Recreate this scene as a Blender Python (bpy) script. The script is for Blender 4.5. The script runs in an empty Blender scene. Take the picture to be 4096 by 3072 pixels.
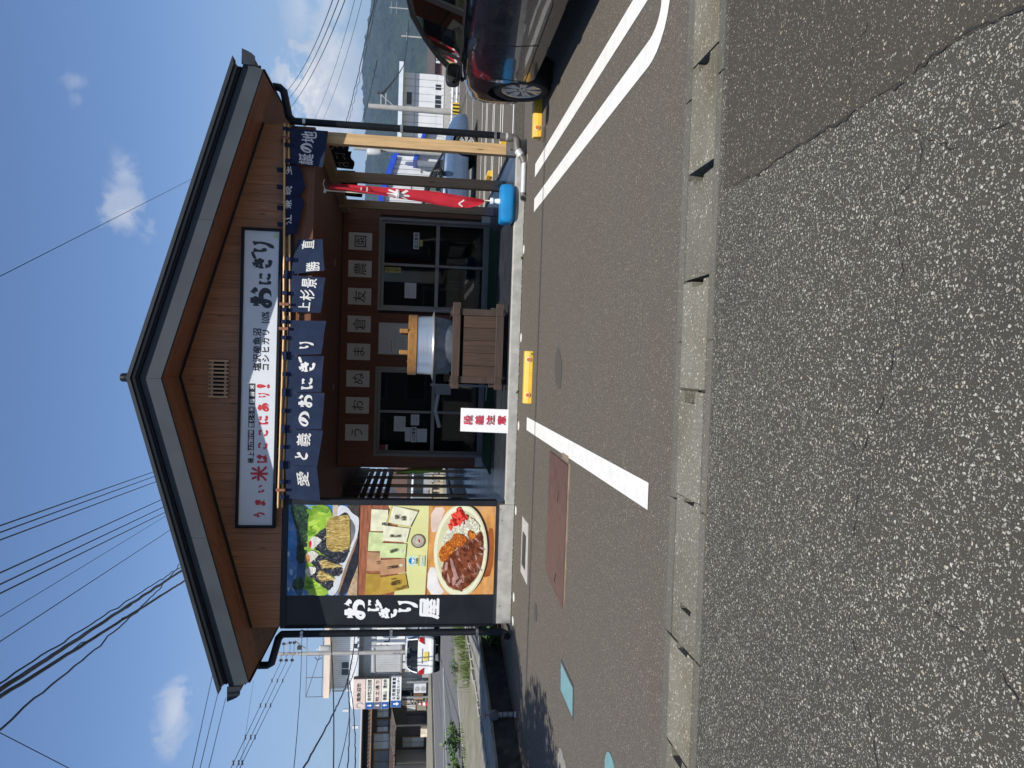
import bpy, bmesh, math, random
from mathutils import Vector, Matrix, noise
random.seed(7)
SC = bpy.context.scene
COL = SC.collection
PI = math.pi

# ------------------------------------------------------------------ camera
cam_d = bpy.data.cameras.new('camera')
cam = bpy.data.objects.new('camera', cam_d)
COL.objects.link(cam)
SC.camera = cam
right = Vector((0.99902, 0.03372, 0.02876))
up = Vector((-0.03273, 0.12364, 0.99179))
fwd = Vector((-0.02989, 0.99175, -0.12462))
M = Matrix.Identity(4)                     # the phone is held upright, the picture is stored on its side
for i in range(3):
    M[i][0] = -up[i]; M[i][1] = right[i]; M[i][2] = -fwd[i]
M[0][3], M[1][3], M[2][3] = 0.0, 0.0, 1.38
cam.matrix_world = M
cam_d.sensor_width = 36.0
cam_d.lens = 36.0 * 3000.0 / 4096.0
cam_d.clip_start = 0.05
cam_d.clip_end = 30000.0

# ------------------------------------------------------------------ sun, sky, exposure
SUN_EL = math.radians(56.0)
SUN_AZ = math.radians(5.0)                 # a little to the right of straight behind the camera
to_sun = Vector((math.sin(SUN_AZ) * math.cos(SUN_EL), -math.cos(SUN_AZ) * math.cos(SUN_EL), math.sin(SUN_EL)))
sun_d = bpy.data.lights.new('sun', 'SUN')
sun_d.energy = 4.6
sun_d.angle = math.radians(0.53)
sun_d.color = (1.0, 0.955, 0.88)
sun = bpy.data.objects.new('sun', sun_d)
COL.objects.link(sun)
sun.rotation_euler = (-to_sun).to_track_quat('-Z', 'Y').to_euler()
sun.location = (0, -20, 40)

SC.view_settings.view_transform = 'Standard'
SC.view_settings.look = 'None'
SC.view_settings.exposure = 0.32
SC.view_settings.gamma = 1.0
SC.view_settings.use_curve_mapping = False
SC.cycles.max_bounces = 8
SC.cycles.transparent_max_bounces = 12
SC.cycles.use_denoising = True

class NT:
    """small helper for node trees"""
    def __init__(s, tree):
        s.t = tree; s.n = tree.nodes; s.l = tree.links
    def new(s, typ, **kw):
        n = s.n.new(typ)
        for k, v in kw.items(): setattr(n, k, v)
        return n
    def put(s, inp, v):
        if isinstance(v, bpy.types.NodeSocket): s.l.new(v, inp)
        elif v is not None: inp.default_value = v
    def math(s, op, a, b=None, c=None, clamp=False):
        n = s.new('ShaderNodeMath', operation=op, use_clamp=clamp)
        s.put(n.inputs[0], a)
        if b is not None: s.put(n.inputs[1], b)
        if c is not None: s.put(n.inputs[2], c)
        return n.outputs[0]
    def vmath(s, op, a, b=None):
        n = s.new('ShaderNodeVectorMath', operation=op)
        s.put(n.inputs[0], a)
        if b is not None: s.put(n.inputs[1], b)
        return n.outputs['Value'] if op in ('DOT_PRODUCT', 'LENGTH') else n.outputs[0]
    def ramp(s, v, a, b, c=0.0, d=1.0, smooth=True):
        n = s.new('ShaderNodeMapRange', interpolation_type='SMOOTHSTEP' if smooth else 'LINEAR', clamp=True)
        s.put(n.inputs[0], v)
        for i, x in enumerate((a, b, c, d)): n.inputs[i + 1].default_value = x
        return n.outputs[0]
    def mix(s, f, a, b, blend='MIX'):
        n = s.new('ShaderNodeMix', data_type='RGBA', blend_type=blend)
        s.put(n.inputs[0], f)
        for sock, v in ((n.inputs[6], a), (n.inputs[7], b)):
            if isinstance(v, (tuple, list)): sock.default_value = (*v[:3], 1)
            else: s.put(sock, v)
        return n.outputs[2]
    def noise(s, vec, scale, detail=3, rough=.55, dist=0.0):
        n = s.new('ShaderNodeTexNoise')
        s.put(n.inputs['Vector'], vec)
        n.inputs['Scale'].default_value = scale
        n.inputs['Detail'].default_value = detail
        n.inputs['Roughness'].default_value = rough
        n.inputs['Distortion'].default_value = dist
        return n.outputs[0]
    def mapping(s, vec, scale=(1, 1, 1), rot=(0, 0, 0)):
        n = s.new('ShaderNodeMapping')
        s.put(n.inputs[0], vec)
        n.inputs['Scale'].default_value = scale
        n.inputs['Rotation'].default_value = rot
        return n.outputs[0]
    def voronoi(s, vec, scale, feature='F1', rand=1.0):
        n = s.new('ShaderNodeTexVoronoi', feature=feature)
        s.put(n.inputs['Vector'], vec)
        n.inputs['Scale'].default_value = scale
        n.inputs['Randomness'].default_value = rand
        return n

world = bpy.data.worlds.new('World')
SC.world = world
world.use_nodes = True
w = NT(world.node_tree)
w.n.clear()
sky = w.new('ShaderNodeTexSky', sky_type='NISHITA')
sky.sun_disc = False
sky.sun_elevation = SUN_EL
sky.sun_rotation = PI - SUN_AZ
sky.altitude = 200
sky.air_density = 1.0
sky.dust_density = 0.5
sky.ozone_density = 3.0
tc = w.new('ShaderNodeTexCoord')
D = tc.outputs['Generated']
sep = w.new('ShaderNodeSeparateXYZ'); w.put(sep.inputs[0], D)
dz = sep.outputs['Z']
nz = w.noise(w.mapping(D, (1, 1, 1.0)), 26, 5, .62, .4)
nz2 = w.noise(w.mapping(D, (1, 1, 1.2)), 7.5, 4, .6)
mask = None
# small fair-weather clouds: direction, half width, half height, strength
CL = [((0.163, 0.925, 0.345), .034, .024, .60), ((0.200, 0.918, 0.341), .024, .020, .40),
      ((0.289, 0.879, 0.380), .013, .015, .22), ((0.272, 0.884, 0.379), .012, .010, .14),
      ((-0.405, 0.876, 0.262), .044, .019, .62), ((-0.435, 0.868, 0.262), .024, .013, .3),
      ((0.322, 0.938, 0.136), .042, .038, .95), ((0.300, 0.946, 0.118), .040, .036, .9),
      ((0.355, 0.928, 0.112), .075, .036, .75), ((0.430, 0.898, 0.108), .11, .03, .6), ((0.40, .905, .148), .04, .02, .4),
      ((-0.75, 0.60, 0.20), .12, .045, .8), ((0.85, 0.45, 0.16), .16, .05, .8), ((-0.3, -0.9, 0.22), .2, .05, .7),
      ((0.6, -0.75, 0.25), .15, .05, .7), ((-0.95, -0.2, 0.24), .15, .05, .7)]
for c, sx, sz, k in CL:
    c = Vector(c).normalized()
    rx = Vector((c.y, -c.x, 0)).normalized(); uz = rx.cross(c)
    a = w.math('DIVIDE', w.vmath('DOT_PRODUCT', D, tuple(rx)), sx)
    b = w.math('DIVIDE', w.vmath('DOT_PRODUCT', D, tuple(uz)), sz)
    r = w.math('SQRT', w.math('ADD', w.math('MULTIPLY', a, a), w.math('MULTIPLY', b, b)))
    r = w.math('ADD', r, w.math('MULTIPLY_ADD', nz, 3.4, -1.75))
    front = w.ramp(w.vmath('DOT_PRODUCT', D, tuple(c)), .7, .8)
    m = w.math('MULTIPLY', w.math('MULTIPLY', w.ramp(r, 1.15, .1) if k < .9 else w.ramp(r, 1.12, .55), front), k)
    mask = m if mask is None else w.math('MAXIMUM', mask, m)
# a thin bank of haze and cloud low over the horizon, all the way round
veil = w.math('MULTIPLY', w.ramp(dz, .34, .02), w.ramp(nz2, .25, .75, .58, .84))
shade = w.mix(w.ramp(nz, .35, .7), (4.3, 4.7, 5.5), (7.4, 7.2, 7.0))
blue = w.mix(1.0, sky.outputs[0], (.87, .93, 1.05), 'MULTIPLY')
hazy = w.mix(veil, blue, (2.35, 3.0, 3.95))
skyc = w.mix(mask, hazy, shade)
bg = w.new('ShaderNodeBackground')
w.put(bg.inputs[0], skyc)
bg.inputs[1].default_value = 0.105
wo = w.new('ShaderNodeOutputWorld')
w.l.new(bg.outputs[0], wo.inputs[0])

# ------------------------------------------------------------------ materials
MATS = {}
def mat(name, col, rough=.6, var=.12, scale=6, stretch=(1, 1, 1), bump=0.0, bscale=None, metal=0.0, spec=.5,
        rand=0.0, coat=0.0, detail=4, dirt=None, dscale=1.5, damt=.5):
    """principled with world-space noise in colour and relief; rand = tone difference between alike pieces"""
    if name in MATS: return MATS[name]
    m = bpy.data.materials.new(name); m.use_nodes = True
    t = NT(m.node_tree); t.n.clear()
    out = t.new('ShaderNodeOutputMaterial'); p = t.new('ShaderNodeBsdfPrincipled')
    t.l.new(p.outputs[0], out.inputs[0])
    g = t.new('ShaderNodeNewGeometry').outputs['Position']
    vec = t.mapping(g, stretch)
    if rand:
        oi = t.new('ShaderNodeObjectInfo')
        vec = t.vmath('ADD', vec, t.vmath('SCALE', (37.0, 91.0, 13.0)))
        n = vec.node
        off = t.new('ShaderNodeVectorMath', operation='SCALE'); off.inputs[0].default_value = (37, 91, 13)
        t.l.new(oi.outputs['Random'], off.inputs['Scale']); t.l.new(off.outputs[0], n.inputs[1])
    nn = t.noise(vec, scale, detail)
    lo = tuple(c * (1 - var) for c in col); hi = tuple(min(1, c * (1 + var)) for c in col)
    c = t.mix(t.ramp(nn, .3, .7), lo, hi)
    if rand:
        k = t.math('MULTIPLY_ADD', oi.outputs['Random'], 2 * rand, 1 - rand)
        h = t.new('ShaderNodeHueSaturation'); t.put(h.inputs['Value'], k); t.put(h.inputs['Color'], c); c = h.outputs[0]
    if dirt:
        dn = t.noise(g, dscale, 5, .65)
        c = t.mix(t.math('MULTIPLY', t.ramp(dn, .45, .75), damt), c, dirt)
    t.put(p.inputs['Base Color'], c)
    t.put(p.inputs['Roughness'], t.ramp(nn, .2, .8, max(0, rough - .06), min(1, rough + .06)))
    p.inputs['Metallic'].default_value = metal
    p.inputs['Specular IOR Level'].default_value = spec
    p.inputs['Coat Weight'].default_value = coat
    if bump:
        b = t.new('ShaderNodeBump'); b.inputs['Strength'].default_value = bump; b.inputs['Distance'].default_value = .004
        bn = nn if bscale is None else t.noise(vec, bscale, 4)
        t.put(b.inputs['Height'], bn); t.put(p.inputs['Normal'], b.outputs[0])
    MATS[name] = m
    return m

def wood(name, col, axis='z', rand=.12, rough=.62, dark=.55, knots=True, scale=1.0):
    """boards with grain along one world axis, with knots"""
    if name in MATS: return MATS[name]
    m = bpy.data.materials.new(name); m.use_nodes = True
    t = NT(m.node_tree); t.n.clear()
    out = t.new('ShaderNodeOutputMaterial'); p = t.new('ShaderNodeBsdfPrincipled')
    t.l.new(p.outputs[0], out.inputs[0])
    g = t.new('ShaderNodeNewGeometry').outputs['Position']
    oi = t.new('ShaderNodeObjectInfo')
    off = t.new('ShaderNodeVectorMath', operation='SCALE'); off.inputs[0].default_value = (17, 23, 31)
    t.l.new(oi.outputs['Random'], off.inputs['Scale'])
    v = t.vmath('ADD', g, off.outputs[0])
    st = {'x': (1.2, 22, 22), 'y': (22, 1.2, 22), 'z': (22, 22, 1.2)}[axis]
    st = tuple(s * scale for s in st)
    gr = t.noise(t.mapping(v, st), 1.6, 6, .65, .8)
    gr2 = t.noise(t.mapping(v, tuple(s * 3.5 for s in st)), 2.0, 3, .6)
    lo = tuple(c * dark for c in col)
    c = t.mix(t.ramp(gr, .25, .75), lo, tuple(min(1, c * 1.18) for c in col))
    c = t.mix(t.math('MULTIPLY', t.ramp(gr2, .5, .8), .35), c, lo)
    if knots:
        ks = {'x': (2.2, 9, 9), 'y': (9, 2.2, 9), 'z': (9, 9, 2.2)}[axis]
        vo = t.voronoi(t.mapping(v, ks), 1.0)
        d = t.ramp(vo.outputs['Distance'], .16, .05)
        c = t.mix(t.math('MULTIPLY', d, .75), c, tuple(c_ * .22 for c_ in col))
    h = t.new('ShaderNodeHueSaturation')
    t.put(h.inputs['Value'], t.math('MULTIPLY_ADD', oi.outputs['Random'], 2 * rand, 1 - rand)); t.put(h.inputs['Color'], c)
    t.put(p.inputs['Base Color'], h.outputs[0])
    p.inputs['Roughness'].default_value = rough
    b = t.new('ShaderNodeBump'); b.inputs['Strength'].default_value = .25; b.inputs['Distance'].default_value = .002
    t.put(b.inputs['Height'], gr); t.put(p.inputs['Normal'], b.outputs[0])
    MATS[name] = m
    return m

def asphalt(name, base, stone, s1, s2, dens, bump=.5, stain=(.06, .055, .05), stain_amt=.4, dens2=None, rand=0):
    if name in MATS: return MATS[name]
    m = bpy.data.materials.new(name); m.use_nodes = True
    t = NT(m.node_tree); t.n.clear()
    out = t.new('ShaderNodeOutputMaterial'); p = t.new('ShaderNodeBsdfPrincipled')
    t.l.new(p.outputs[0], out.inputs[0])
    g = t.new('ShaderNodeNewGeometry').outputs['Position']
    wob = t.noise(g, 40, 2); 
    gv = t.vmath('ADD', g, t.vmath('SCALE', t.new('ShaderNodeTexNoise').outputs['Color']))
    sc = gv.node.inputs[1].links[0].from_node; sc.inputs['Scale'].default_value = .020
    nz_ = sc.inputs[0].links[0].from_node; t.put(nz_.inputs['Vector'], g); nz_.inputs['Scale'].default_value = 60
    big = t.voronoi(gv, s1); sm = t.voronoi(gv, s2)
    def col_of(v):
        s = t.new('ShaderNodeSeparateColor'); t.l.new(v.outputs['Color'], s.inputs[0]); return s.outputs
    cb, cs = col_of(big), col_of(sm)
    patch = t.noise(g, .9, 4, .6); fine = t.noise(g, 260, 2)
    mb = t.math('MULTIPLY', t.ramp(big.outputs['Distance'], .40, .28), t.ramp(cb[0], 1 - dens, 1 - dens + .02))
    ms = t.math('MULTIPLY', t.ramp(sm.outputs['Distance'], .46, .30), t.ramp(cs[0], 1 - (dens2 or dens * 1.1), 1 - (dens2 or dens * 1.1) + .02))
    c = t.mix(t.ramp(fine, .3, .7), tuple(x * .7 for x in base), tuple(x * 1.3 for x in base))
    dark = tuple(x * .34 for x in stone)
    c = t.mix(ms, c, t.mix(cs[1], dark, tuple(x * .95 for x in stone)))
    warm = (stone[0] * 1.06, stone[1] * .95, stone[2] * .80)
    c = t.mix(mb, c, t.mix(t.ramp(cb[2], .86, .88), t.mix(cb[1], dark, stone), t.mix(cb[1], tuple(x * .5 for x in warm), warm)))
    ratio = tuple(min(1.6, s_ / max(.001, b_)) for s_, b_ in zip(stain, base))
    c = t.mix(t.math('MULTIPLY', t.ramp(patch, .4, .72), stain_amt), c, t.mix(1.0, c, ratio, 'MULTIPLY'))
    if rand:
        oi = t.new('ShaderNodeObjectInfo'); hs = t.new('ShaderNodeHueSaturation')
        t.put(hs.inputs['Value'], t.math('MULTIPLY_ADD', oi.outputs['Random'], 2 * rand, 1 - rand)); t.put(hs.inputs['Color'], c); c = hs.outputs[0]
    t.put(p.inputs['Base Color'], c)
    p.inputs['Roughness'].default_value = .82
    p.inputs['Specular IOR Level'].default_value = .14
    hgt = t.math('ADD', t.math('MULTIPLY', fine, .35), t.math('MAXIMUM', mb, t.math('MULTIPLY', ms, .7)))
    b = t.new('ShaderNodeBump'); b.inputs['Strength'].default_value = bump; b.inputs['Distance'].default_value = .004
    t.put(b.inputs['Height'], hgt); t.put(p.inputs['Normal'], b.outputs[0])
    MATS[name] = m
    return m

def glass(name, tint, alpha, rough=.02):
    if name in MATS: return MATS[name]
    m = bpy.data.materials.new(name); m.use_nodes = True
    t = NT(m.node_tree); t.n.clear()
    out = t.new('ShaderNodeOutputMaterial')
    tr = t.new('ShaderNodeBsdfTransparent'); tr.inputs[0].default_value = (*tint, 1)
    gl = t.new('ShaderNodeBsdfGlossy'); gl.inputs['Roughness'].default_value = rough
    fr = t.new('ShaderNodeFresnel'); fr.inputs[0].default_value = 1.5
    mx = t.new('ShaderNodeMixShader')
    t.put(mx.inputs[0], t.math('ADD', fr.outputs[0], alpha, clamp=True))
    t.l.new(tr.outputs[0], mx.inputs[1]); t.l.new(gl.outputs[0], mx.inputs[2])
    t.l.new(mx.outputs[0], out.inputs[0])
    MATS[name] = m
    return m

# ------------------------------------------------------------------ geometry and bookkeeping
WL = {}                                    # world position of each object that has children
class MB:
    def __init__(s): s.v = []; s.f = []; s.m = []
    def add(s, vs, fs, mi=0):
        o = len(s.v); s.v += [tuple(v) for v in vs]; s.f += [tuple(o + i for i in f) for f in fs]
        s.m += [mi] * len(fs); return s
    def box(s, x0, x1, y0, y1, z0, z1, mi=0):
        return s.add([(x, y, z) for x in (x0, x1) for y in (y0, y1) for z in (z0, z1)],
                     [(0, 1, 3, 2), (4, 6, 7, 5), (0, 4, 5, 1), (2, 3, 7, 6), (0, 2, 6, 4), (1, 5, 7, 3)], mi)
    def obox(s, c, ax, half, mi=0):
        c = Vector(c); a, b, d = [Vector(q).normalized() * h for q, h in zip(ax, half)]
        return s.add([c + a * i + b * j + d * k for i in (-1, 1) for j in (-1, 1) for k in (-1, 1)],
                     [(0, 1, 3, 2), (4, 6, 7, 5), (0, 4, 5, 1), (2, 3, 7, 6), (0, 2, 6, 4), (1, 5, 7, 3)], mi)
    def bar(s, p, q, wd, th, upv=(0, 0, 1), mi=0):
        p, q = Vector(p), Vector(q); d = (q - p); L = d.length; d.normalize()
        sd = d.cross(Vector(upv)).normalized(); u = sd.cross(d)
        return s.obox((p + q) / 2, (d, sd, u), (L / 2, wd / 2, th / 2), mi)
    def tube(s, pts, r, n=8, mi=0, cap=True):
        pts = [Vector(p) for p in pts]; k = len(pts)
        rs = r if isinstance(r, (list, tuple)) else [r] * k
        vs = []; ref = None
        for i, p in enumerate(pts):
            d = (pts[min(i + 1, k - 1)] - pts[max(i - 1, 0)]).normalized()
            if ref is None: ref = Vector((0, 0, 1)) if abs(d.z) < .9 else Vector((1, 0, 0))
            a = d.cross(ref).normalized(); b = a.cross(d); ref = b
            vs += [p + (a * math.cos(2 * PI * j / n) + b * math.sin(2 * PI * j / n)) * rs[i] for j in range(n)]
        fs = [(i * n + j, i * n + (j + 1) % n, (i + 1) * n + (j + 1) % n, (i + 1) * n + j) for i in range(k - 1) for j in range(n)]
        if cap: fs += [tuple(range(n))[::-1], tuple((k - 1) * n + j for j in range(n))]
        return s.add(vs, fs, mi)
    def lathe(s, prof, c=(0, 0, 0), n=32, axis='z', mi=0, cap=True):
        c = Vector(c); vs = []
        for r, h in prof:
            for j in range(n):
                a = 2 * PI * j / n; x, y = r * math.cos(a), r * math.sin(a)
                vs.append(c + (Vector((x, y, h)) if axis == 'z' else Vector((h, x, y)) if axis == 'x' else Vector((y, h, x))))
        k = len(prof)
        fs = [(i * n + j, i * n + (j + 1) % n, (i + 1) * n + (j + 1) % n, (i + 1) * n + j) for i in range(k - 1) for j in range(n)]
        if cap: fs += [tuple(range(n))[::-1], tuple((k - 1) * n + j for j in range(n))]
        return s.add(vs, fs, mi)
    def poly(s, pts, mi=0): return s.add(pts, [tuple(range(len(pts)))], mi)
    def prism(s, pts, ext, mi=0):
        n = len(pts); e = Vector(ext); pts = [Vector(p) for p in pts]
        return s.add(pts + [p + e for p in pts], [tuple(range(n))[::-1], tuple(range(n, 2 * n))] +
                     [(i, (i + 1) % n, n + (i + 1) % n, n + i) for i in range(n)], mi)
    def grid(s, fn, nu, nv, mi=0):
        vs = [fn(i / nu, j / nv) for i in range(nu + 1) for j in range(nv + 1)]
        return s.add(vs, [(i * (nv + 1) + j, (i + 1) * (nv + 1) + j, (i + 1) * (nv + 1) + j + 1, i * (nv + 1) + j + 1)
                          for i in range(nu) for j in range(nv)], mi)
    def mesh(s, name, mats, smooth=None, off=(0, 0, 0)):
        me = bpy.data.meshes.new(name)
        ox, oy, oz = off
        me.from_pydata([(x - ox, y - oy, z - oz) for x, y, z in s.v], [], s.f)
        ms = mats if isinstance(mats, (list, tuple)) else [mats]
        for q in ms: me.materials.append(q)
        if len(ms) > 1: me.polygons.foreach_set('material_index', s.m)
        bm = bmesh.new(); bm.from_mesh(me)
        bmesh.ops.recalc_face_normals(bm, faces=bm.faces[:])
        if smooth:
            for f in bm.faces: f.smooth = True
            for e in bm.edges:
                if len(e.link_faces) == 2 and e.calc_face_angle(0) > math.radians(smooth): e.smooth = False
        bm.to_mesh(me); bm.free()
        me.update()
        return me
    def build(s, name, mats, parent=None, smooth=None, bevel=0, origin=None):
        if origin is None:
            xs = [v[0] for v in s.v]; ys = [v[1] for v in s.v]; zs = [v[2] for v in s.v]
            origin = ((min(xs) + max(xs)) / 2, (min(ys) + max(ys)) / 2, min(zs))
        o = bpy.data.objects.new(name, s.mesh(name, mats, smooth, origin))
        place(o, origin, parent)
        if bevel:
            b = o.modifiers.new('bevel', 'BEVEL'); b.width = bevel; b.segments = 2; b.limit_method = 'ANGLE'; b.angle_limit = math.radians(40)
        return o
def place(o, loc, parent=None):
    COL.objects.link(o)
    o.location = loc
    WL[o.name] = Vector(loc)
    if parent is not None:
        o.parent = parent
        o.matrix_parent_inverse = Matrix.Translation(-WL[parent.name])
    return o
def tag(o, label, cat, group=None):
    o['label'] = label; o['category'] = cat
    if group: o['group'] = group
    return o
def thing(name, label, cat, loc=(0, 0, 0), group=None):
    o = bpy.data.objects.new(name, None); o.empty_display_size = .2
    place(o, loc)
    return tag(o, label, cat, group)
def structure(o): o['kind'] = 'structure'; return o
def stuff(o): o['kind'] = 'stuff'; return o
def piece(name, me, loc, parent, scale=(1, 1, 1), rot=(0, 0, 0)):
    o = bpy.data.objects.new(name, me)
    place(o, loc, parent)
    o.scale = scale; o.rotation_euler = rot
    return o
def copy_tree(o, loc, rotz=0.0, label=None):
    r = o.copy(); COL.objects.link(r); r.location = loc; r.rotation_euler = (0, 0, rotz)
    if label: r['label'] = label
    def rec(a, b):
        for ch in list(a.children):
            c = ch.copy(); COL.objects.link(c); c.parent = b; rec(ch, c)
    rec(o, r)
    return r
def unit_cube(name, m):
    return MB().box(-.5, .5, -.5, .5, -.5, .5).mesh(name, m)

# ------------------------------------------------------------------ lettering
GL = {}
def glyph(ch, bold):
    k = (ch, bold)
    if k not in GL:
        c = bpy.data.curves.new('lettering', 'FONT'); c.body = ch; c.resolution_u = 2; c.offset = bold
        o = bpy.data.objects.new('lettering', c); COL.objects.link(o)
        me = bpy.data.meshes.new_from_object(o.evaluated_get(bpy.context.evaluated_depsgraph_get()))
        GL[k] = ([v.co.to_2d() for v in me.vertices], [tuple(p.vertices) for p in me.polygons])
        bpy.data.objects.remove(o); bpy.data.meshes.remove(me); bpy.data.curves.remove(c)
    return GL[k]
STROKES = {
 'お': [[(.08, .70), (.32, .71), (.55, .75)], [(.33, .95), (.34, .5), (.33, .15), (.18, .12), (.10, .25), (.25, .42), (.6, .5), (.84, .36), (.78, .15), (.55, .07)], [(.68, .86), (.80, .80), (.90, .66)]],
 'に': [[(.15, .88), (.11, .5), (.17, .1), (.28, .3)], [(.45, .75), (.65, .78), (.85, .72)], [(.44, .32), (.55, .17), (.92, .19)]],
 'ぎ': [[(.12, .70), (.4, .74), (.66, .80)], [(.08, .50), (.4, .54), (.74, .60)], [(.30, .95), (.45, .62), (.64, .38)], [(.25, .30), (.28, .12), (.5, .05), (.68, .10)], [(.76, .96), (.84, .82)], [(.90, 1.0), (.97, .87)]],
 'り': [[(.20, .92), (.17, .62), (.25, .42), (.36, .54)], [(.68, .94), (.76, .6), (.66, .25), (.40, .0)]],
 'の': [[(.55, .85), (.45, .45), (.25, .18), (.1, .35), (.2, .68), (.5, .87), (.8, .75), (.92, .45), (.78, .18), (.52, .06)]],
 'と': [[(.33, .93), (.40, .65), (.5, .52)], [(.86, .74), (.5, .52), (.2, .30), (.25, .12), (.55, .06), (.9, .12)]],
 'う': [[(.32, .94), (.48, .90), (.62, .83)], [(.18, .56), (.5, .68), (.76, .58), (.72, .3), (.42, .0)]],
 'ま': [[(.18, .78), (.5, .79), (.82, .81)], [(.2, .56), (.5, .57), (.8, .59)], [(.5, .96), (.5, .5), (.48, .18), (.32, .08), (.2, .18), (.4, .27), (.86, .08)]],
 'い': [[(.16, .82), (.16, .4), (.27, .16), (.40, .34)], [(.68, .76), (.82, .56), (.86, .36)]],
 'は': [[(.15, .9), (.11, .5), (.18, .1), (.28, .3)], [(.42, .68), (.66, .69), (.94, .71)], [(.68, .94), (.69, .5), (.66, .2), (.5, .1), (.42, .2), (.6, .28), (.94, .08)]],
 'こ': [[(.24, .78), (.52, .82), (.78, .76), (.66, .64)], [(.2, .36), (.25, .14), (.55, .07), (.88, .14)]],
 'あ': [[(.18, .78), (.5, .79), (.78, .83)], [(.44, .97), (.41, .5), (.5, .12)], [(.68, .64), (.5, .22), (.25, .11), (.16, .3), (.4, .53), (.72, .5), (.84, .28), (.62, .02)]],
 'ぬ': [[(.2, .8), (.28, .45), (.45, .18)], [(.5, .9), (.42, .45), (.2, .12), (.08, .32), (.3, .62), (.62, .68), (.86, .48), (.8, .15), (.6, .1), (.62, .24), (.92, .08)]],
}
def brush(ch, wd):
    vs = []; fs = []; lf = []
    for si, st in enumerate(STROKES[ch]):
        P = [Vector(p) for p in st]; Q = []
        for i in range(len(P) - 1):
            a, b, c, d = P[max(i - 1, 0)], P[i], P[i + 1], P[min(i + 2, len(P) - 1)]
            for k in range(6):
                t = k / 6
                Q.append(.5 * (2 * b + (c - a) * t + (2 * a - 5 * b + 4 * c - d) * t * t + (3 * b - a - 3 * c + d) * t ** 3))
        Q.append(P[-1]); n = len(Q); o = len(vs)
        for i, q in enumerate(Q):
            t = i / (n - 1)
            d = (Q[min(i + 1, n - 1)] - Q[max(i - 1, 0)]).normalized(); nn = Vector((-d.y, d.x))
            k = wd * (.42 + .75 * math.exp(-((t - .06) / .10) ** 2) + .28 * math.sin(t * PI) + .4 * math.exp(-((t - .8) / .16) ** 2))
            if t > .86: k *= max(.12, (1 - t) / .14)
            if len(st) == 2: k = wd * (1.25 if t < .75 else 1.25 * (1.05 - t) / .3) * (1 if t > .1 else .6)
            vs += [q + nn * k * .5, q - nn * k * .5]; z_ = (si + t) * .0005; lf += [z_, z_]
        fs += [(o + 2 * i, o + 2 * i + 1, o + 2 * i + 3, o + 2 * i + 2) for i in range(n - 1)]
    return vs, fs, lf
def letter(mb, ch, c, wd, ht, rx=(1, 0, 0), uy=(0, 0, 1), mi=0, bold=.012, br=0, fn=None, slant=0.0, lift=(0, 0, 0)):
    """one character centred on c, filling wd x ht; fn maps (s, t) to a point on cloth instead"""
    lifts = None
    if br and ch in STROKES: vs, fs, lifts = brush(ch, br)
    else: vs, fs = glyph(ch, 0.0)
    if not fs: return
    if br and ch in STROKES: x0, x1, y0, y1 = 0, 1, 0, 1
    elif ord(ch) > 0x2000: x0, x1, y0, y1 = 0.03, .97, -.10, .86
    else:
        xs = [v[0] for v in vs]; ys = [v[1] for v in vs]; x0, x1, y0, y1 = min(xs), max(xs), min(ys), max(ys)
    rx, uy, c, lf = Vector(rx), Vector(uy), Vector(c), Vector(lift)
    nrm = lf.normalized() if fn else rx.cross(uy).normalized()
    # a heavier face is built from slightly shifted copies, each a hair above the last
    sh = [(0, 0)] if lifts or bold <= 0.004 else [(0, 0), (bold, 0), (-bold, 0), (0, bold * .8), (0, -bold * .8)]
    for k, (sx, sy) in enumerate(sh):
        out = []
        for i, v in enumerate(vs):
            a = (v[0] - x0) / (x1 - x0) - .5 + sx; b = (v[1] - y0) / (y1 - y0) - .5 + sy
            a += slant * b
            h = nrm * (lifts[i] if lifts else k * .0003)
            if fn: out.append(Vector(fn(c.x + a * wd, c.y + b * ht)) + lf + h)
            else: out.append(c + rx * a * wd + uy * b * ht + lf + h)
        mb.add(out, fs, mi)
def chars_of(name, m, parent, jobs, **kw):
    """each character a piece of its own; jobs = (args, kwargs) for letter()"""
    for a, k in jobs:
        mb = MB(); letter(mb, *a, **k)
        if mb.f: mb.build(name, m, parent, **kw)
def line(mb, text, c, cw, ch_, step=None, vertical=False, rx=(1, 0, 0), uy=(0, 0, 1), **kw):
    """a row or column of characters starting at the centre of the first one"""
    c = Vector(c); step = step or (ch_ if vertical else cw)
    d = -Vector(uy) if vertical else Vector(rx)
    for i, t in enumerate(text):
        if t != ' ': letter(mb, t, c + d * step * i, cw, ch_, rx, uy, **kw)
# ================================================================== GROUND
A_LOT = asphalt('lot_asphalt', (.098, .088, .071), (.44, .405, .335), 85, 180, .26, .9, (.100, .084, .068), .8, .36)
A_ROAD = asphalt('road_asphalt', (.064, .0595, .049), (.47, .45, .385), 72, 145, .48, .9, (.046, .043, .036), .6, .62)
A_PATCH = asphalt('patch_asphalt', (.060, .053, .043), (.42, .385, .31), 80, 165, .20, .8, (.05, .044, .039), .4, .22)
A_SIDE = asphalt('side_road_asphalt', (.125, .125, .125), (.25, .25, .25), 90, 180, .2, .4, (.10, .10, .098), .4)
KERB = asphalt('kerb_concrete', (.175, .165, .132), (.56, .54, .46), 52, 110, .42, 1.0, (.10, .088, .058), .9, .5, .22)
CONC = mat('concrete', (.38, .37, .34), .85, .14, 9, bump=.25, bscale=60, dirt=(.25, .245, .22), dscale=3.0, damt=.5)
CONC_D = mat('old_concrete', (.22, .215, .19), .9, .25, 4, bump=.4, bscale=40, dirt=(.10, .11, .075), dscale=1.2, damt=.7)
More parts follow.
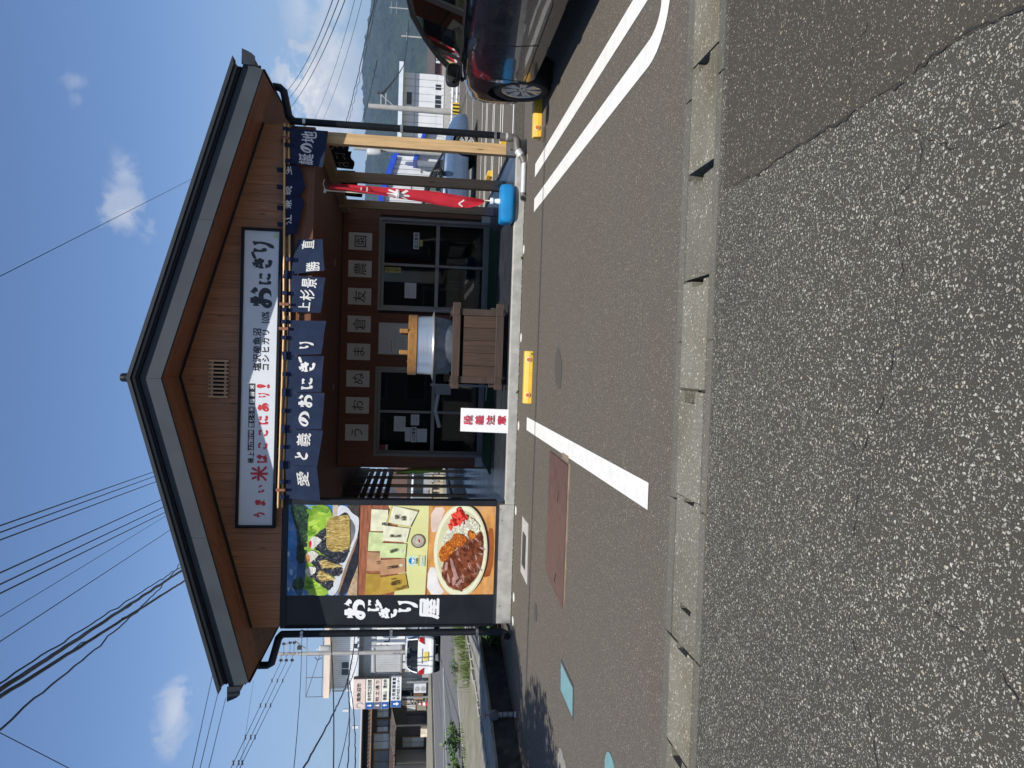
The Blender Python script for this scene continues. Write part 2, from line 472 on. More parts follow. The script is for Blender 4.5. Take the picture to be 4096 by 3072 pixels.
BLACKWALL = mat('blackened_concrete', (.035, .034, .028), .95, .5, 6, bump=.6, bscale=25, dirt=(.012, .012, .009), dscale=2.5, damt=.8)
PAINT = mat('road_paint', (.68, .67, .63), .6, .05, 8, bump=.35, bscale=120, dirt=(.56, .55, .52), dscale=7, damt=.5)
EARTH = mat('bare_ground', (.20, .18, .13), .95, .3, .6, dirt=(.10, .12, .05), dscale=.15, damt=.8)
MOSS = mat('mossy_concrete', (.19, .175, .14), .95, .2, 5, bump=.4, bscale=50, dirt=(.13, .145, .06), dscale=1.1, damt=.9)

# the valley floor out to the horizon
structure(MB().poly([(-9000, -9000, -2.6), (9000, -9000, -2.6), (9000, 9000, -2.6), (-9000, 9000, -2.6)]).build('ground', EARTH))
def slab(name, pts, z, m, depth=2.7):
    return structure(MB().prism([(x, y, z) for x, y in pts], (0, 0, -depth)).build(name, m))
slab('front_road', [(-70, -40), (70, -40), (70, 3.44), (-70, 3.44)], 0, A_ROAD)
slab('parking_lot', [(-4.98, 3.87), (70, 3.87), (70, 31.6), (-3.9, 31.6), (-4.25, 12.2), (-4.40, 11.0), (-4.66, 9.6), (-4.98, 8.4)], 0, A_LOT)
# higher ground by the side road, to the left of the low wall
WALLX = [(-5.45, 3.87), (-4.985, 8.4), (-4.665, 9.6), (-4.405, 11.0), (-4.255, 12.2), (-3.905, 31.6), (-3.9, 70)]
slab('verge', [(-5.6, 3.87), (-5.13, 8.4), (-4.81, 9.6), (-4.55, 11.0), (-4.40, 12.2), (-4.05, 31.6), (-4.05, 70), (-6.6, 70), (-6.95, 19.5), (-7.35, 17), (-7.6, 15), (-7.9, 9), (-8.2, 3.87)], .30, MOSS)
slab('side_road', [(-8.2, 3.87), (-7.9, 9), (-7.6, 15), (-7.35, 17), (-6.95, 19.5), (-6.6, 70), (-13, 70), (-15.3, 34), (-15.9, 29), (-17, 15), (-20, 3.87)], .28, A_SIDE)
slab('far_verge', [(-20, 3.87), (-17, 15), (-15.9, 29), (-15.3, 34), (-13, 70), (-90, 70), (-90, 3.87)], .36, MOSS)
# low retaining wall, blackened
rw = thing('retaining_wall', 'low blackened concrete retaining wall along the left edge of the lot', 'wall', (-4.7, 9, 0))
face = MB(); cap = MB()
for (x0, y0), (x1, y1) in zip(WALLX[:-1], WALLX[1:]):
    d = Vector((x1 - x0, y1 - y0, 0)).normalized(); nrm = Vector((-d.y, d.x, 0)) * .14
    a, b = Vector((x0 - .006, y0, 0)), Vector((x1 - .006, y1, 0))
    face.prism([a, b, b + nrm, a + nrm], (0, 0, .288))
    cap.prism([a + Vector((.02, 0, .289)), b + Vector((.02, 0, .289)), b + nrm + Vector((0, 0, .289)), a + nrm + Vector((0, 0, .289))], (0, 0, .035))
face.build('wall_face', BLACKWALL, rw); cap.build('coping', CONC_D, rw)
# broken kerb between verge strip and path
jg = MB(); J = [(-5.22, 16.5), (-5.24, 14.3), (-5.24, 12.5), (-5.29, 11.4), (-5.35, 10.4), (-5.42, 9.7), (-5.55, 8.0), (-5.8, 5)]
for (x0, y0), (x1, y1) in zip(J[:-1], J[1:]):
    k = 5
    for i in range(k):
        t0, t1 = i / k, (i + 1) / k - .02
        jz = random.uniform(.015, .045); jx = random.uniform(-.015, .015)
        jg.bar((x0 + (x1 - x0) * t0 + jx, y0 + (y1 - y0) * t0, .30 + jz / 2), (x0 + (x1 - x0) * t1 + jx, y0 + (y1 - y0) * t1, .30 + jz / 2), .07, jz)
stuff(jg.build('broken_kerb', CONC))
tag(bpy.data.objects['broken_kerb'], 'broken pale kerb running along the mossy verge', 'kerb')
# asphalt patch of the path between kerb and wall cap
structure(MB().poly([(-5.16, 16.5, .304), (-5.18, 14.3, .304), (-5.18, 12.5, .304), (-5.23, 11.4, .304), (-5.29, 10.4, .304), (-5.36, 9.7, .304), (-5.49, 8.0, .304), (-5.7, 5, .304), (-5.47, 5, .304),
      (-5.2, 8.0, .304), (-4.83, 9.6, .304), (-4.57, 11.0, .304), (-4.42, 12.2, .304), (-4.38, 16.5, .304)]).build('footpath', CONC_D))

# painted lines
def stripe(name, pts, wd, z=.004, parent=None):
    mb = MB(); L = []; R = []
    P = [Vector((*p, 0)) for p in pts]
    for i, p in enumerate(P):
        d = (P[min(i + 1, len(P) - 1)] - P[max(i - 1, 0)]).normalized(); n = Vector((-d.y, d.x, 0)) * wd / 2
        L.append(p + n); R.append(p - n)
    for i in range(len(P) - 1):
        mb.poly([(q.x, q.y, z) for q in (L[i], R[i], R[i + 1], L[i + 1])])
    return structure(mb.build(name, PAINT))
stripe('bay_line', [(-.774, 9.335), (-.774, 4.297)], .162)
U = [(1.955, 9.325), (1.957, 4.86)] + [(2.180 - .223 * math.cos(a), 4.62 - .30 * math.sin(a)) for a in [i * PI / 14 for i in range(15)]] + [(2.40, 4.86), (2.392, 9.343)]
stripe('bay_line', U, .165)
for i, (x0, x1, y) in enumerate([(3.6, 16, 11.9), (3.6, 18, 13.55), (3.6, 18, 13.95), (3.6, 20, 15.25), (3.6, 20, 15.55), (3.6, 22, 17.0), (3.6, 22, 17.3), (3.6, 22, 18.5), (3.6, 24, 22.4), (3.6, 24, 26)]):
    stripe('bay_line', [(x0 - .1 * i, y - .015 * (x1 - x0) * 0), (x1, y - .25)], .11)
for pts in ([(-7.05, 19.0), (-7.35, 17.4), (-7.56, 16.2), (-7.70, 15.0), (-8.05, 9)], [(-10.0, 24.6), (-10.7, 22.5), (-11.35, 20.5), (-12.4, 17)], [(-10.0, 24.6), (-11.6, 22.9), (-13.3, 21.2), (-16.3, 18)]):
    stripe('road_line', pts, .13, .286)
stripe('road_line', [(-15.0, 34), (-15.6, 29.5), (-16.5, 17)], .13, .286)

# road patch and cracks in the foreground
structure(MB().poly([(x, y, .0025) for x, y in [(.83, 3.36), (.81, 3.03), (.83, 2.80), (.83, 2.58), (.84, 2.43), (.85, 2.21), (.86, 2.02), (.88, 1.85), (.87, 1.62), (.87, .4), (9, .4), (9, 3.36)]]).build('road_patch', A_PATCH))
CRK = mat('crack_dirt', (.024, .023, .020), .95, .3, 30)  # dark tone of the flat ribbons drawn as cracks
cr = MB()
def crack(pts, wd):
    P = []
    for i in range(len(pts) - 1):
        a, b = Vector((*pts[i], 0)), Vector((*pts[i + 1], 0))
        for k in range(14): P.append(a.lerp(b, k / 14))
    P.append(Vector((*pts[-1], 0)))
    Q = [p + Vector((noise.noise(p * 7) * .016 + noise.noise(p * 30) * .012, noise.noise(p * 7 + Vector((7, 3, 1))) * .016 + noise.noise(p * 30 + Vector((2, 8, 1))) * .012, 0)) for p in P]
    L = []; R = []
    for i, p in enumerate(Q):
        d = (Q[min(i + 1, len(Q) - 1)] - Q[max(i - 1, 0)]).normalized(); n = Vector((-d.y, d.x, 0))
        wv = wd * max(.05, .3 + 1.1 * noise.noise(p * 17)) / 2 * (1 if wd > .01 else .75)
        L.append(p + n * wv); R.append(p - n * wv)
    for i in range(len(Q) - 1): cr.poly([(q.x, q.y, .005) for q in (L[i], R[i], R[i + 1], L[i + 1])])
crack([(.83, 3.2), (.81, 3.03), (.83, 2.80), (.83, 2.58), (.84, 2.43), (.85, 2.21), (.86, 2.02), (.88, 1.85), (.87, 1.62), (.86, 1.2)], .013)
crack([(1.16, 2.25), (1.09, 2.25), (1.06, 2.33), (.87, 2.35), (.77, 2.32), (.65, 2.31), (.56, 2.25), (.49, 2.17), (.44, 2.15)], .006)
crack([(.61, 1.3), (.61, 1.6), (.61, 1.73), (.60, 1.83), (.67, 1.96), (.70, 2.0)], .007)
crack([(.67, 1.96), (.59, 1.96), (.54, 1.99), (.51, 2.06), (.42, 2.07), (.36, 2.03), (.31, 2.02), (.23, 2.04), (.10, 2.03), (-.04, 2.06), (-.13, 2.11), (-.26, 2.17), (-.36, 2.19), (-.47, 2.19), (-.64, 2.23), (-.77, 2.20), (-.93, 2.13), (-1.03, 2.06), (-1.16, 2.02), (-1.5, 2.0)], .008)
crack([(-.03, 2.34), (-.16, 2.29), (-.26, 2.20)], .006)
crack([(-.76, 1.45), (-.74, 1.52), (-.70, 1.57), (-.65, 1.64), (-.64, 1.75), (-.61, 1.85)], .006)
crack([(-.57, 2.56), (-.60, 2.44), (-.73, 2.40), (-.86, 2.33), (-.95, 2.39), (-1.06, 2.37), (-1.18, 2.32), (-1.27, 2.24), (-1.6, 2.2)], .005)
structure(cr.build('road_cracks', CRK))

# kerb: concrete gutter lids with hand holes, edged by two thin concrete strips
kb = structure(MB().box(-30, 30, 3.445, 3.865, -.32, -.09).build('gutter', mat('gutter_dark', (.03, .03, .026), .95, .3, 8)))
edge = MB()
x = -30.0
while x < 30:
    L = random.uniform(.5, 1.4); j = random.uniform(-.006, .006)
    edge.box(x, x + L - .01, 3.812 + j, 3.90 + j * .5, -.09, .007)
    edge.box(x, x + L - .01, 3.40 + j, 3.468 + j, -.09, .006)
    x += L
stuff(edge.build('gutter_edge', asphalt('edge_concrete', (.13, .122, .10), (.36, .35, .30), 60, 140, .3, .9, (.09, .088, .07), .8, .4), kb))
def lid(wd, notch, nd):
    h = wd / 2 - .004
    n0, n1 = -.09 + nd, .07 + nd
    pts = [(-h, -.168), (h, -.168), (h, n0), (h - notch, n0 + .012), (h - notch, n1 - .012), (h, n1), (h, .168), (-h, .168)]
    return MB().prism([(px, py, 0) for px, py in pts], (0, 0, -.075)).mesh('kerb_block', KERB)
lids = [lid(.55, .022, 0), lid(.55, .045, .02), lid(.55, .030, -.02), lid(.55, .06, .03)]
small = lid(.216, .028, 0)
gaplid = MB().prism([(px, py, 0) for px, py in [(-.271, -.168), (.238, -.168), (.232, -.05), (.208, -.035), (.212, .075), (.240, .085), (.244, .168), (-.271, .168)]], (0, 0, -.075)).mesh('kerb_block', KERB)
XS = [1.55, 1.0, .445, -.115, -.67, -1.21]
xs = [(XS[i] + XS[i + 1]) / 2 for i in range(5)]
k = 1
for i, xc in enumerate([x for x in [1.825 + .556 * q for q in range(14)]][::-1] + xs):
    o = piece('kerb_block', gaplid if abs(xc - .7225) < .01 else lids[(i * 3 + 1) % 4 if xc > 1.6 else (1, 0, 2, 3, 0)[i - 14]], (xc, 3.641 + random.uniform(-.003, .003), random.uniform(.003, .010)), kb, rot=(random.uniform(-.006, .006), random.uniform(-.004, .004), random.uniform(-.006, .006)))
piece('kerb_block', small, (-1.32, 3.641, .0), kb)
for q in range(14):
    piece('kerb_block', lids[q % 4], (-1.70 - .556 * q, 3.641, random.uniform(.002, .009)), kb, rot=(random.uniform(-.006, .006), 0, random.uniform(-.006, .006)))

# covers let into the lot
STEEL_B = mat('brown_checker_plate', (.115, .062, .052), .55, .12, 12, bump=.9, bscale=70, metal=.1, dirt=(.07, .045, .04), dscale=4, damt=.6)
t = thing('steel_cover_plate', 'long brown checker steel plate covering a pit beside the bay line', 'drain cover', (-1.55, 7.1, 0))
MB().prism([(-.905, 7.585, .001), (-.925, 6.65, .001), (-2.235, 6.66, .001), (-2.155, 7.585, .001)], (0, 0, .013)).build('plate', STEEL_B, t)
MB().prism([(-.90, 6.648, .0), (-.90, 6.58, .0), (-2.15, 6.61, .0), (-2.235, 6.655, .0)], (0, 0, .006)).box(-.90, -.84, 6.66, 6.95, 0, .005).build('rim', mat('rusty_concrete', (.20, .15, .10), .9, .25, 8), t)
hm = mat('black_slot', (.01, .01, .01), .9, .1, 5)
MB().bar((-1.22, 7.02, .0145), (-1.34, 7.08, .0145), .018, .002).build('lifting_slot', hm, t)
MB().bar((-2.02, 7.02, .0155), (-2.12, 7.10, .0155), .018, .002).build('lifting_slot', hm, t)
t = thing('drain_grate', 'small steel drain grate set in a pale concrete square by the plinth', 'drain grate', (-2.33, 9.18, 0))
MB().prism([(-1.968, 9.445, 0), (-1.960, 8.935, 0), (-2.685, 8.875, 0), (-2.682, 9.44, 0)], (0, 0, .005)).build('frame', CONC, t)
MB().box(-2.56, -2.14, 9.06, 9.335, .003, .008).build('pit', hm, t)
gm = unit_cube('bar', mat('galvanised_bar', (.20, .20, .20), .5, .15, 20, metal=.6))
for i in range(15): piece('bar', gm, (-2.545 + i * .028, 9.197, .011), t, (.010, .265, .010))
TEAL = mat('teal_cover', (.15, .285, .29), .55, .08, 14, bump=.8, bscale=90, dirt=(.13, .22, .22), dscale=9, damt=.6)
t = thing('utility_cover', 'rectangular pale teal utility cover in the asphalt, left of the brown plate', 'cover', (-2.86, 6.4, 0))
MB().prism([(-2.71, 6.69, 0), (-2.715, 6.12, 0), (-3.0, 6.09, 0), (-3.0, 6.67, 0)], (0, 0, .004)).build('frame', mat('cover_frame', (.05, .05, .05), .7, .1, 9), t)
MB().prism([(-2.735, 6.665, .002), (-2.74, 6.15, .002), (-2.977, 6.123, .002), (-2.977, 6.636, .002)], (0, 0, .006)).build('plate', TEAL, t)
o = MB().lathe([(.13, 0), (.13, .007), (0.001, .007)], (-2.78, 4.90, 0), 28).build('valve_cover', TEAL)
tag(o, 'round pale teal valve cover at the left edge of the lot', 'cover')
o = MB().lathe([(.10, 0), (.10, .005), (.001, .005)], (-2.79, 8.18, 0), 24).build('valve_cover', mat('dark_cover', (.055, .052, .05), .75, .1, 12))
tag(o, 'small dark round cover in the asphalt between grate and left wall', 'cover')
o = MB().lathe([(.085, 0), (.085, .006), (.001, .006)], (2.665, 8.758, 0), 24).build('valve_cover', mat('rust_cover', (.075, .05, .038), .8, .2, 20))
tag(o, 'small rusty round cover beside the right wheel stop', 'cover')
WCAP = mat('white_cap', (.62, .61, .57), .7, .1, 20)
CAPS = [(-3.53, 10.02, 'white round cap at the left end of the concrete plinth'), (-3.2, 10.01, 'white round cap under the black lettered panel'),
        (-2.03, 10.09, 'white round cap at the right end of the tall plinth'), (-.87, 10.10, 'white round cap below the red lettered step sign'),
        (.33, 10.14, 'white round cap in front of the pot stand'), (1.53, 10.165, 'white round cap between pot stand and blue flag base')]
for x, y, lb in CAPS:
    tag(MB().lathe([(.062, 0), (.062, .006), (.03, .007), (.03, .004), (.001, .004)], (x, y, 0), 20).build('inspection_cover', WCAP), lb, 'cover', 'white covers along the foot of the plinth')
tag(MB().lathe([(.062, 0), (.062, .006), (.001, .006)], (2.749, 10.14, 0), 20).build('inspection_cover', mat('grey_cap', (.28, .25, .22), .7, .1, 20)), 'grey round cap beside the grey drain pipe elbow', 'cover')
# oil stain
st = MB(); pts = []
for i in range(26):
    a = 2 * PI * i / 26; r = 1 + .35 * noise.noise(Vector((math.cos(a) * 2, math.sin(a) * 2, 3)))
    pts.append((-.06 + .19 * r * math.cos(a) + .05 * math.sin(a), 7.33 + .19 * r * math.sin(a), .003))
structure(st.poly(pts).build('oil_stain', mat('oil_stain', (.066, .060, .052), .75, .35, 60)))
pts = []
for i in range(26):
    a = 2 * PI * i / 26; r = 1 + .45 * noise.noise(Vector((math.cos(a) * 2, math.sin(a) * 2, 9)))
    pts.append((-3.62 + .14 * r * math.cos(a), 6.47 + .22 * r * math.sin(a), .003))
structure(MB().poly(pts).build('cement_stain', mat('cement_stain', (.20, .185, .16), .9, .25, 25)))

# wheel stops
YEL = mat('yellow_plastic', (.66, .40, .028), .45, .06, 10, dirt=(.50, .33, .06), dscale=9, damt=.45)
ORG = mat('orange_reflector', (.55, .15, .015), .25, .1, 40)
def wheel_stop(x, y, label, group, rotz=0.0, reach=.64):
    t = thing('wheel_stop', label, 'wheel stop', (x, y, 0), group)
    h = reach / 2
    prof = [(-.065, 0), (-.055, .05), (-.035, .098), (.04, .104), (.06, .05), (.065, 0)]
    n = len(prof)
    vs = [(x - h, y + a, z) for a, z in prof] + [(x + h, y + a, z) for a, z in prof]
    for i, (sx, k) in enumerate([(x - h + .035, 0)]): pass
    mb = MB().add(vs, [tuple(range(n)), tuple(range(2 * n - 1, n - 1, -1))] + [(i, (i + 1) % n, n + (i + 1) % n, n + i) for i in range(n)])
    mb.build('body', YEL, t, bevel=.008)
    dz = Vector((0, -.92, .39))
    for sx in (-.215, .215):
        c = Vector((x + sx, y - .0655, .055)) 
        for r, lift, m, nm in ((.031, .002, mat('reflector_ring', (.75, .72, .6), .4, .05, 9), 'ring'), (.025, .006, ORG, 'reflector')):
            d = Vector((0, -.98, .2)); a = Vector((1, 0, 0)); b = d.cross(a).normalized()
            cc = c + d * (lift - .006)
            pts = [cc + a * r * math.cos(q * PI / 9) + b * r * math.sin(q * PI / 9) for q in range(18)]
            MB().prism(pts, d * .006).build(nm, m, t)
    MB().box(x + h - .05, x + h - .02, y - .068, y - .060, .005, .03).build('bolt_slot', mat('slot', (.25, .16, .02), .8, .1, 9), t)
    t.rotation_euler = (0, 0, rotz)
    return t
wheel_stop(-.185, 9.06, 'yellow wheel stop with two orange reflectors in the empty bay', 'yellow wheel stops')
wheel_stop(3.01, 8.99, 'yellow wheel stop beside the dark car front tyre', 'yellow wheel stops')
wheel_stop(3.72, 13.1, 'yellow wheel stop seen behind the right black downpipe', 'yellow wheel stops', PI / 2)
wheel_stop(3.80, 15.6, 'yellow wheel stop seen between the two right posts', 'yellow wheel stops', PI / 2)
# asphalt berm beside the plinth at the right
structure(MB().grid(lambda u, v: (3.0 + u * 6, 10.55 + v * 1.0 + .1 * math.sin(u * 5), .004 + .06 * math.sin(v * PI) * min(1, u * 8)), 24, 8).build('asphalt_berm', A_PATCH, smooth=60))
# ================================================================== THE SHOP
YF = 10.25                                  # front plane
ZF = .135                                   # porch floor
DARK = mat('dark_metal', (.008, .010, .013), .5, .1, 14, spec=.16)
DARK2 = mat('slate_metal', (.024, .029, .036), .5, .08, 9, spec=.25)
FASCIA = mat('fascia_metal', (.035, .044, .055), .6, .12, 2.2, spec=.3)
LIP = mat('fascia_lip', (.10, .102, .105), .5, .05, 6, spec=.3)
ALU = mat('aluminium', (.21, .205, .20), .38, .05, 9, metal=.6)
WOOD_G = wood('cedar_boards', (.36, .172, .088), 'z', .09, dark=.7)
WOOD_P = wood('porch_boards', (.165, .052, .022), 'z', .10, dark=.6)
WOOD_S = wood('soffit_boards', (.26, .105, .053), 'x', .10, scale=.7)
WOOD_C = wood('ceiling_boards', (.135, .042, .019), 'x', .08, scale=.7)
WOOD_POST = wood('post_timber', (.52, .345, .165), 'z', .05, dark=.72, scale=.8)
WOOD_POST2 = wood('post_timber_weathered', (.30, .195, .11), 'z', .06, dark=.7, scale=.8)  # darker tone for the inner posts and the wall plate
SHOP = thing('rice_ball_shop', 'single storey wooden rice ball shop with dark gabled roof and open porch', 'shop', (-.33, YF, 0))

# --- plinth, curb, floor
MB().box(-3.645, -1.985, YF, 10.5, 0, .243).build('plinth', CONC, SHOP, bevel=.008)
MB().box(-1.983, 3.03, YF + .004, 10.40, 0, ZF - .006).build('curb', CONC, SHOP, bevel=.006)
FLOOR = mat('porch_floor_sheet', (.030, .034, .040), .28, .25, 2.5, stretch=(1, 14, 1), spec=.6, dirt=(.058, .058, .062), dscale=1.6, damt=.6)
MB().box(-3.2, 3.0, 10.385, 20.3, 0, ZF).build('porch_floor', FLOOR, SHOP)
MB().box(-3.66, 3.03, 20.3, 24, 0, ZF + .2).build('rear_plinth', CONC, SHOP)
tie = MB()
for x, z in ((-2.2, .17), (-2.75, .18), (-3.4, .17), (-2.05, .2)): tie.lathe([(.014, 0), (.014, .004), (.006, .004), (.006, .001)], (x, YF - .003, z), 14, 'y')
tie.build('form_tie_holes', mat('tie_hole', (.25, .24, .22), .9, .2, 9), SHOP)

# --- gable wall of upright boards
def rake(x): return 4.466 - .2935 * abs(x + .338)          # underside of the soffit
gw = MB().prism([(-3.66, YF + .03, 3.12), (3.01, YF + .03, 3.12), (3.01, YF + .03, rake(3.01)), (-.338, YF + .03, 4.45), (-3.66, YF + .03, rake(-3.66))], (0, .1, 0)).build('gable_wall', mat('wall_backing', (.05, .03, .02), .9, .1, 5), SHOP)
pw = .1152; x = -3.66
while x < 3.01:
    x1 = min(x + pw, 3.012)
    a, b = x + .0015, x1 - .0015
    if a < -.338 < b: top = [(b, rake(b)), (-.338, 4.46), (a, rake(a))]
    else: top = [(b, rake(b)), (a, rake(a))]
    d = random.uniform(0, .0025)
    MB().prism([(a, YF - d, 3.125), (b, YF - d, 3.125)] + [(p, YF - d, z) for p, z in top], (0, .024, 0)).build('plank', WOOD_G, gw)
    x = x1
# trim where the boards meet the soffit
tr = MB()
tr.bar((-3.66, YF - .012, rake(-3.66) - .006), (-.338, YF - .012, 4.452), .03, .022, (0, 0, 1)); tr.bar((-.338, YF - .012, 4.452), (3.01, YF - .012, rake(3.01) - .006), .03, .022, (0, 0, 1))
tr.build('rake_trim', mat('black_trim', (.008, .009, .012), .6, .1, 9), SHOP)
# louvred vent
v = MB().box(-.585, -.115, YF - .012, YF - .004, 3.86, 4.08).build('gable_vent', mat('vent_dark', (.006, .006, .006), .9, .1, 5), SHOP)
VW = wood('vent_slat_wood', (.56, .36, .215), 'z', .08, knots=False)
sm = unit_cube('slat', VW)
for i in range(10): piece('slat', sm, (-.585 + i * .0522, YF - .045, 3.967), v, (.023, .02, .25))
for z in (3.883, 4.052): piece('rail', sm, (-.35, YF - .028, z), v, (.47, .018, .03))

# --- roof: deck, metal, fascia with two lips, soffit boards
Yo = 9.565; YB = 24.0
SL = .2935
def under(x, o=0): return 4.478 - SL * abs(x + .345) + o
XL, XR = -4.115, 3.46
roof = MB()
for xe in (XL, XR):
    roof.prism([(-.345, Yo + .06, under(-.345, .02)), (xe, Yo + .06, under(xe, .02)), (xe - (.03 if xe < 0 else -.03), Yo + .06, under(xe, .26)), (-.345, Yo + .06, under(-.345, .27))], (0, YB - Yo, 0))
roof = roof.build('roof', DARK, SHOP)
seam = unit_cube('standing_seam', DARK)
for s, xe in ((-1, XL), (1, XR)):
    ang = math.atan(SL) * s
    L = abs(xe + .345) / math.cos(ang)
    for i in range(24):
        y = Yo + .35 + i * .58
        piece('standing_seam', seam, ((-.345 + xe) / 2, y, under((-.345 + xe) / 2, .285)), roof, (L, .03, .045), (0, ang, 0))
piece('ridge_cap', unit_cube('ridge_cap', DARK), (-.345, (Yo + YB) / 2, under(-.345, .30)), roof, (.30, YB - Yo, .05))
def raked(mb, y0, y1, lo, hi, x_lo_cut=0.0):
    for s, xe in ((-1, XL), (1, XR)):
        e1 = xe + s * x_lo_cut
        n = Vector((0, y1 - y0, 0))
        mb.prism([(-.345, y0, under(-.345, lo)), (xe, y0, under(xe, lo)), (e1, y0, under(e1, hi)), (-.345, y0, under(-.345, hi))], n)
    return mb
f = MB()
for s, xe in ((-1, XL), (1, XR)):
    cuts = [-.345, -.345 + s * 1.95, xe]
    for a, b in zip(cuts[:-1], cuts[1:]):
        e = -.055 * s if b == xe else 0
        g = .0015 * s
        fb = MB().prism([(a + g, Yo, under(a, 0)), (b - g, Yo, under(b, 0)), (b - g - e, Yo, under(b - e, .245)), (a + g, Yo, under(a, .245))], (0, .05, 0)).build('fascia', FASCIA, SHOP)
raked(MB(), Yo - .055, Yo + .06, .285, .315, .02).build('fascia_lip', LIP, SHOP)
raked(MB(), Yo - .10, Yo + .06, .322, .366, .10).build('roof_edge', DARK2, SHOP)
raked(MB(), Yo - .03, Yo + .06, .248, .284, .0).build('fascia_lip', DARK, SHOP)
# soffit boards run up the slope
sf = raked(MB(), Yo + .052, YF + .12, .012, .03).build('soffit', WOOD_S, SHOP)
sb = unit_cube('plank', WOOD_S)
for s, xe in ((-1, XL + .01), (1, XR - .01)):
    ang = math.atan(SL) * s; L = abs(xe + .345) / math.cos(ang)
    for i in range(6):
        y = Yo + .053 + .1175 * i + .057
        piece('plank', sb, ((-.345 + xe) / 2 , y, under((-.345 + xe) / 2, .004)), sf, (L - .004, .1145, .012), (0, ang, 0))
# eave soffit along the sides, seen beyond the gable boards
for s, xe, xw in ((-1, XL, -3.66), (1, XR, 3.02)):
    MB().prism([(xw, YF, under(xw, -.004)), (xe, YF, under(xe, -.004)), (xe, YF, under(xe, .02)), (xw, YF, under(xw, .02))], (0, 13.5, 0)).build('soffit', WOOD_S, SHOP)
    MB().prism([(xe, Yo + .05, under(xe, -.015)), (xe + s * .018, Yo + .05, under(xe, -.015)), (xe + s * .018, Yo + .05, under(xe, .24)), (xe, Yo + .05, under(xe, .24))], (0, 13.8, 0)).build('eave_board', DARK, SHOP)
# gutters with end caps
for s, xe in ((-1, XL), (1, XR)):
    z0 = under(xe, .09)
    pr = [(0, .02), (0, .12), (.012, .125), (.012, .035), (.10, .035), (.135, .07), (.15, .085), (.175, .15), (.187, .15), (.16, .075), (.145, .06), (.108, .02)]
    gx = xe + s * .03
    g = MB().prism([(gx + s * a, Yo - .03, z0 + b) for a, b in pr], (0, 13.8, 0)).build('gutter', DARK2, SHOP)
    cap_ = [(gx + s * a, Yo - .034, z0 + b) for a, b in [(0, .0), (.105, .0), (.145, .045), (.15, .075), (.19, .155), (.0, .155)]]
    MB().prism(cap_, (0, .012, 0)).build('end_cap', DARK2, g)
    for i in range(6):
        MB().box(min(gx - s * .03, gx + s * .12), max(gx - s * .03, gx + s * .12), Yo + .3 + i * 1.6, Yo + .33 + i * 1.6, z0 + .0, z0 + .02).build('bracket', DARK, g)
# ridge end ornament
t = MB(); t.lathe([(.05, 0), (.052, .02), (.052, .10), (.042, .115), (.001, .118)], (-.345, Yo + .02, under(-.345, .35)), 16)
t.tube([(-.40, Yo + .02, under(-.345, .40)), (-.29, Yo + .02, under(-.345, .40))], .012, 8)
t.build('ridge_finial', DARK, SHOP, smooth=40)

# --- front beam and panel wall frame (left half)
MB().box(-3.66, 3.01, YF + .02, 10.42, 2.82, 3.118).build('front_beam', wood('beam_wood', (.17, .066, .03), 'x', .05), SHOP)
MB().box(-3.675, -1.93, YF - .015, YF + .02, 3.047, 3.117).build('panel_head', DARK2, SHOP)
MB().box(-1.93, 3.0, YF - .004, YF + .02, 3.06, 3.117).build('beam_cover', DARK2, SHOP)
# --- ceiling
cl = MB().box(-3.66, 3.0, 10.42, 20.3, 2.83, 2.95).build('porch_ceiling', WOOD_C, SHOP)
cb = unit_cube('plank', WOOD_C)
for i in range(60): piece('plank', cb, (-.33, 10.5 + i * .164, 2.827), cl, (6.6, .161, .010))
RING = mat('downlight_ring', (.40, .30, .25), .4, .05, 9)
for x, y in ((1.56, 12.9), (-.54, 13.2), (1.53, 11.2), (-.6, 11.4), (-2.73, 17.9), (-2.63, 15.0)):
    d = MB().lathe([(.062, 0), (.062, -.006), (.05, -.006), (.05, .0)], (x, y, 2.821), 24, cap=False).build('downlight', RING, cl)
    MB().lathe([(.05, 0), (.0005, .0)], (x, y, 2.819), 20, cap=False).build('lens', mat('downlight_lens', (.25, .22, .2), .3, .05, 9), d)
# --- porch back wall at y = 14
YW = 14.0
DR = (.885, 2.54); DL = (-1.80, -.19); DT = 2.14
wb = MB()
for a, b, z0, z1 in ((-2.0, DL[0], .27, 2.83), (DL[0], DL[1], DT, 2.83), (DL[1], DR[0], ZF, 2.83), (DR[0], DR[1], DT, 2.83), (DR[1], 2.69, .27, 2.83)):
    wb.box(a, b, YW + .03, YW + .16, z0, z1)
wb = wb.build('porch_wall', mat('wall_backing', (.05, .03, .02)), SHOP)
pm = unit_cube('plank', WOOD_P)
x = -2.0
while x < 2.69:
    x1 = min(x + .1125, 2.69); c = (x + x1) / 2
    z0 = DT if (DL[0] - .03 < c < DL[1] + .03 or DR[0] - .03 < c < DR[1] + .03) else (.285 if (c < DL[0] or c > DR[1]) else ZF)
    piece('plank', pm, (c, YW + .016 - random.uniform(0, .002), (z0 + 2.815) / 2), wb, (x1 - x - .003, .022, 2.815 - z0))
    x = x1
MB().box(-2.0, DL[0] - .02, YW - .004, YW + .2, ZF, .275).build('wall_foot', CONC, SHOP)
MB().box(DR[1] + .02, 2.69, YW - .004, YW + .2, ZF, .285).build('wall_foot', CONC, SHOP)
MB().box(-2.0, 2.69, YW - .012, YW + .006, 2.80, 2.826).build('wall_trim', mat('black_trim', (.01, .01, .01)), SHOP)
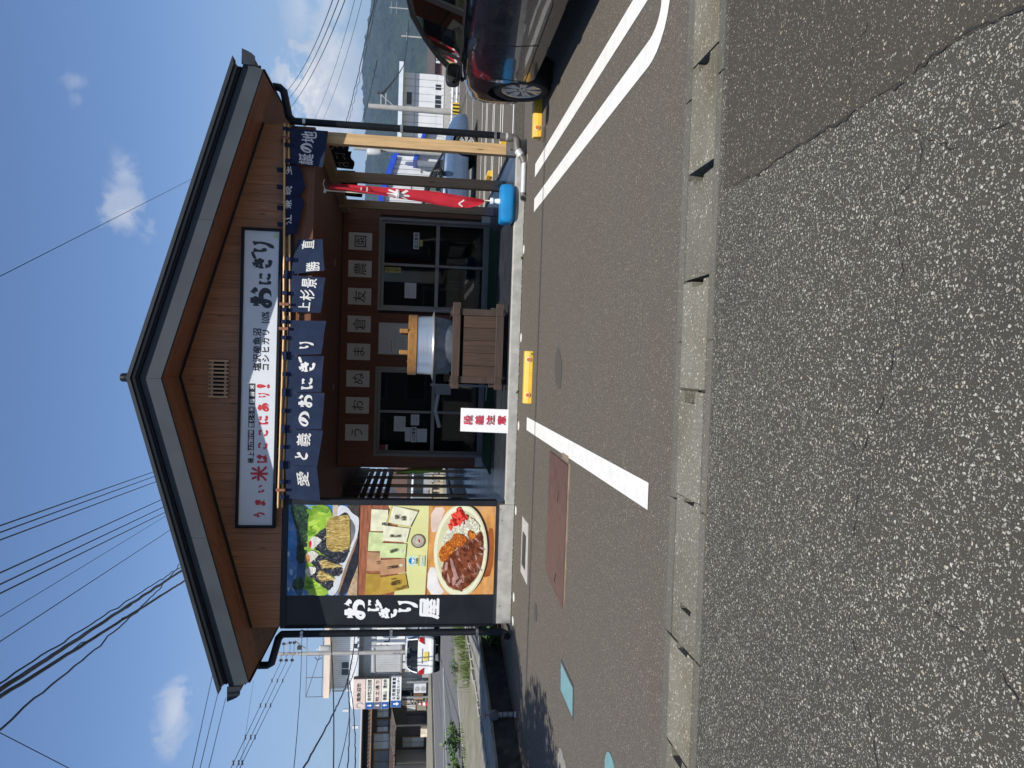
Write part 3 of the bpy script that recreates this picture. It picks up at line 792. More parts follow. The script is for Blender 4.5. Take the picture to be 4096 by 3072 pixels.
# side walls and back of the shop block
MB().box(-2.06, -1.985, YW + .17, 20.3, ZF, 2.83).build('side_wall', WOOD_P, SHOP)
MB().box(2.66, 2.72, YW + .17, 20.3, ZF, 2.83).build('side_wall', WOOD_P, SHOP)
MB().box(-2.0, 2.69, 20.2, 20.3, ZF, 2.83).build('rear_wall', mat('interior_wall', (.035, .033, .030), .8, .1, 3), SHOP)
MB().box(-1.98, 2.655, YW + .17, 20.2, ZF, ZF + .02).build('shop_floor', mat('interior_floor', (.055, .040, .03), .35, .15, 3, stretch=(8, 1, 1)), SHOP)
# sliding doors
PANE = glass('door_glass', (.42, .45, .45), .0)
def sliding_door(x0, x1, label_side):
    dr = MB()
    dr.box(x0 - .02, x0 + .035, YW - .02, YW + .10, ZF, DT + .02); dr.box(x1 - .035, x1 + .02, YW - .02, YW + .10, ZF, DT + .02)
    dr.box(x0 + .035, x1 - .035, YW - .02, YW + .10, DT - .03, DT + .02); dr.box(x0 + .035, x1 - .035, YW - .02, YW + .10, ZF, ZF + .03)
    d = dr.build('sliding_door', ALU, SHOP, bevel=.003)
    xm = (x0 + x1) / 2
    for a, b, y in ((x0 + .037, xm + .025, YW + .045), (xm - .022, x1 - .037, YW + .01)):
        lf = MB()
        lf.box(a, a + .045, y, y + .028, ZF + .032, DT - .032); lf.box(b - .045, b, y, y + .028, ZF + .032, DT - .032)
        lf.box(a + .045, b - .045, y, y + .028, DT - .085, DT - .032); lf.box(a + .045, b - .045, y, y + .028, ZF + .032, .245)
        lf.box(a + .045, b - .045, y, y + .028, 1.055, 1.12)
        l = lf.build('leaf', ALU, d, bevel=.002)
        MB().box(a + .045, b - .045, y + .011, y + .017, 1.12, DT - .085).build('pane', PANE, d)
        MB().box(a + .045, b - .045, y + .011, y + .017, .245, 1.055).build('pane', PANE, d)
        MB().box(a + .012, a + .033, y - .008, y + .002, 1.00, 1.16).build('handle', mat('door_pull', (.12, .12, .12), .4, .05, 9), d)
        MB().box(b - .033, b - .012, y - .008, y + .002, 1.00, 1.16).build('handle', mat('door_pull', (.12, .12, .12)), d)
sliding_door(*DR, 'right'); sliding_door(*DL, 'left')
# posts of the porch: right row, then left row with a louvre of boards above
STEEL = mat('post_shoe', (.26, .255, .25), .5, .12, 14, metal=.7)
def post(x0, x1, y0, dpt, m, z0=ZF):
    p = MB().box(x0, x1, y0, y0 + dpt, z0 + .05, 2.83).build('post', m, SHOP, bevel=.004)
    MB().box(x0 - .004, x1 + .004, y0 - .004, y0 + dpt + .004, z0, z0 + .14).build('shoe', STEEL, p)
    MB().lathe([(.012, 0), (.012, -.012), (.001, -.012)], ((x0 + x1) / 2, y0 - .004, z0 + .07), 8, 'y').build('bolt', mat('bolt_dark', (.08, .08, .08), .4, .1, 9, metal=.6), p)
    return p
post(2.822, 2.968, 10.29, .12, WOOD_POST)
post(2.694, 2.842, 11.87, .12, WOOD_POST2)
post(2.584, 2.722, 13.36, .12, WOOD_POST2)
for y in (16.1, 17.27, 18.45, 19.6): post(-2.965, -2.90, y, .09, WOOD_POST2)
# right wall plate above the posts
MB().prism([(2.83, 10.42, 2.70), (2.95, 10.42, 2.70), (2.72, 14.0, 2.70), (2.60, 14.0, 2.70)], (0, 0, .13)).build('wall_plate', WOOD_POST2, SHOP)
lv = MB().box(-2.975, -2.90, 15.3, 19.85, 2.55, 2.83).build('louvre', mat('louvre_dark', (.05, .03, .022), .7, .1, 5), SHOP)
lm = unit_cube('slat', mat('louvre_dark', (.05, .03, .022)))
for z in (2.465, 2.305, 2.148, 1.982): piece('slat', lm, (-2.93, 17.6, z), lv, (.03, 4.5, .108))
# rear cross wall closes the left passage above the louvre line
# downpipes
CL_ = mat('pipe_clamp', (.45, .45, .45), .3, .1, 9, metal=.85)
PVC_W = mat('grey_pvc', (.50, .51, .51), .4, .06, 14)
PVC_B = mat('brown_grey_pvc', (.115, .105, .095), .45, .08, 14)
dp = MB().tube([(-3.745, 10.22, 3.10), (-3.745, 10.22, .14), (-3.752, 10.20, .10), (-3.755, 10.15, .075), (-3.755, 10.05, .07)], .047, 14)
dp = dp.build('downpipe', DARK, SHOP, smooth=40)
MB().tube([(XL - .12, 10.4, 3.42), (XL - .12, 10.4, 3.30), (XL - .08, 10.37, 3.24), (-3.80, 10.23, 3.13), (-3.745, 10.22, 3.08)], .05, 14).build('elbow', DARK, dp, smooth=40)
for z in (2.826, 1.641, .471): MB().lathe([(.053, -.018), (.053, .018), (.049, .018), (.049, -.018)], (-3.745, 10.22, z), 20).box(-3.76, -3.73, 10.22, 10.30, z - .012, z + .012).build('bracket', CL_, dp)
dp = MB().tube([(3.058, 10.23, 3.14), (3.058, 10.23, .36)], .046, 14).build('downpipe', DARK, SHOP, smooth=40)
MB().tube([(XR + .12, 10.5, 3.42), (XR + .11, 10.5, 3.33), (XR + .05, 10.46, 3.27), (3.12, 10.25, 3.16), (3.058, 10.23, 3.10)], .05, 14).build('elbow', DARK, dp, smooth=40)
for z in (2.958, 1.691, .435): MB().lathe([(.052, -.018), (.052, .018), (.048, .018), (.048, -.018)], (3.058, 10.23, z), 20).box(3.03, 3.045, 10.23, 10.33, z - .012, z + .012).build('bracket', CL_, dp)
MB().tube([(3.04, 10.225, .37), (3.035, 10.215, .20)], .055, 14).build('coupling', PVC_B, dp, smooth=40)
MB().lathe([(.057, -.015), (.057, .015)], (3.04, 10.22, .28), 16).build('ring', PVC_W, dp, smooth=40)
MB().tube([(3.035, 10.215, .22), (3.03, 10.21, .165), (3.0, 10.19, .14), (2.90, 10.18, .135), (2.85, 10.175, .12), (2.80, 10.165, .085), (2.755, 10.16, .05), (2.70, 10.16, .035)], .05, 14).build('elbow', PVC_B, dp, smooth=40)
MB().tube([(2.86, 10.1752, .125), (2.79, 10.163, .078)], .053, 14).build('sleeve', PVC_W, dp, smooth=40)
MB().tube([(2.72, 10.16, .035), (2.27, 10.16, .035)], .036, 14).build('outlet_pipe', PVC_W, dp, smooth=40)
MB().tube([(2.29, 10.16, .035), (2.235, 10.158, .035), (2.215, 10.14, .036), (2.21, 10.10, .038)], .043, 14).build('outlet_elbow', PVC_B, dp, smooth=40)
MB().lathe([(.036, 0), (.001, .0)], (2.21, 10.097, .038), 14, 'y', cap=False).build('outlet_mouth', hm, dp)

# ================================================================== PHOTO PANEL WALL
PP = thing('photo_panel', 'tall black wall panel with three food photographs and white brush lettering', 'sign panel', (-2.8, YF, .243))
BLACK = mat('panel_black', (.012, .014, .019), .38, .1, 4)
MB().box(-3.665, -1.935, YF + .003, YF + .12, .244, 3.046).build('backing', BLACK, PP)
for a in ((-3.675, -3.645), (-2.003, -1.93)): MB().box(a[0], a[1], YF - .022, YF + .14, .243, 3.048).build('frame', DARK if a[0] < -3 else BLACK, PP)
MB().box(-3.645, -2.003, YF - .012, YF + .12, .225, .252).build('frame', DARK2, PP)
for z in (2.11, 1.175): MB().box(-3.642, -3.236, YF - .0012, YF + .004, z - .0015, z + .0015).build('panel_joint', mat('joint_grey', (.10, .11, .12), .4, .1, 9), PP)
SX0, SX1 = -3.232, -2.006
def PX(u): return SX0 + u * (SX1 - SX0)
STRAIGHT = ('table_wood', 'cream_sheet', 'card', 'card_yellow', 'card_white', 'small_print', 'table', 'stone', 'speckle', 'warm_table', 'sky')
def organic(pts, k=2, jit=.006, seed=0.0):
    """rounded and slightly ragged outline"""
    for _ in range(k):
        q = []
        for i in range(len(pts)):
            a, b = pts[i], pts[(i + 1) % len(pts)]
            q += [(a[0] * .75 + b[0] * .25, a[1] * .75 + b[1] * .25), (a[0] * .25 + b[0] * .75, a[1] * .25 + b[1] * .75)]
        pts = q
    return [(u + jit * noise.noise(Vector((u * 28, v * 28, seed))) + jit * .8 * noise.noise(Vector((u * 70, v * 70, seed))), v + jit * noise.noise(Vector((u * 28, v * 28, seed + 9))) + jit * .8 * noise.noise(Vector((u * 70, v * 70, seed + 9)))) for u, v in pts]
def art(name, z0, z1, layers):
    """a printed photograph: flat coloured shapes laid over one another, lower edge at z0"""
    mats_ = []; mb = MB(); lay = [0]
    def flat(pts, m):
        if m not in mats_: mats_.append(m)
        y = YF - .001 - .00035 * min(lay[0], 24) - .0000012 * lay[0]
        mb.poly([(PX(min(1, max(0, u))), y, z0 + min(1, max(0, v)) * (z1 - z0)) for u, v in pts], mats_.index(m))
        lay[0] += 1
    def inside(u, v, P):
        c = False
        for i in range(len(P)):
            (a, b), (p, q) = P[i - 1], P[i]
            if (b > v) != (q > v) and u < (p - a) * (v - b) / (q - b) + a: c = not c
        return c
    for i, (m, pts) in enumerate(layers):
        nm = m.name[6:]
        if nm not in STRAIGHT and not nm.startswith(('bag', 'pack', 'medal', 'card', 'seal', 'plate')):
            pts = organic(pts, 2 if len(pts) > 5 else 1, .010 if nm in ('rice_pile', 'cutlet', 'pickle', 'trees', 'nori') else .005, i)
        if nm in ('nori', 'egg', 'cutlet', 'pickle', 'rice_pile', 'rice', 'plate_rim') or nm.startswith(('bag', 'pack')):
            k_ = .010 if nm != 'plate_rim' else .03
            flat([(u + k_ * .5, v - k_) for u, v in pts], SHD)
        flat(pts, m)
        rn = random.Random(i * 7 + len(pts))
        for nm2, cols, n_, sz, asp in DETAIL.get(nm, ()):
            us = [q[0] for q in pts]; vs_ = [q[1] for q in pts]; got = 0
            for _ in range(n_ * 6):
                if got >= n_: break
                u, v = rn.uniform(min(us), max(us)), rn.uniform(min(vs_), max(vs_))
                if inside(u, v, pts):
                    got += 1; a_ = rn.uniform(0, 6.28) if asp == 1 else rn.gauss(.5 * PI, .25) if asp > 1 else rn.gauss(.9, .5)
                    flat(blob(u, v, sz * rn.uniform(.5, 1.2) * max(asp, 1 / asp if asp < 1 else asp), sz * rn.uniform(.5, 1.1), 7, .3, a_, rn.random()), rn.choice(cols))
    return mb.build(name, mats_, PP)
SHD = None
DETAIL = {}
def blob(cx, cy, rx, ry, n=24, rough=0.0, rot=0.0, seed=0):
    out = []
    for i in range(n):
        a = 2 * PI * i / n; k = 1 + rough * noise.noise(Vector((math.cos(a) * 2.2, math.sin(a) * 2.2, seed * 3.7 + .3))) * 1.8
        x, y = rx * k * math.cos(a), ry * k * math.sin(a)
        out.append((cx + x * math.cos(rot) - y * math.sin(rot), cy + x * math.sin(rot) + y * math.cos(rot)))
    return out
def pr(name, col, var=.1, scale=12, stretch=(1, 1, 1), rough=.35, **k): return mat('print_' + name, col, rough, var, scale, stretch, **k)
SHD = pr('shadow', (.030, .020, .014), .3, 9)
_w1, _w2, _g1 = pr('grain_light', (.78, .77, .68), .05, 9), pr('grain_mid', (.55, .54, .44), .05, 9), pr('glint', (.40, .42, .46), .1, 9)
DETAIL = {'rice_pile': [('g', (_w1, _w2), 190, .012, 1.6)], 'rice': [('g', (_w1, _w2), 26, .011, 1)],
          'nori': [('s', (_g1, pr('nori_mid', (.07, .075, .085), .1, 9)), 26, .006, .45)],
          'egg': [('s', (pr('egg_dark', (.27, .18, .045), .2, 9), pr('egg_light', (.60, .48, .20), .2, 9)), 60, .008, 5)],
          'field': [('b', (pr('field_dark', (.12, .27, .025), .2, 9), pr('field_light', (.40, .58, .08), .2, 9), pr('field_mid', (.26, .46, .045), .2, 9)), 60, .03, 3)],
          'cutlet': [('c', (pr('crumb_light', (.66, .24, .035), .2, 9), pr('crumb_dark', (.22, .04, .005), .2, 9), pr('crumb_mid', (.45, .11, .012), .2, 9)), 130, .012, 1)],
          'pickle': [('p', (pr('pickle_light', (.78, .08, .05), .1, 9), pr('pickle_dark', (.34, .005, .006), .1, 9)), 40, .018, .4)],
          'curry': [('c', (pr('curry_mid', (.21, .065, .03), .2, 9), pr('curry_deep', (.10, .02, .007), .2, 9)), 50, .026, .5), ('h', (pr('curry_glint', (.42, .25, .22), .25, 9), pr('curry_soft', (.30, .14, .10), .2, 9)), 34, .012, .3)],
          'trees': [('t', (pr('tree_light', (.045, .10, .045), .2, 9), pr('tree_dark', (.010, .024, .015), .2, 9)), 60, .016, 1)],
          'sky': [('k', (pr('cloud', (.42, .52, .64), .1, 6), pr('cloud_soft', (.18, .33, .54), .1, 6)), 26, .035, 1)]}
# picture coordinates: first picture measured on a 0..1 square, u to the right, v up
def q1(X, Y): return ((1585 - Y) / 1422, (1330 - X) / 1150)     # onigiri
NORI = pr('nori', (.014, .016, .022), .6, 60, bump=.5, dirt=(.20, .21, .25), dscale=34, damt=.7)
EGG = pr('egg', (.46, .34, .11), .35, 8, (9, 1, 1), dirt=(.26, .17, .04), dscale=20, damt=.7)
WHT = pr('rice', (.66, .66, .62), .2, 60, dirt=(.36, .35, .32), dscale=40, damt=.7)
TRAY = pr('tray', (.62, .66, .70), .12, 5, dirt=(.36, .38, .42), dscale=5, damt=.6)
L1 = [(pr('sky', (.045, .19, .47), .3, 4, (1, 1, .6), dirt=(.42, .52, .66), dscale=4, damt=.8), [(0, 0), (1, 0), (1, 1), (0, 1)]),
      (pr('hills', (.045, .105, .19), .2, 9), [q1(*p) for p in [(330, 1585), (320, 1400), (345, 1160), (335, 780), (330, 600), (290, 470), (240, 330), (215, 240), (215, 160), (500, 160), (470, 1585)]]),
      (pr('trees', (.016, .040, .022), .6, 16, dirt=(.04, .09, .05), dscale=14, damt=.8), [q1(*p) for p in [(330, 1060), (322, 900), (335, 760), (330, 600), (290, 470), (250, 380), (215, 260), (215, 160), (495, 160), (505, 400), (510, 620), (480, 900), (450, 1080), (400, 1090)]]),
      (pr('field', (.22, .40, .035), .4, 3, dirt=(.42, .60, .09), dscale=2.2, damt=.9), [q1(*p) for p in [(492, 160), (895, 160), (895, 700), (1000, 1585), (455, 1585), (480, 1100), (505, 800)]]),
      (pr('trees', (0, 0, 0)), [q1(*p) for p in [(270, 1400), (300, 1330), (360, 1300), (440, 1320), (465, 1400), (440, 1480), (340, 1500), (290, 1460)]]),
      (pr('table', (.50, .42, .33), .1, 20), [q1(*p) for p in [(893, 160), (985, 160), (985, 420), (893, 420)]]),
      (pr('black_cloth', (.020, .022, .030), .4, 9), [q1(*p) for p in [(1330, 160), (1330, 1000), (1310, 1180), (1160, 1585), (985, 1585), (1100, 1000), (1140, 160)]]),
      (pr('stone', (.46, .34, .22), .25, 24, dirt=(.25, .17, .1), dscale=20, damt=.6), [q1(*p) for p in [(1335, 1100), (1335, 1590), (1155, 1590), (1230, 1370), (1305, 1180)]]),
      (pr('speckle', (.06, .05, .045), .5, 60), [q1(*p) for p in [(1140, 160), (1340, 160), (1335, 350), (1220, 270), (1135, 200)]]),
      (TRAY, [q1(*p) for p in [(985, 170), (1070, 165), (1140, 200), (1225, 300), (1335, 350), (1330, 500), (1290, 760), (1230, 900), (1100, 1250), (985, 1585), (850, 1585), (860, 1500), (960, 1300), (1000, 700), (970, 300)]]),
      (pr('tray_in', (.16, .17, .18), .2, 5), [q1(*p) for p in [(1130, 300), (1230, 420), (1275, 500), (1270, 640), (1200, 800), (1100, 900), (1100, 400)]]),
      (pr('tray_rim', (.30, .20, .14), .2, 9), [q1(*p) for p in [(1325, 600), (1300, 760), (1190, 1060), (1030, 1585), (990, 1585), (1120, 1120), (1230, 860)]]),
      (NORI, [q1(*p) for p in [(470, 1200), (560, 1120), (700, 1130), (860, 1280), (950, 1380), (900, 1490), (830, 1500), (700, 1400), (560, 1290)]]),
      (WHT, [q1(*p) for p in [(470, 1180), (530, 1130), (620, 1130), (660, 1180), (600, 1260), (530, 1290), (480, 1230)]]),
      (EGG, [q1(*p) for p in [(688, 1180), (790, 1230), (960, 1310), (950, 1345), (690, 1350)]]),
      (NORI, [q1(*p) for p in [(540, 960), (640, 940), (860, 980), (1090, 1150), (1060, 1270), (940, 1300), (720, 1170), (560, 1090)]]),
      (WHT, [q1(*p) for p in [(480, 940), (560, 870), (640, 900), (690, 940), (620, 1010), (540, 1075), (480, 1050)]]),
      (pr('salmon', (.50, .22, .07), .4, 40), [q1(*p) for p in [(465, 960), (500, 925), (540, 960), (550, 1040), (520, 1075), (475, 1060)]]),
      (EGG, [q1(*p) for p in [(728, 1010), (850, 1050), (1000, 1110), (1075, 1120), (1070, 1140), (735, 1160)]]),
      (NORI, [q1(*p) for p in [(610, 640), (800, 490), (1040, 300), (1100, 280), (1150, 320), (1200, 800), (1170, 900), (1110, 1060), (1030, 1100), (850, 1000), (700, 900), (600, 860), (680, 760), (640, 680)]]),
      (WHT, [q1(*p) for p in [(545, 680), (610, 650), (690, 680), (728, 710), (690, 770), (640, 800), (600, 865), (555, 850), (520, 760)]]),
      (pr('plum', (.52, .03, .07), .2, 30), [q1(*p) for p in [(510, 750), (555, 705), (568, 780), (550, 850), (525, 830)]]),
      (EGG, [q1(*p) for p in [(795, 400), (900, 350), (1140, 310), (1165, 340), (1200, 760), (1170, 870), (815, 910), (795, 600)]])]
art('onigiri_photo', 2.113, 3.043, L1)
def q2(X, Y): return ((1580 - Y) / 1415, (1235 - X) / 1090)
CREAM = (.66, .66, .30)
INK = pr('ink', (.02, .018, .018), .2, 9)
def packs():
    L = [(pr('table_wood', (.30, .105, .055), .3, 6, (1, 1, 8)), [(0, 0), (1, 0), (1, 1), (0, 1)]),
         (pr('cream_sheet', CREAM, .06, 3), [q2(*p) for p in [(590, 165), (1250, 165), (1240, 800), (1210, 1580), (720, 1580), (860, 700)]])]
    bag = [((270, 1240, 500, 1575), (.42, .27, .045)), ((285, 900, 500, 1200), (.44, .25, .14)), ((300, 585, 530, 885), (.56, .66, .33)), ((330, 225, 590, 570), (.70, .70, .50))]
    for (x0, y0, x1, y1), c in bag:
        L.append((pr('bag_%d' % y0, c, .14, 9), [q2(x0, y0), q2(x1, y0 + 10), q2(x1, y1), q2(x0 - 10, y1)]))
    fb = [([(500, 1300), (890, 1240), (940, 1480), (500, 1575)], (.46, .30, .05)), ([(490, 1025), (880, 1000), (890, 1225), (500, 1265)], (.48, .27, .145)),
          ([(490, 755), (895, 770), (880, 990), (480, 990)], (.57, .67, .34)), ([(530, 480), (940, 525), (890, 745), (510, 720)], (.72, .72, .53)),
          ([(640, 165), (1068, 240), (950, 505), (560, 440)], (.52, .42, .13)), ([(670, 165), (1060, 260), (945, 495), (600, 430)], (.72, .72, .54))]
    for i, (p, c) in enumerate(fb): L.append((pr('pack_%d' % i, c, .10, 10), [q2(*a) for a in p]))
    for cx, cy in ((815, 1108), (858, 633), (830, 880), (948, 380)):
        L.append((pr('seal', (.62, .62, .50), .1, 9), [q2(cx + 26 * math.sin(a) * .7, cy + 32 * math.cos(a)) if cx != 815 else q2(cx + 34 * math.sin(a), cy + 20 * math.cos(a)) for a in [k * PI / 8 for k in range(16)]]))
    for r, c in ((112, (.08, .05, .04)), (100, (.30, .25, .20)), (82, (.55, .53, .42)), (60, (.42, .38, .30)), (52, (.58, .56, .45))):
        L.append((pr('medal_%d' % r, c, .06, 9), [q2(1077 + r * math.cos(a), 722 + r * math.sin(a)) for a in [k * PI / 16 for k in range(32)]]))
    L.append((pr('bowl_red', (.55, .04, .05), .1, 9), [q2(1080, 690), q2(1115, 705), q2(1115, 740), q2(1080, 755)]))
    L.append((pr('card', (.56, .70, .48), .04, 9), [q2(925, 950), q2(1195, 955), q2(1190, 1125), q2(920, 1122)]))
    L.append((pr('card_blue', (.02, .20, .55), .05, 9), [q2(985 + 52 * math.cos(a), 1036 + 52 * math.sin(a)) for a in [k * PI / 14 for k in range(28)]]))
    L.append((pr('card_white', (.74, .78, .74), .03, 9), [q2(*p) for p in [(990, 985), (1030, 1030), (1035, 1040), (990, 1086), (980, 1065), (995, 1045), (975, 1035), (995, 1020), (980, 1005)]]))
    L.append((pr('card_yellow', (.70, .45, .05), .05, 9), [q2(1088, 948), q2(1112, 950), q2(1105, 1122), q2(1082, 1122)]))
    for X0 in (1150, 1175): L.append((pr('small_print', (.30, .38, .28), .6, 90, (3, 1, .2)), [q2(X0, 955), q2(X0 + 12, 955), q2(X0 + 6, 1110), q2(X0 - 6, 1110)]))
    return L
art('rice_pack_photo', 1.178, 2.110, packs())
lt = MB()
def on2(X, Y, ch, s, ang=0.0, br=0):
    u, v = q2(X, Y); c = (PX(u), YF - .0195, 1.178 + v * .932)
    letter(lt, ch, c, s, s, (math.cos(ang), 0, math.sin(ang)), (-math.sin(ang), 0, math.cos(ang)), bold=.02, br=br)
for ch, X, Y in (('笑', 735, 340), ('縁', 835, 360), ('雪', 655, 640), ('む', 705, 645), ('ろ', 745, 645), ('米', 780, 640), ('棚', 660, 885), ('田', 700, 870), ('米', 735, 860), ('は', 620, 1140), ('さ', 665, 1135), ('掛', 690, 1130), ('け', 715, 1128), ('米', 745, 1125), ('魚', 700, 1390), ('沼', 775, 1375), ('コ', 750, 1485), ('シ', 790, 1475), ('ヒ', 825, 1465), ('カ', 860, 1450), ('リ', 895, 1438)):
    on2(X, Y, ch, .066 if ch in '笑縁魚沼' else .045, .05)
for ch, X, Y in (('塩', 680, 1325), ('沢', 700, 1320), ('産', 720, 1315)): on2(X, Y, ch, .02)
for i, ch in enumerate('新潟県'): on2(1058, 1065 - i * 30, ch, .026)
for i in range(4): on2(1097, 1095 - i * 38, 'ー', .022)
for i, ch in enumerate('雪むろ'): on2(520 + i * 45, 450, ch, .042)
on2(455, 1060, 'は', .05)
stuff(lt.build('pack_lettering', INK, PP))
def q3(X, Y): return ((1555 - Y) / 1390, (1205 - X) / 1085)
L3 = [(pr('warm_table', (.58, .27, .075), .22, 5, (1, 1, 3), dirt=(.66, .42, .22), dscale=3, damt=.7), [(0, 0), (1, 0), (1, 1), (0, 1)]),
      (pr('warm_dark', (.30, .085, .02), .2, 5), [q3(*p) for p in [(1080, 500), (1195, 520), (1180, 1250), (1000, 1300), (1080, 900)]]),
      (pr('table_glare', (.72, .70, .68), .1, 5), [q3(*p) for p in [(130, 1120), (260, 1130), (300, 1380), (430, 1555), (110, 1555)]]),
      (pr('table_glare2', (.70, .55, .47), .12, 5), [q3(*p) for p in [(150, 200), (400, 180), (300, 420), (250, 570), (150, 580)]])]
plate = lambda k, ox=0: [q3(648 + ox + 437 * k * math.cos(a), 868 + 735 * k * math.sin(a)) for a in [i * PI / 28 for i in range(56)]]
L3 += [(pr('plate_rim', (.60, .58, .38), .05, 5), plate(1.0)), (pr('plate', (.75, .74, .54), .05, 6), plate(.965, -8)), (pr('plate_in', (.58, .58, .36), .06, 5), plate(.87, -4)),
       (pr('rice_pile', (.70, .69, .50), .2, 80, dirt=(.42, .41, .24), dscale=60, damt=.8), [q3(*p) for p in [(330, 800), (370, 640), (430, 520), (520, 480), (640, 420), (740, 340), (840, 360), (920, 440), (950, 520), (910, 620), (760, 680), (560, 720), (400, 780)]]),
       (pr('curry', (.15, .036, .013), .5, 9, dirt=(.26, .10, .055), dscale=11, damt=.7), [q3(*p) for p in [(960, 530), (1005, 650), (1020, 860), (1000, 1080), (930, 1260), (830, 1390), (700, 1480), (610, 1490), (500, 1450), (400, 1340), (345, 1260), (360, 1080), (400, 1010), (560, 860), (760, 680), (900, 640)]]),
       (pr('cutlet', (.50, .14, .014), .6, 70, bump=.5, dirt=(.20, .035, .005), dscale=34, damt=.95), [q3(*p) for p in [(290, 900), (330, 820), (400, 740), (500, 680), (510, 600), (650, 600), (720, 640), (750, 700), (700, 770), (590, 800), (540, 860), (460, 950), (440, 1000), (340, 1055), (300, 980)]]),
       (pr('cutlet', (0, 0, 0)), [q3(*p) for p in [(760, 550), (800, 540), (850, 590), (910, 640), (840, 660), (770, 690)]]),
       (pr('pickle', (.62, .025, .02), .4, 35, dirt=(.40, .008, .008), dscale=30, damt=.7), [q3(*p) for p in [(550, 195), (590, 180), (660, 230), (650, 290), (760, 305), (720, 380), (650, 400), (560, 490), (480, 480), (440, 525), (435, 500), (470, 460), (455, 400), (500, 370), (470, 300), (500, 310), (560, 250)]])]
for i, p in enumerate([[(480, 960), (520, 1010), (600, 1240), (640, 1300), (560, 1330), (520, 1180), (490, 1100)], [(400, 1040), (450, 1050), (440, 1160), (390, 1180)], [(430, 1190), (480, 1290), (490, 1390), (450, 1340)],
                       [(590, 820), (610, 900), (640, 980), (600, 900)], [(770, 1040), (800, 1100), (830, 1190), (780, 1110)], [(690, 1200), (710, 1260), (700, 1320)], [(580, 1390), (660, 1300), (700, 1330), (620, 1420)], [(530, 1250), (600, 1340), (540, 1430), (520, 1350)]]):
    L3.append((pr('curry_glint', (.42, .25, .22), .25, 9), [q3(*a) for a in p]))
art('curry_photo', .258, 1.174, L3)
# brush lettering on the black strip, one above the other
lt = MB()
WP = mat('white_lettering', (.78, .79, .80), .45, .04, 20)
for ch, X0, X1, Y0, Y1 in (('お', 665, 885, 605, 815), ('に', 885, 1015, 600, 735), ('ぎ', 1005, 1180, 655, 815), ('り', 1185, 1390, 610, 755), ('屋', 1400, 1605, 605, 805)):
    px, py = 1100 + (X0 + X1) / 2 / 2.4578, 2150 + (Y0 + Y1) / 2 / 2.4578
    x = -3.224 + (2379.7 - py) * .003395; z = 3.047 - (px - 1147) * .003385
    chars_of('character', WP, PP, [((ch, (x, YF - .0015, z), (Y1 - Y0) / 2.4578 * .0034, (X1 - X0) / 2.4578 * .0034), dict(bold=.045, br=.24, slant=.06))])
# ================================================================== SIGN ABOVE THE PORCH
SG = thing('shop_signboard', 'long white signboard with black frame and red and black brush lettering under the gable', 'sign', (-.34, 10.2, 3.21))
YS = 10.175
WB = mat('sign_white', (.62, .65, .69), .35, .03, 4)
def sgp(px, py):
    """layout of the sign face, from its top left corner"""
    a = (2110.3 - py); return -2.303 + a * .003277, 3.706 - (px - 943.5 - a * .01557) * .0032
c0 = [sgp(943.5, 2110.3), sgp(962.2, 909.7), sgp(1122.5, 909.7), sgp(1102, 2110.3)]
MB().prism([(x, YS, z) for x, z in c0], (0, .07, 0)).build('board', WB, SG)
fr = MB(); ctr = Vector((sum(p[0] for p in c0) / 4, 0, sum(p[1] for p in c0) / 4))
for i in range(4):
    a, b = Vector((c0[i][0], 0, c0[i][1])), Vector((c0[(i + 1) % 4][0], 0, c0[(i + 1) % 4][1]))
    d = (b - a).normalized(); inn = (ctr - (a + b) / 2); inn = (inn - d * inn.dot(d)).normalized()
    e = .0355
    a2, b2 = a + inn * e + (d * e if i % 2 else d * 0), b + inn * e - (d * e if i % 2 else d * 0)
    if i % 2: a, b = a + d * e, b - d * e; a2, b2 = a + inn * e, b + inn * e
    else: a2, b2 = a + inn * e, b + inn * e
    fr.prism([Vector((q.x, YS - .028, q.z)) for q in (a, b, b2, a2)], (0, .105, 0))
fr.build('frame', DARK, SG)
RED = mat('red_lettering', (.52, .022, .035), .45, .08, 14)
BLK = mat('black_lettering', (.016, .017, .020), .45, .1, 14)
red, blk, wht = [], [], []; pl = []
def zA(X, Y): return sgp(900 + X / 2.37, 1450 + Y / 2.37)
def zB(X, Y): return sgp(900 + X / 2.764, 850 + Y / 2.764)
def put_(jobs, ch, p, wd, ht, yl=.0025, **k): jobs.append(((ch, (p[0], YS - yl, p[1]), wd, ht), k))
u_ = .0032 / 2.37 * 1.02
for ch, X, Y, s, h in (('う', 330, 1440, 62, 110), ('ま', 335, 1320, 76, 106), ('い', 342, 1190, 80, 72), ('米', 325, 1045, 130, 165), ('は', 348, 900, 84, 106), ('こ', 350, 778, 72, 92),
                       ('こ', 355, 655, 72, 92), ('に', 357, 530, 92, 98), ('あ', 358, 412, 88, 110), ('り', 360, 295, 52, 108), ('!', 355, 210, 38, 118)):
    put_(red, ch, zA(X, Y), s * u_ * 1.06, h * u_ * .98, br=.25, bold=.04 if ch != '!' else .02)
for ch, X, Y in (('極', 243, 920), ('上', 248, 862)): put_(blk, ch, zA(X, Y), 50 * u_, 56 * u_, bold=.03)
for X0, X1, Y0, Y1, s in ((213, 275, 628, 828, 'はざ掛け米'), (218, 278, 408, 606, '雪むろ米'), (222, 283, 187, 388, '棚田米')):
    p = [zA(X0, Y1), zA(X0 + 2, Y0), zA(X1, Y0), zA(X1 - 2, Y1)]
    pl = MB().prism([(x, YS - .0015, z) for x, z in p], (0, .002, 0)).build('black_plate', BLK, SG)
    n = len(s)
    for i, ch in enumerate(s):
        put_(wht, ch, zA((X0 + X1) / 2, Y1 - (i + .5) * (Y1 - Y0) / n), 42 * u_, 46 * u_, .004, bold=.02)
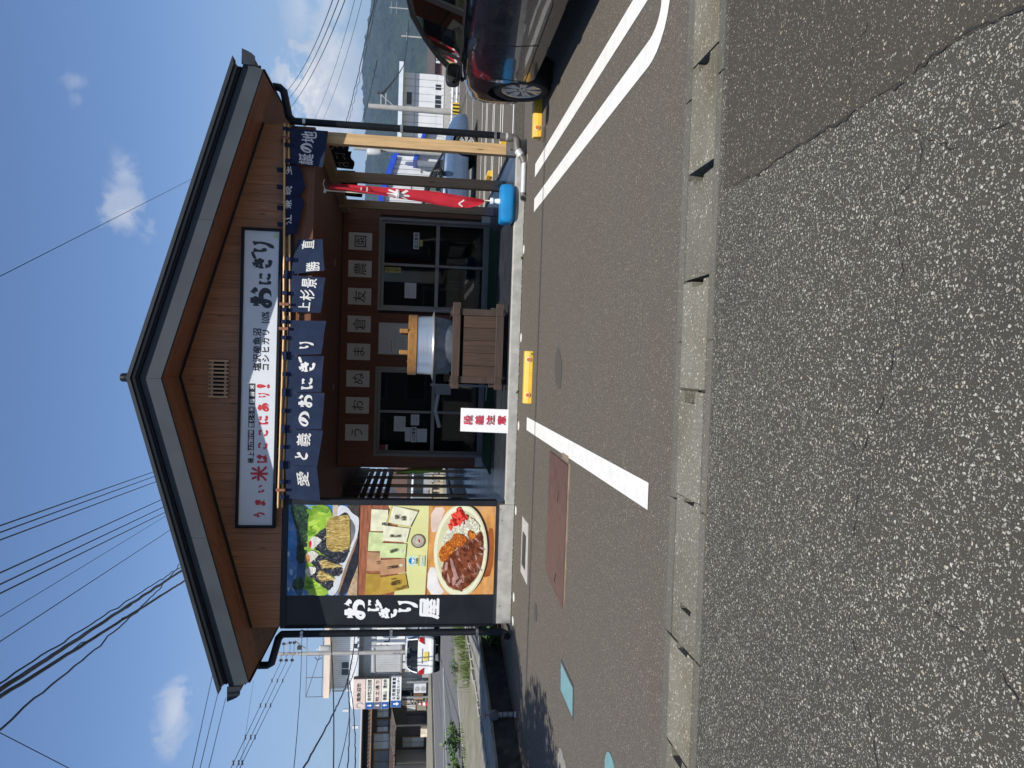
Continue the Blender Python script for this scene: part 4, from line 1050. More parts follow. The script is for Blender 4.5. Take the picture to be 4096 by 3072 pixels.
v_ = .0032 / 2.764 * 1.02
for i, ch in enumerate('塩沢産魚沼'): put_(blk, ch, zB(345, 1692 - i * 96), 88 * v_, 90 * v_, bold=.03)
for i, ch in enumerate('コシヒカリ'): put_(blk, ch, zB(438, 1692 - i * 96), 84 * v_, 84 * v_, bold=.03)
for i, ch in enumerate('100%'): put_(blk, ch, zB(436, 1198 - i * 32), (10 if i == 0 else 26 if i < 3 else 42) * v_, 78 * v_, bold=.05)
for ch, X0, X1, Y0, Y1 in (('お', 258, 512, 808, 1042), ('に', 345, 497, 638, 786), ('ぎ', 285, 492, 445, 622), ('り', 282, 522, 288, 442)):
    put_(blk, ch, zB((X0 + X1) / 2, (Y0 + Y1) / 2), (Y1 - Y0) * v_, (X1 - X0) * v_, br=.25, slant=.05)
chars_of('red_character', RED, SG, red); chars_of('black_character', BLK, SG, blk); chars_of('white_character', WP, SG, wht)
x, z = zB(545, 245)
MB().lathe([(.033, 0), (.033, -.002), (.001, -.002)], (x, YS, z), 24, 'y').build('round_seal', mat('seal_green', (.52, .62, .36), .5, .2, 60, dirt=(.25, .35, .15), dscale=90, damt=.7), SG)

# ================================================================== CURTAINS (noren) AND THEIR POLES
CLOTH = mat('indigo_cloth', (.019, .030, .066), .92, .10, 7, bump=.25, bscale=320, spec=.15, dirt=(.028, .042, .084), dscale=3.5, damt=.6)
CLOTH_D = mat('indigo_cloth_inner', (.016, .024, .062), .92, .1, 7, bump=.2, bscale=320, spec=.15)  # darker copy for blown-back panels and loops, shade put into the colour
LET = mat('dyed_white', (.66, .66, .65), .85, .05, 12, spec=.1)
BAM = wood('bamboo', (.62, .40, .18), 'x', .1, .45, .7, knots=False)
GRP = 'indigo curtain panels hanging along the porch front'
def noren(label, tl, tr_, br_, bl, chars, seed=0, back=0.0, m=CLOTH, y0=10.165, bend=None, tabs=(.05, .5, .95), group=GRP):
    """corners in x, z; chars = (character, s, t, width, height)"""
    rnd = random.Random(seed)
    wv = [(rnd.uniform(2.2, 4.5), rnd.uniform(0, 6), rnd.uniform(.004, .011)) for _ in range(3)]
    tl, tr_, br_, bl = [Vector(p) for p in (tl, tr_, br_, bl)]
    def fn(s, t):
        top = tl.lerp(tr_, s); bot = bl.lerp(br_, s)
        p = top.lerp(bot, t)
        y = y0 + back * t * t
        for f, ph, a in wv: y += a * math.sin(f * s * 2 + ph + .8 * t) * (.25 + t)
        y += .006 * noise.noise(Vector((p.x * 6, p.y * 6, seed)))
        if bend: y, p = bend(s, t, y, p)
        return Vector((p.x, y, p.y))
    th = thing('noren_curtain', label, 'curtain', (tl.x, y0, min(bl.y, br_.y)), group)
    mb = MB()
    mb.grid(fn, 22, 18)
    mb.grid(lambda s, t: fn(s, t) + Vector((0, .003, 0)), 22, 18)
    mb.build('cloth', m, th, smooth=70)
    hem = MB()
    hem.grid(lambda s, t: fn(s, .955 + .045 * t) + Vector((0, -.0025, 0)), 22, 1); hem.grid(lambda s, t: fn(.0 + .028 * s, t) + Vector((0, -.0025, 0)), 1, 18); hem.grid(lambda s, t: fn(.972 + .028 * s, t) + Vector((0, -.0025, 0)), 1, 18)
    hem.build('hem', m, th, smooth=60)
    for s in tabs:
        p = fn(s, 0)
        c = Vector((p.x, y0, p.z))
        mb = MB(); hw = .026
        pts = [(-.004, -.05), (-.016, .0), (-.046, .02), (-.052, .062), (-.026, .078), (.0, .06), (.012, .0), (.006, -.03)]
        for (ya, za), (yb, zb) in zip(pts[:-1], pts[1:]):
            mb.poly([(c.x - hw, y0 + ya, c.z + za), (c.x + hw, y0 + ya, c.z + za), (c.x + hw, y0 + yb, c.z + zb), (c.x - hw, y0 + yb, c.z + zb)])
        mb.build('loop', CLOTH_D if m is CLOTH else m, th)
    if chars:
        for ch, s, t, ww, hh in chars:
            chars_of('character', LET, th, [((ch, (s, 1 - t, 0), ww, hh), dict(fn=lambda a, b: fn(a, 1 - b), lift=(0, -.0045, 0), br=.215, bold=.022))])
    return th
def ch_from(px_list, z):
    return px_list
noren('indigo curtain panel with 愛, leftmost of the front row', (-1.905, 3.062), (-1.462, 3.086), (-1.482, 2.678), (-1.940, 2.622), [('愛', .62, .53, .44, .38)], 1)
noren('indigo curtain panel with と義, second from the left', (-1.458, 3.087), (-.985, 3.077), (-.997, 2.609), (-1.480, 2.676), [('と', .27, .46, .26, .40), ('義', .72, .49, .36, .40)], 2)
noren('indigo curtain panel with のお, third from the left', (-.981, 3.078), (-.506, 3.078), (-.496, 2.601), (-.982, 2.628), [('の', .27, .48, .42, .34), ('お', .77, .49, .38, .42)], 3)
noren('indigo curtain panel with にぎ, fourth from the left', (-.502, 3.079), (-.020, 3.079), (-.008, 2.622), (-.487, 2.649), [('に', .25, .55, .36, .40), ('ぎ', .74, .53, .42, .46)], 4)
noren('indigo curtain panel with り, fifth from the left beside the gap', (-.015, 3.081), (.447, 3.097), (.458, 2.606), (.017, 2.655), [('り', .29, .52, .26, .44)], 5)
noren('indigo curtain panel with 上杉景, right of the gap', (.556, 3.092), (1.038, 3.095), (1.024, 2.627), (.560, 2.680), [('上', .16, .48, .25, .38), ('杉', .49, .54, .30, .43), ('景', .82, .57, .27, .44)], 6)
def fold7(s, t, y, p):
    # the right half has swung back and hangs askew
    return y + .05 * s, Vector((p.x, p.y - .03 * s * (1 - t)))
noren('indigo curtain panel with 勝直, swung askew by the wind', (1.044, 3.095), (1.512, 3.03), (1.540, 2.688), (1.118, 2.642), [('勝', .16, .66, .28, .42), ('直', .84, .44, .26, .50)], 7, bend=fold7, tabs=(.05, .42))
def flip(amt):
    def f(s, t, y, p):
        # caught up over the pole: a short fall with a ragged lower edge
        return y - .035 * math.sin(t * 2.6) + .03 * t, Vector((p.x, p.y + amt * t * (.16 * math.sin(s * 4.1 + amt * 30) + .22 * (abs((s * 1.7) % 1 - .5) - .25))))
    return f
DK = 'indigo curtain panels blown back under the beam'
noren('indigo curtain panel with 江兼, blown back and folded under the beam', (1.53, 3.170), (2.06, 3.192), (2.05, 2.975), (1.60, 2.955), [('江', .40, .26, .24, .52), ('兼', .80, .18, .22, .46)], 8, m=CLOTH_D, bend=flip(.25), tabs=(.3, .7), group=DK)
noren('indigo curtain panel with 続生, blown back next to the last panel', (2.04, 3.192), (2.48, 3.200), (2.46, 2.99), (2.07, 2.955), [('続', .20, .20, .25, .46), ('生', .82, .24, .26, .48)], 9, m=CLOTH_D, bend=flip(.3), tabs=(.3, .8), group=DK)
noren('indigo curtain panel with 誕の地, rightmost of the front row', (2.488, 3.10), (2.945, 3.137), (2.936, 2.640), (2.466, 2.698), [('誕', .17, .46, .29, .46), ('の', .48, .46, .28, .38), ('地', .80, .52, .30, .42)], 10)
# two runs of paired bamboo poles on wooden brackets
POLE_G = 'bamboo curtain poles under the beam'
for y, z, dz, lb in ((10.135, 3.142, 0, 'front bamboo curtain pole under the long sign'), (10.172, 3.098, 0, 'rear bamboo curtain pole half hidden behind the cloth loops')):
    mb = MB()
    for a, b in ((-2.03, .50), (.36, 2.99)):
        za = z + .02 if a < -1 else z - .03 + (.03 if y < 10.15 else 0); zb = z - .006 if b < 1 else z + .05
        n = 13
        for i in range(n):
            t0, t1 = i / n, (i + 1) / n
            mb.tube([(a + (b - a) * t0, y, za + (zb - za) * t0), (a + (b - a) * (t1 - .012), y, za + (zb - za) * (t1 - .012)), (a + (b - a) * t1, y, za + (zb - za) * t1)], [.0145, .014, .0165], 10)
    tag(mb.build('bamboo_pole', BAM, smooth=50), lb, 'pole', POLE_G)
BRK = mat('bracket_wood', (.22, .085, .045), .6, .2, 14)
for x, z, lb in ((-1.79, 3.14, 'reddish wooden pole bracket at the left end of the curtains'), (.333, 3.15, 'wooden pole bracket on the right side of the り curtain'),
                 (.652, 3.15, 'wooden pole bracket above the 上杉景 curtain'), (2.805, 3.19, 'reddish wooden pole bracket above the rightmost curtain')):
    t = thing('pole_bracket', lb, 'bracket', (x, 10.15, z - .06), 'wooden brackets holding the curtain poles')
    MB().box(x - .02, x + .02, 10.112, 10.25, z + .018, z + .05).build('arm', BRK, t, bevel=.004)
    MB().box(x - .018, x + .018, 10.112, 10.132, z - .07, z + .018).build('hook', BRK, t, bevel=.004)
    MB().box(x - .05, x + .05, 10.225, 10.247, z - .05, z + .06).build('back_plate', BRK, t, bevel=.004)

# curtains along the right side of the porch, seen from inside, backlit darkness put into the colours
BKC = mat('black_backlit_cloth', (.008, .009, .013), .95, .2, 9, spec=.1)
MIRR = mat('faded_lettering', (.24, .24, .22), .9, .1, 9)  # white letters greyed, their backlit dimness put into the colour
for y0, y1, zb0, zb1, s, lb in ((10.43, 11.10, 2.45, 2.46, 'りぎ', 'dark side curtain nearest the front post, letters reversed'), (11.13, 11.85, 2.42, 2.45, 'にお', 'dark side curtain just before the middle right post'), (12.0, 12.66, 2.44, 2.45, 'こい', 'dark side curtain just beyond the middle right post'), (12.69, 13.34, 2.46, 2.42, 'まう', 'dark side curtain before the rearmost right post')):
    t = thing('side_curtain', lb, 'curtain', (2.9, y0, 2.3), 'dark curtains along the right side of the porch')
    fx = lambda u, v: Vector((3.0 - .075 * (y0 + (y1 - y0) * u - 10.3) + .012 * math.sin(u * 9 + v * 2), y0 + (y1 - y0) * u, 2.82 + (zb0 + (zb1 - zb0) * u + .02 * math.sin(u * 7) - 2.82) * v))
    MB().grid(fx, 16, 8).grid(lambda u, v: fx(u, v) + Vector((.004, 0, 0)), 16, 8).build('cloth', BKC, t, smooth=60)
    lb_ = MB()
    for i, ch in enumerate(s):
        letter(lb_, ch, ((i + .5) / 2, .42, 0), .34, .5, fn=lambda a, b: fx(a, 1 - b), lift=(-.006, 0, 0), br=.10, bold=.0)
    lb_.build('lettering', MIRR, t)

# ================================================================== PAPERS ON THE PORCH WALL AND DOORS
PAPER = mat('paper', (.60, .60, .60), .8, .03, 12)
INKP = mat('paper_ink', (.02, .02, .022), .7, .1, 9)
GP = 'white paper sheets each with one character across the porch wall'
def sheet(name, label, cat, x0, x1, z0, z1, y, lines, group=None, m=PAPER, curl=0.0, ink=INKP):
    t = thing(name, label, cat, ((x0 + x1) / 2, y, z0), group)
    rnd = random.Random(label)
    ax, az = rnd.uniform(0, 6), rnd.uniform(0, 6)
    f = lambda u, v: Vector((x0 + (x1 - x0) * u, y - .002 - curl * (.5 + .5 * math.sin(u * 4 + ax)) * (.2 + abs(v - .5)) - (.02 if curl else 0) * max(0, u + v - 1.7), z0 + (z1 - z0) * v))
    MB().grid(f, 8, 8).grid(lambda u, v: f(u, v) + Vector((0, .0008, 0)), 8, 8).build('paper', m, t, smooth=60)
    lb = MB()
    for txt, u, v, ww, hh, stp, vert, bold in lines:
        for i, ch in enumerate(txt):
            if ch == ' ': continue
            du, dv = (0, -stp * i) if vert else (stp * i, 0)
            letter(lb, ch, (u + du, v + dv, 0), ww, hh, fn=f, lift=(0, -.0025, 0), bold=bold)
    if lines: lb.build('lettering', ink, t)
    return t
S8 = [('う', -1.545, -1.245, 2.258, 2.676, 'left end of the row'), ('お', -1.044, -.746, 2.258, 2.677, 'above the left door'), ('ぬ', -.556, -.256, 2.262, 2.680, 'between left door and whiteboard'), ('ま', -.062, .238, 2.262, 2.680, 'above the whiteboard left part'),
      ('倉', .445, .744, 2.266, 2.684, 'above the whiteboard right part'), ('友', .950, 1.250, 2.272, 2.690, 'above the right door left leaf'), ('農', 1.450, 1.752, 2.278, 2.696, 'above the middle of the right door'), ('園', 1.944, 2.258, 2.283, 2.703, 'right end of the row')]
for ch, x0, x1, z0, z1, wh in S8:
    sheet('paper_sheet', 'white paper sheet with the character %s, %s' % (ch, wh), 'paper', x0, x1, z0, z1, YW, [(ch, .5, .5, .74, .56, 0, False, -.004)], GP, curl=.006)
YD = YW + .02
def scrib(n, v0, dv, u=.1, w=.8):
    """lines of small print too fine to read"""
    return [('ー' * 7, u + w / 14, v0 - dv * i, w / 7.5, dv * .8, w / 7, False, .03) for i in range(n)]
sheet('door_notice', 'long white notice reading 出口専用 on the right sliding door', 'notice', 2.012, 2.313, 1.430, 1.534, YD - .012, [('出口専用', .16, .5, .19, .72, .23, False, .03)])
sheet('door_sticker', 'small blue and yellow sticker below the 出口専用 notice', 'sticker', 2.065, 2.18, 1.365, 1.42, YD - .012, [], m=mat('sticker_blue_yellow', (.50, .36, .05), .5, .2, 30, dirt=(.04, .06, .22), dscale=12, damt=.9))
sheet('door_notice', 'white notice with red heading box on the right door left leaf', 'notice', 1.110, 1.391, 1.458, 1.670, YW + .05, scrib(3, .80, .13, .15, .7) + scrib(2, .28, .1), ink=mat('red_print', (.40, .05, .09), .7, .1, 9))
sheet('camera_sticker', 'yellow and black camera warning sticker at the top of the right door', 'sticker', 1.565, 1.665, 1.75, 2.04, YW + .05, [('防犯カメラ作動中', .5, .88, .55, .09, .108, True, .02)], m=mat('sticker_yellow', (.45, .40, .10), .5, .08, 9))
sheet('door_notice', 'white notice with fine print, highest on the left door', 'notice', -1.362, -1.083, 1.587, 1.797, YW + .05, scrib(3, .75, .13) + scrib(3, .32, .09))
sheet('door_notice', 'pale handwritten note right of the 入口専用 sign on the left door', 'notice', -1.243, -1.044, 1.335, 1.488, YW + .05, scrib(2, .65, .3, .15, .7))
sheet('door_notice', 'rounded notice of dense print left of the 入口専用 sign', 'notice', -1.547, -1.286, 1.487, 1.588, YW + .045, scrib(4, .82, .2))
sheet('door_notice', 'white notice reading 入口専用 on the left sliding door', 'notice', -1.560, -1.277, 1.378, 1.480, YW + .045, [('入口専用', .16, .5, .19, .72, .23, False, .03)])
sheet('door_notice', 'square notice with fine print, lowest on the left door', 'notice', -1.555, -1.307, 1.185, 1.370, YW + .045, scrib(4, .62, .12))
sheet('alarm_sticker', 'small dark red alarm sticker at the top left of the left door', 'sticker', -1.752, -1.617, 1.945, 2.037, YW + .05, [], m=mat('sticker_red', (.20, .02, .02), .5, .1, 9))
sheet('alarm_sticker', 'small white alarm sticker reading SECOM on the left door', 'sticker', -1.752, -1.617, 1.900, 1.943, YW + .05, [('SECOM', .14, .5, .15, .7, .18, False, .02)])
# whiteboard between the doors
WBD = thing('whiteboard', 'white notice board with pinned sheet between the two sliding doors', 'whiteboard', (.345, YW, 1.20))
MB().box(.06, .636, YW - .022, YW - .004, 1.20, 2.115).build('board', mat('board_white', (.52, .54, .54), .35, .03, 9), WBD)
MB().box(.052, .062, YW - .026, YW, 1.19, 2.125).box(.634, .644, YW - .026, YW, 1.19, 2.125).box(.062, .634, YW - .026, YW, 2.113, 2.125).box(.062, .634, YW - .026, YW, 1.19, 1.202).build('frame', ALU, WBD)
lb = MB()
for r_ in range(2):
    for i in range(6):
        p = [(.15 + i * .047 + random.uniform(-.012, .012), YW - .0235, 1.67 - r_ * .085 + random.uniform(-.022, .022)) for _ in range(4)]
        lb.tube(p, .0022, 4)
lb.build('handwriting', mat('marker', (.05, .06, .12), .6, .1, 9), WBD)
sheet('pinned_sheet', 'printed sheet with red heading pinned to the whiteboard', 'notice', .082, .368, 1.742, 1.904, YW - .023, scrib(4, .6, .12, .35, .6))
o = MB().box(.10, .34, YW - .0285, YW - .0265, 1.873, 1.890); lb = MB()
for i in range(6): lb.box(.115 + i * .036, .14 + i * .036, YW - .028, YW - .026, 1.874, 1.887)
lb.build('red_heading', mat('red_print', (.40, .05, .09)), bpy.data.objects['pinned_sheet'])
tag(MB().box(-.075, -.045, YW - .008, YW, 1.575, 1.605).build('wall_switch', PAPER), 'tiny white switch on the porch wall beside the left door', 'switch')
# green mat in front of the doors
MAT_ = mat('green_turf_mat', (.020, .055, .022), .98, .35, 90, bump=.9, bscale=260, spec=.1)
tag(MB().prism([(-1.9, 12.45, ZF + .001), (1.53, 12.35, ZF + .001), (2.12, 12.55, ZF + .001), (2.45, 13.85, ZF + .001), (-1.85, 13.93, ZF + .001)], (0, 0, .015)).build('door_mat', MAT_), 'dark green turf mat on the porch floor before the doors', 'mat')

# ------------------------------------------------------------------ inside the shop, dim behind the glass
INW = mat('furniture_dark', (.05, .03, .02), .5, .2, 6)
CHR = mat('chrome', (.55, .55, .55), .15, .05, 9, metal=1.0)
def table(x, y, sx, sy, h, lb, group=None):
    t = thing('table', lb, 'table', (x, y, ZF + .02), group)
    MB().box(x - sx / 2, x + sx / 2, y - sy / 2, y + sy / 2, h - .04, h).build('table_top', INW, t)
    for a in (-1, 1):
        for b in (-1, 1): MB().box(x + a * (sx / 2 - .05) - .02, x + a * (sx / 2 - .05) + .02, y + b * (sy / 2 - .05) - .02, y + b * (sy / 2 - .05) + .02, ZF + .02, h - .04).build('leg', CHR, t)
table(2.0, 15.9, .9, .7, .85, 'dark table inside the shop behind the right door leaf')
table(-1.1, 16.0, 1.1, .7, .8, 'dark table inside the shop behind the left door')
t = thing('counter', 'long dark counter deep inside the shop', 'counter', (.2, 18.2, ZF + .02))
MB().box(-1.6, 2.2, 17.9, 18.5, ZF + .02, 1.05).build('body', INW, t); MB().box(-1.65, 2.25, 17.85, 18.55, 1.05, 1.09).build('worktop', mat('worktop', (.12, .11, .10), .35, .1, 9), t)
t = thing('display_case', 'glass fronted display case with chrome rails behind the right door', 'display case', (1.15, 15.3, ZF + .02))
MB().box(.95, 1.45, 15.2, 15.7, ZF + .02, .62).build('base', mat('case_base', (.20, .16, .13), .5, .1, 9), t)
for x in (.96, 1.44):
    for y in (15.21, 15.69): MB().box(x - .012, x + .012, y - .012, y + .012, .62, 1.32).build('rail', CHR, t)
MB().box(.95, 1.45, 15.2, 15.7, 1.30, 1.34).build('top', CHR, t)
t = thing('folding_stand', 'grey metal folding stand behind the pot, before the left door', 'stand', (-.45, 13.3, ZF))
AL2 = mat('grey_bar', (.30, .31, .32), .4, .05, 9, metal=.5)
MB().box(-.475, -.435, 13.25, 13.29, ZF, 1.16).build('upright', AL2, t); MB().bar((-.455, 13.27, .16), (-.72, 13.5, .15), .03, .03).build('foot', AL2, t)
MB().box(-.62, -.46, 13.2, 13.34, .80, 1.07).build('box', mat('grey_box', (.22, .225, .23), .5, .05, 9), t)
MB().tube([(-.62, 13.25, 1.02), (-.9, 13.25, 1.06), (-1.2, 13.25, .98)], .035, 10).build('arm', mat('pale_arm', (.45, .46, .46), .4, .05, 9), t, smooth=40)

# ================================================================== RICE POT ON ITS WOODEN STAND
PC = (.193, 10.93)
ALP = mat('spun_aluminium', (.62, .64, .66), .34, .06, 3, stretch=(.2, .2, 26), metal=.9, bump=.15)
ALD = mat('dull_aluminium', (.17, .20, .235), .62, .22, 9, metal=.35, dirt=(.10, .125, .15), dscale=7, damt=.6)
LIDW = wood('lid_wood', (.33, .16, .042), 'x', .04, .5, .6, knots=False, scale=.55)
t = thing('rice_pot', 'large silver rice pot with flange and thick wooden lid on the wooden stand', 'pot', (PC[0], PC[1], .86))
MB().lathe([(.34, .84), (.372, .92), (.395, 1.02), (.414, 1.14), (.419, 1.165)], (*PC, 0), 56).build('bowl', ALD, t, smooth=40)
MB().lathe([(.415, 1.158), (.497, 1.168), (.500, 1.176), (.424, 1.196), (.420, 1.23), (.416, 1.36), (.411, 1.398), (.40, 1.402)], (*PC, 0), 64).build('upper_body', ALP, t, smooth=35)
lid_ = MB().lathe([(.425, 1.405), (.432, 1.412), (.432, 1.525), (.425, 1.531), (.001, 1.531)], (*PC, 0), 56).build('lid', LIDW, t, smooth=40)
for dx in (-.112, .184): MB().box(PC[0] + dx - .030, PC[0] + dx + .030, PC[1] - .40, PC[1] + .40, 1.532, 1.648).build('handle', LIDW, lid_, bevel=.006)
STW = wood('charred_timber', (.052, .031, .022), 'x', .14, .7, .42, scale=.9)
STV = wood('charred_board', (.052, .028, .016), 'z', .22, .68, .42, scale=.8)
STE = wood('timber_end', (.36, .25, .17), 'y', .1, .8, .5, knots=False)
t = thing('pot_stand', 'dark charred timber stand on castors carrying the rice pot', 'stand', (.197, 10.93, ZF))
x0, x1, y0, y1 = -.325, .718, 10.47, 11.40
for z in (.812, .206):
    for y in (y0, y1 - .09): MB().box(-.403, .800, y, y + .09, z, z + .108).build('rail', STW, t, bevel=.006)
    for x in (x0, x1 - .095): MB().box(x, x + .095, y0 - .018, y1 + .08, z + .01, z + .112).build('cross_rail', STE if 0 else STW, t, bevel=.006)
for x in (x0 + .004, x1 - .093):
    for y in (y0 + .012, y1 - .08): MB().box(x, x + .089, y, y + .07, .318, .812).build('post', STW, t, bevel=.004)
bx = [-.235, -.077, .103, .278, .453, .624]
for a, b in zip(bx[:-1], bx[1:]):
    MB().box(a + .002, b - .002, y0 + .035, y0 + .055, .300, .768).build('board', STV, t, bevel=.003)
    MB().box(a + .002, b - .002, y1 - .055, y1 - .035, .300, .768).build('board', STV, t)
for x in (x0 + .035, x1 - .055):
    for i in range(5): MB().box(x, x + .02, y0 + .09 + i * .152, y0 + .09 + (i + .985) * .152, .300, .768).build('board', STV, t)
MB().box(x0 + .06, x1 - .06, y0 + .06, y1 - .06, .83, .85).build('shelf', STW, t)
CAS = mat('castor_black', (.02, .02, .02), .5, .1, 9)
for x in (-.24, .66):
    for y in (y0 + .08, y1 - .08):
        c = MB().lathe([(.030, -.012), (.032, 0), (.030, .012)], (x, y, ZF + .032), 18, 'x').build('castor', CAS, t, smooth=40)
        MB().box(x - .02, x + .02, y - .018, y + .03, ZF + .045, .206).build('fork', mat('castor_fork', (.2, .2, .2), .35, .1, 9, metal=.8), c)

# ================================================================== STEP SIGN
t = thing('step_sign', 'white upright board with red characters 段差注意 on the porch edge', 'sign', (-.82, 10.27, 0))
WS = mat('white_plastic', (.82, .82, .82), .4, .02, 9)
MB().prism([(-.993, 10.262, .117), (-.663, 10.262, .122), (-.657, 10.272, .782), (-.979, 10.272, .782)], (0, .014, 0)).build('board', WS, t, bevel=.004)
MB().prism([(-.97, 10.38, .135), (-.69, 10.38, .135), (-.69, 10.29, .74), (-.95, 10.29, .74)], (0, .012, 0)).build('back_leaf', WS, t)
lb = MB(); sh = MB()
for i, ch in enumerate('段差注意'):
    chars_of('character', mat('sign_red', (.60, .04, .075), .5, .05, 9), t, [((ch, (-.822 + .002 * i, 10.254, .688 - i * .155), .132, .114), dict(bold=.022))])
    chars_of('character_shadow', mat('sign_grey', (.30, .16, .17), .5, .05, 9), t, [((ch, (-.819 + .002 * i, 10.2585, .685 - i * .155), .134, .116), dict(bold=.026))])


# ================================================================== FLAG WITH WATER BASE
BLU = mat('blue_plastic', (.010, .215, .50), .38, .08, 5)
t = thing('banner_base', 'bright blue water filled plastic base standing on the curb under the red flag', 'flag base', (2.16, 10.36, ZF))
def rbox(u, v):
    a = u * 2 * PI
    lv_ = [(.0, .82), (.03, .97), (.10, 1.0), (.15, .985), (.19, .93), (.195, .5), (.195, .0)]
    i = v * 6; k = min(5, int(i)); f = i - k
    h = lv_[k][0] + (lv_[k + 1][0] - lv_[k][0]) * f; s = lv_[k][1] + (lv_[k + 1][1] - lv_[k][1]) * f
    cx, cy = math.cos(a), math.sin(a); e = .35
    return Vector((2.157 + .268 * s * math.copysign(abs(cx) ** e, cx), 10.36 + .17 * s * math.copysign(abs(cy) ** e, cy), ZF + .001 + h))
MB().grid(rbox, 64, 12).build('tank', BLU, t, smooth=50)
MB().lathe([(.04, 0), (.035, .03), (.030, .09), (.03, .10)], (2.213, 10.42, ZF + .19), 20).build('socket', WS, t, smooth=40)
MB().lathe([(.045, .095), (.045, .13), (.03, .135)], (2.213, 10.42, ZF + .19), 20).build('collar', WS, t, smooth=40)
MB().lathe([(.042, 0), (.042, .02), (.035, .025)], (1.955, 10.30, ZF + .16), 18).build('filler_cap', BLU, t, smooth=40)
t = thing('nobori_flag', 'furled red banner flag with white characters on a thin pole in the blue base', 'flag', (2.21, 10.43, .32))
MB().tube([(2.213, 10.42, .40), (2.208, 10.43, 1.6), (2.228, 10.44, 2.70)], .011, 10).build('pole', mat('cream_pole', (.66, .60, .44), .45, .05, 9), t, smooth=40)
MB().tube([(2.228, 10.44, 2.69), (2.30, 10.40, 2.72), (2.36, 10.38, 2.70)], .006, 8).tube([(2.19, 10.44, 2.70), (2.25, 10.44, 2.70)], .016, 8).build('arm', mat('white_cap', (.6, .6, .6)), t)
RF = mat('red_cloth', (.43, .022, .036), .8, .12, 6, bump=.2, bscale=200, spec=.2)
def flag(s, v):
    # outline from the top down: left edge, right edge
    pr_ = [(0, 2.225, 2.305), (.10, 2.228, 2.312), (.30, 2.19, 2.285), (.45, 2.150, 2.275), (.60, 2.128, 2.272), (.70, 2.10, 2.262), (.80, 2.083, 2.245), (.90, 2.088, 2.225), (.97, 2.13, 2.212), (1.0, 2.17, 2.195)]
    for i in range(len(pr_) - 1):
        if pr_[i][0] <= v <= pr_[i + 1][0] + 1e-9:
            f = (v - pr_[i][0]) / (pr_[i + 1][0] - pr_[i][0]); a = pr_[i][1] + (pr_[i + 1][1] - pr_[i][1]) * f; b = pr_[i][2] + (pr_[i + 1][2] - pr_[i][2]) * f; break
    z = 2.635 - 2.085 * v
    b += .028 * math.sin(min(1, v * 1.1) * PI)
    x = a + (b - a) * s
    y = 10.405 - .05 * math.sin(s * PI * 1.5 + v * 3.0) - .025 * math.sin(s * 7 + v * 6) - .04 * v
    return Vector((x, y, z))
MB().grid(flag, 26, 70).grid(lambda s, v: flag(s, v) + Vector((0, .004, 0)), 26, 70).build('cloth', RF, t, smooth=75)
lb = MB()
for ch, s, v, ww, hh in (('二', .52, .22, .7, .06), ('米', .42, .44, .95, .145), ('へ', .42, .85, .7, .06)):
    letter(lb, ch, (s, 1 - v, 0), ww, hh, fn=lambda a, b: flag(min(1, max(0, a)), 1 - b), lift=(0, -.004, 0), bold=.05)
lb.build('lettering', LET, t, smooth=75)
# green banner hanging in the left passage
t = thing('green_banner', 'yellow green banner furled in the left passage of the porch', 'banner', (-2.36, 16.0, .8))
def gb(s, v):
    wd = .03 + .13 * math.sin(min(1, v * 1.15) * 2.3)
    return Vector((-2.45 + .10 * v + wd * (s - .3), 16.0 + .03 * math.sin(s * 6 + v * 4), 1.78 - .98 * v))
MB().grid(gb, 10, 24).grid(lambda s, v: gb(s, v) + Vector((0, .004, 0)), 10, 24).build('cloth', mat('lime_cloth', (.30, .42, .07), .85, .15, 9), t, smooth=70)
MB().tube([(-2.45, 16.01, ZF), (-2.47, 16.01, 1.85)], .010, 8).build('pole', WS, t)
# ================================================================== CARS
TYRE = mat('tyre_rubber', (.022, .022, .023), .85, .15, 30, bump=.3)
RIMM = mat('alloy', (.52, .51, .49), .38, .06, 14, metal=.5)
GLS = glass('car_glass', (.46, .52, .45), .0)
BLKP = mat('black_plastic', (.014, .014, .015), .5, .1, 20)
SEATM = mat('car_interior', (.05, .045, .04), .8, .2, 9)
LAMP = mat('lamp_glass', (.55, .57, .60), .08, .05, 20, metal=.4)
def paint(name, c, metal=.35):
    return mat(name, c, .28, .03, 5, metal=metal, coat=1.0)
def hermite(tab, y):
    for i in range(len(tab) - 1):
        if tab[i][0] <= y <= tab[i + 1][0]:
            f = (y - tab[i][0]) / (tab[i + 1][0] - tab[i][0]); f = f * f * (3 - 2 * f) * .35 + f * .65
            return [a + (b - a) * f for a, b in zip(tab[i][1:], tab[i + 1][1:])]
    return list(tab[0][1:] if y < tab[0][0] else tab[-1][1:])
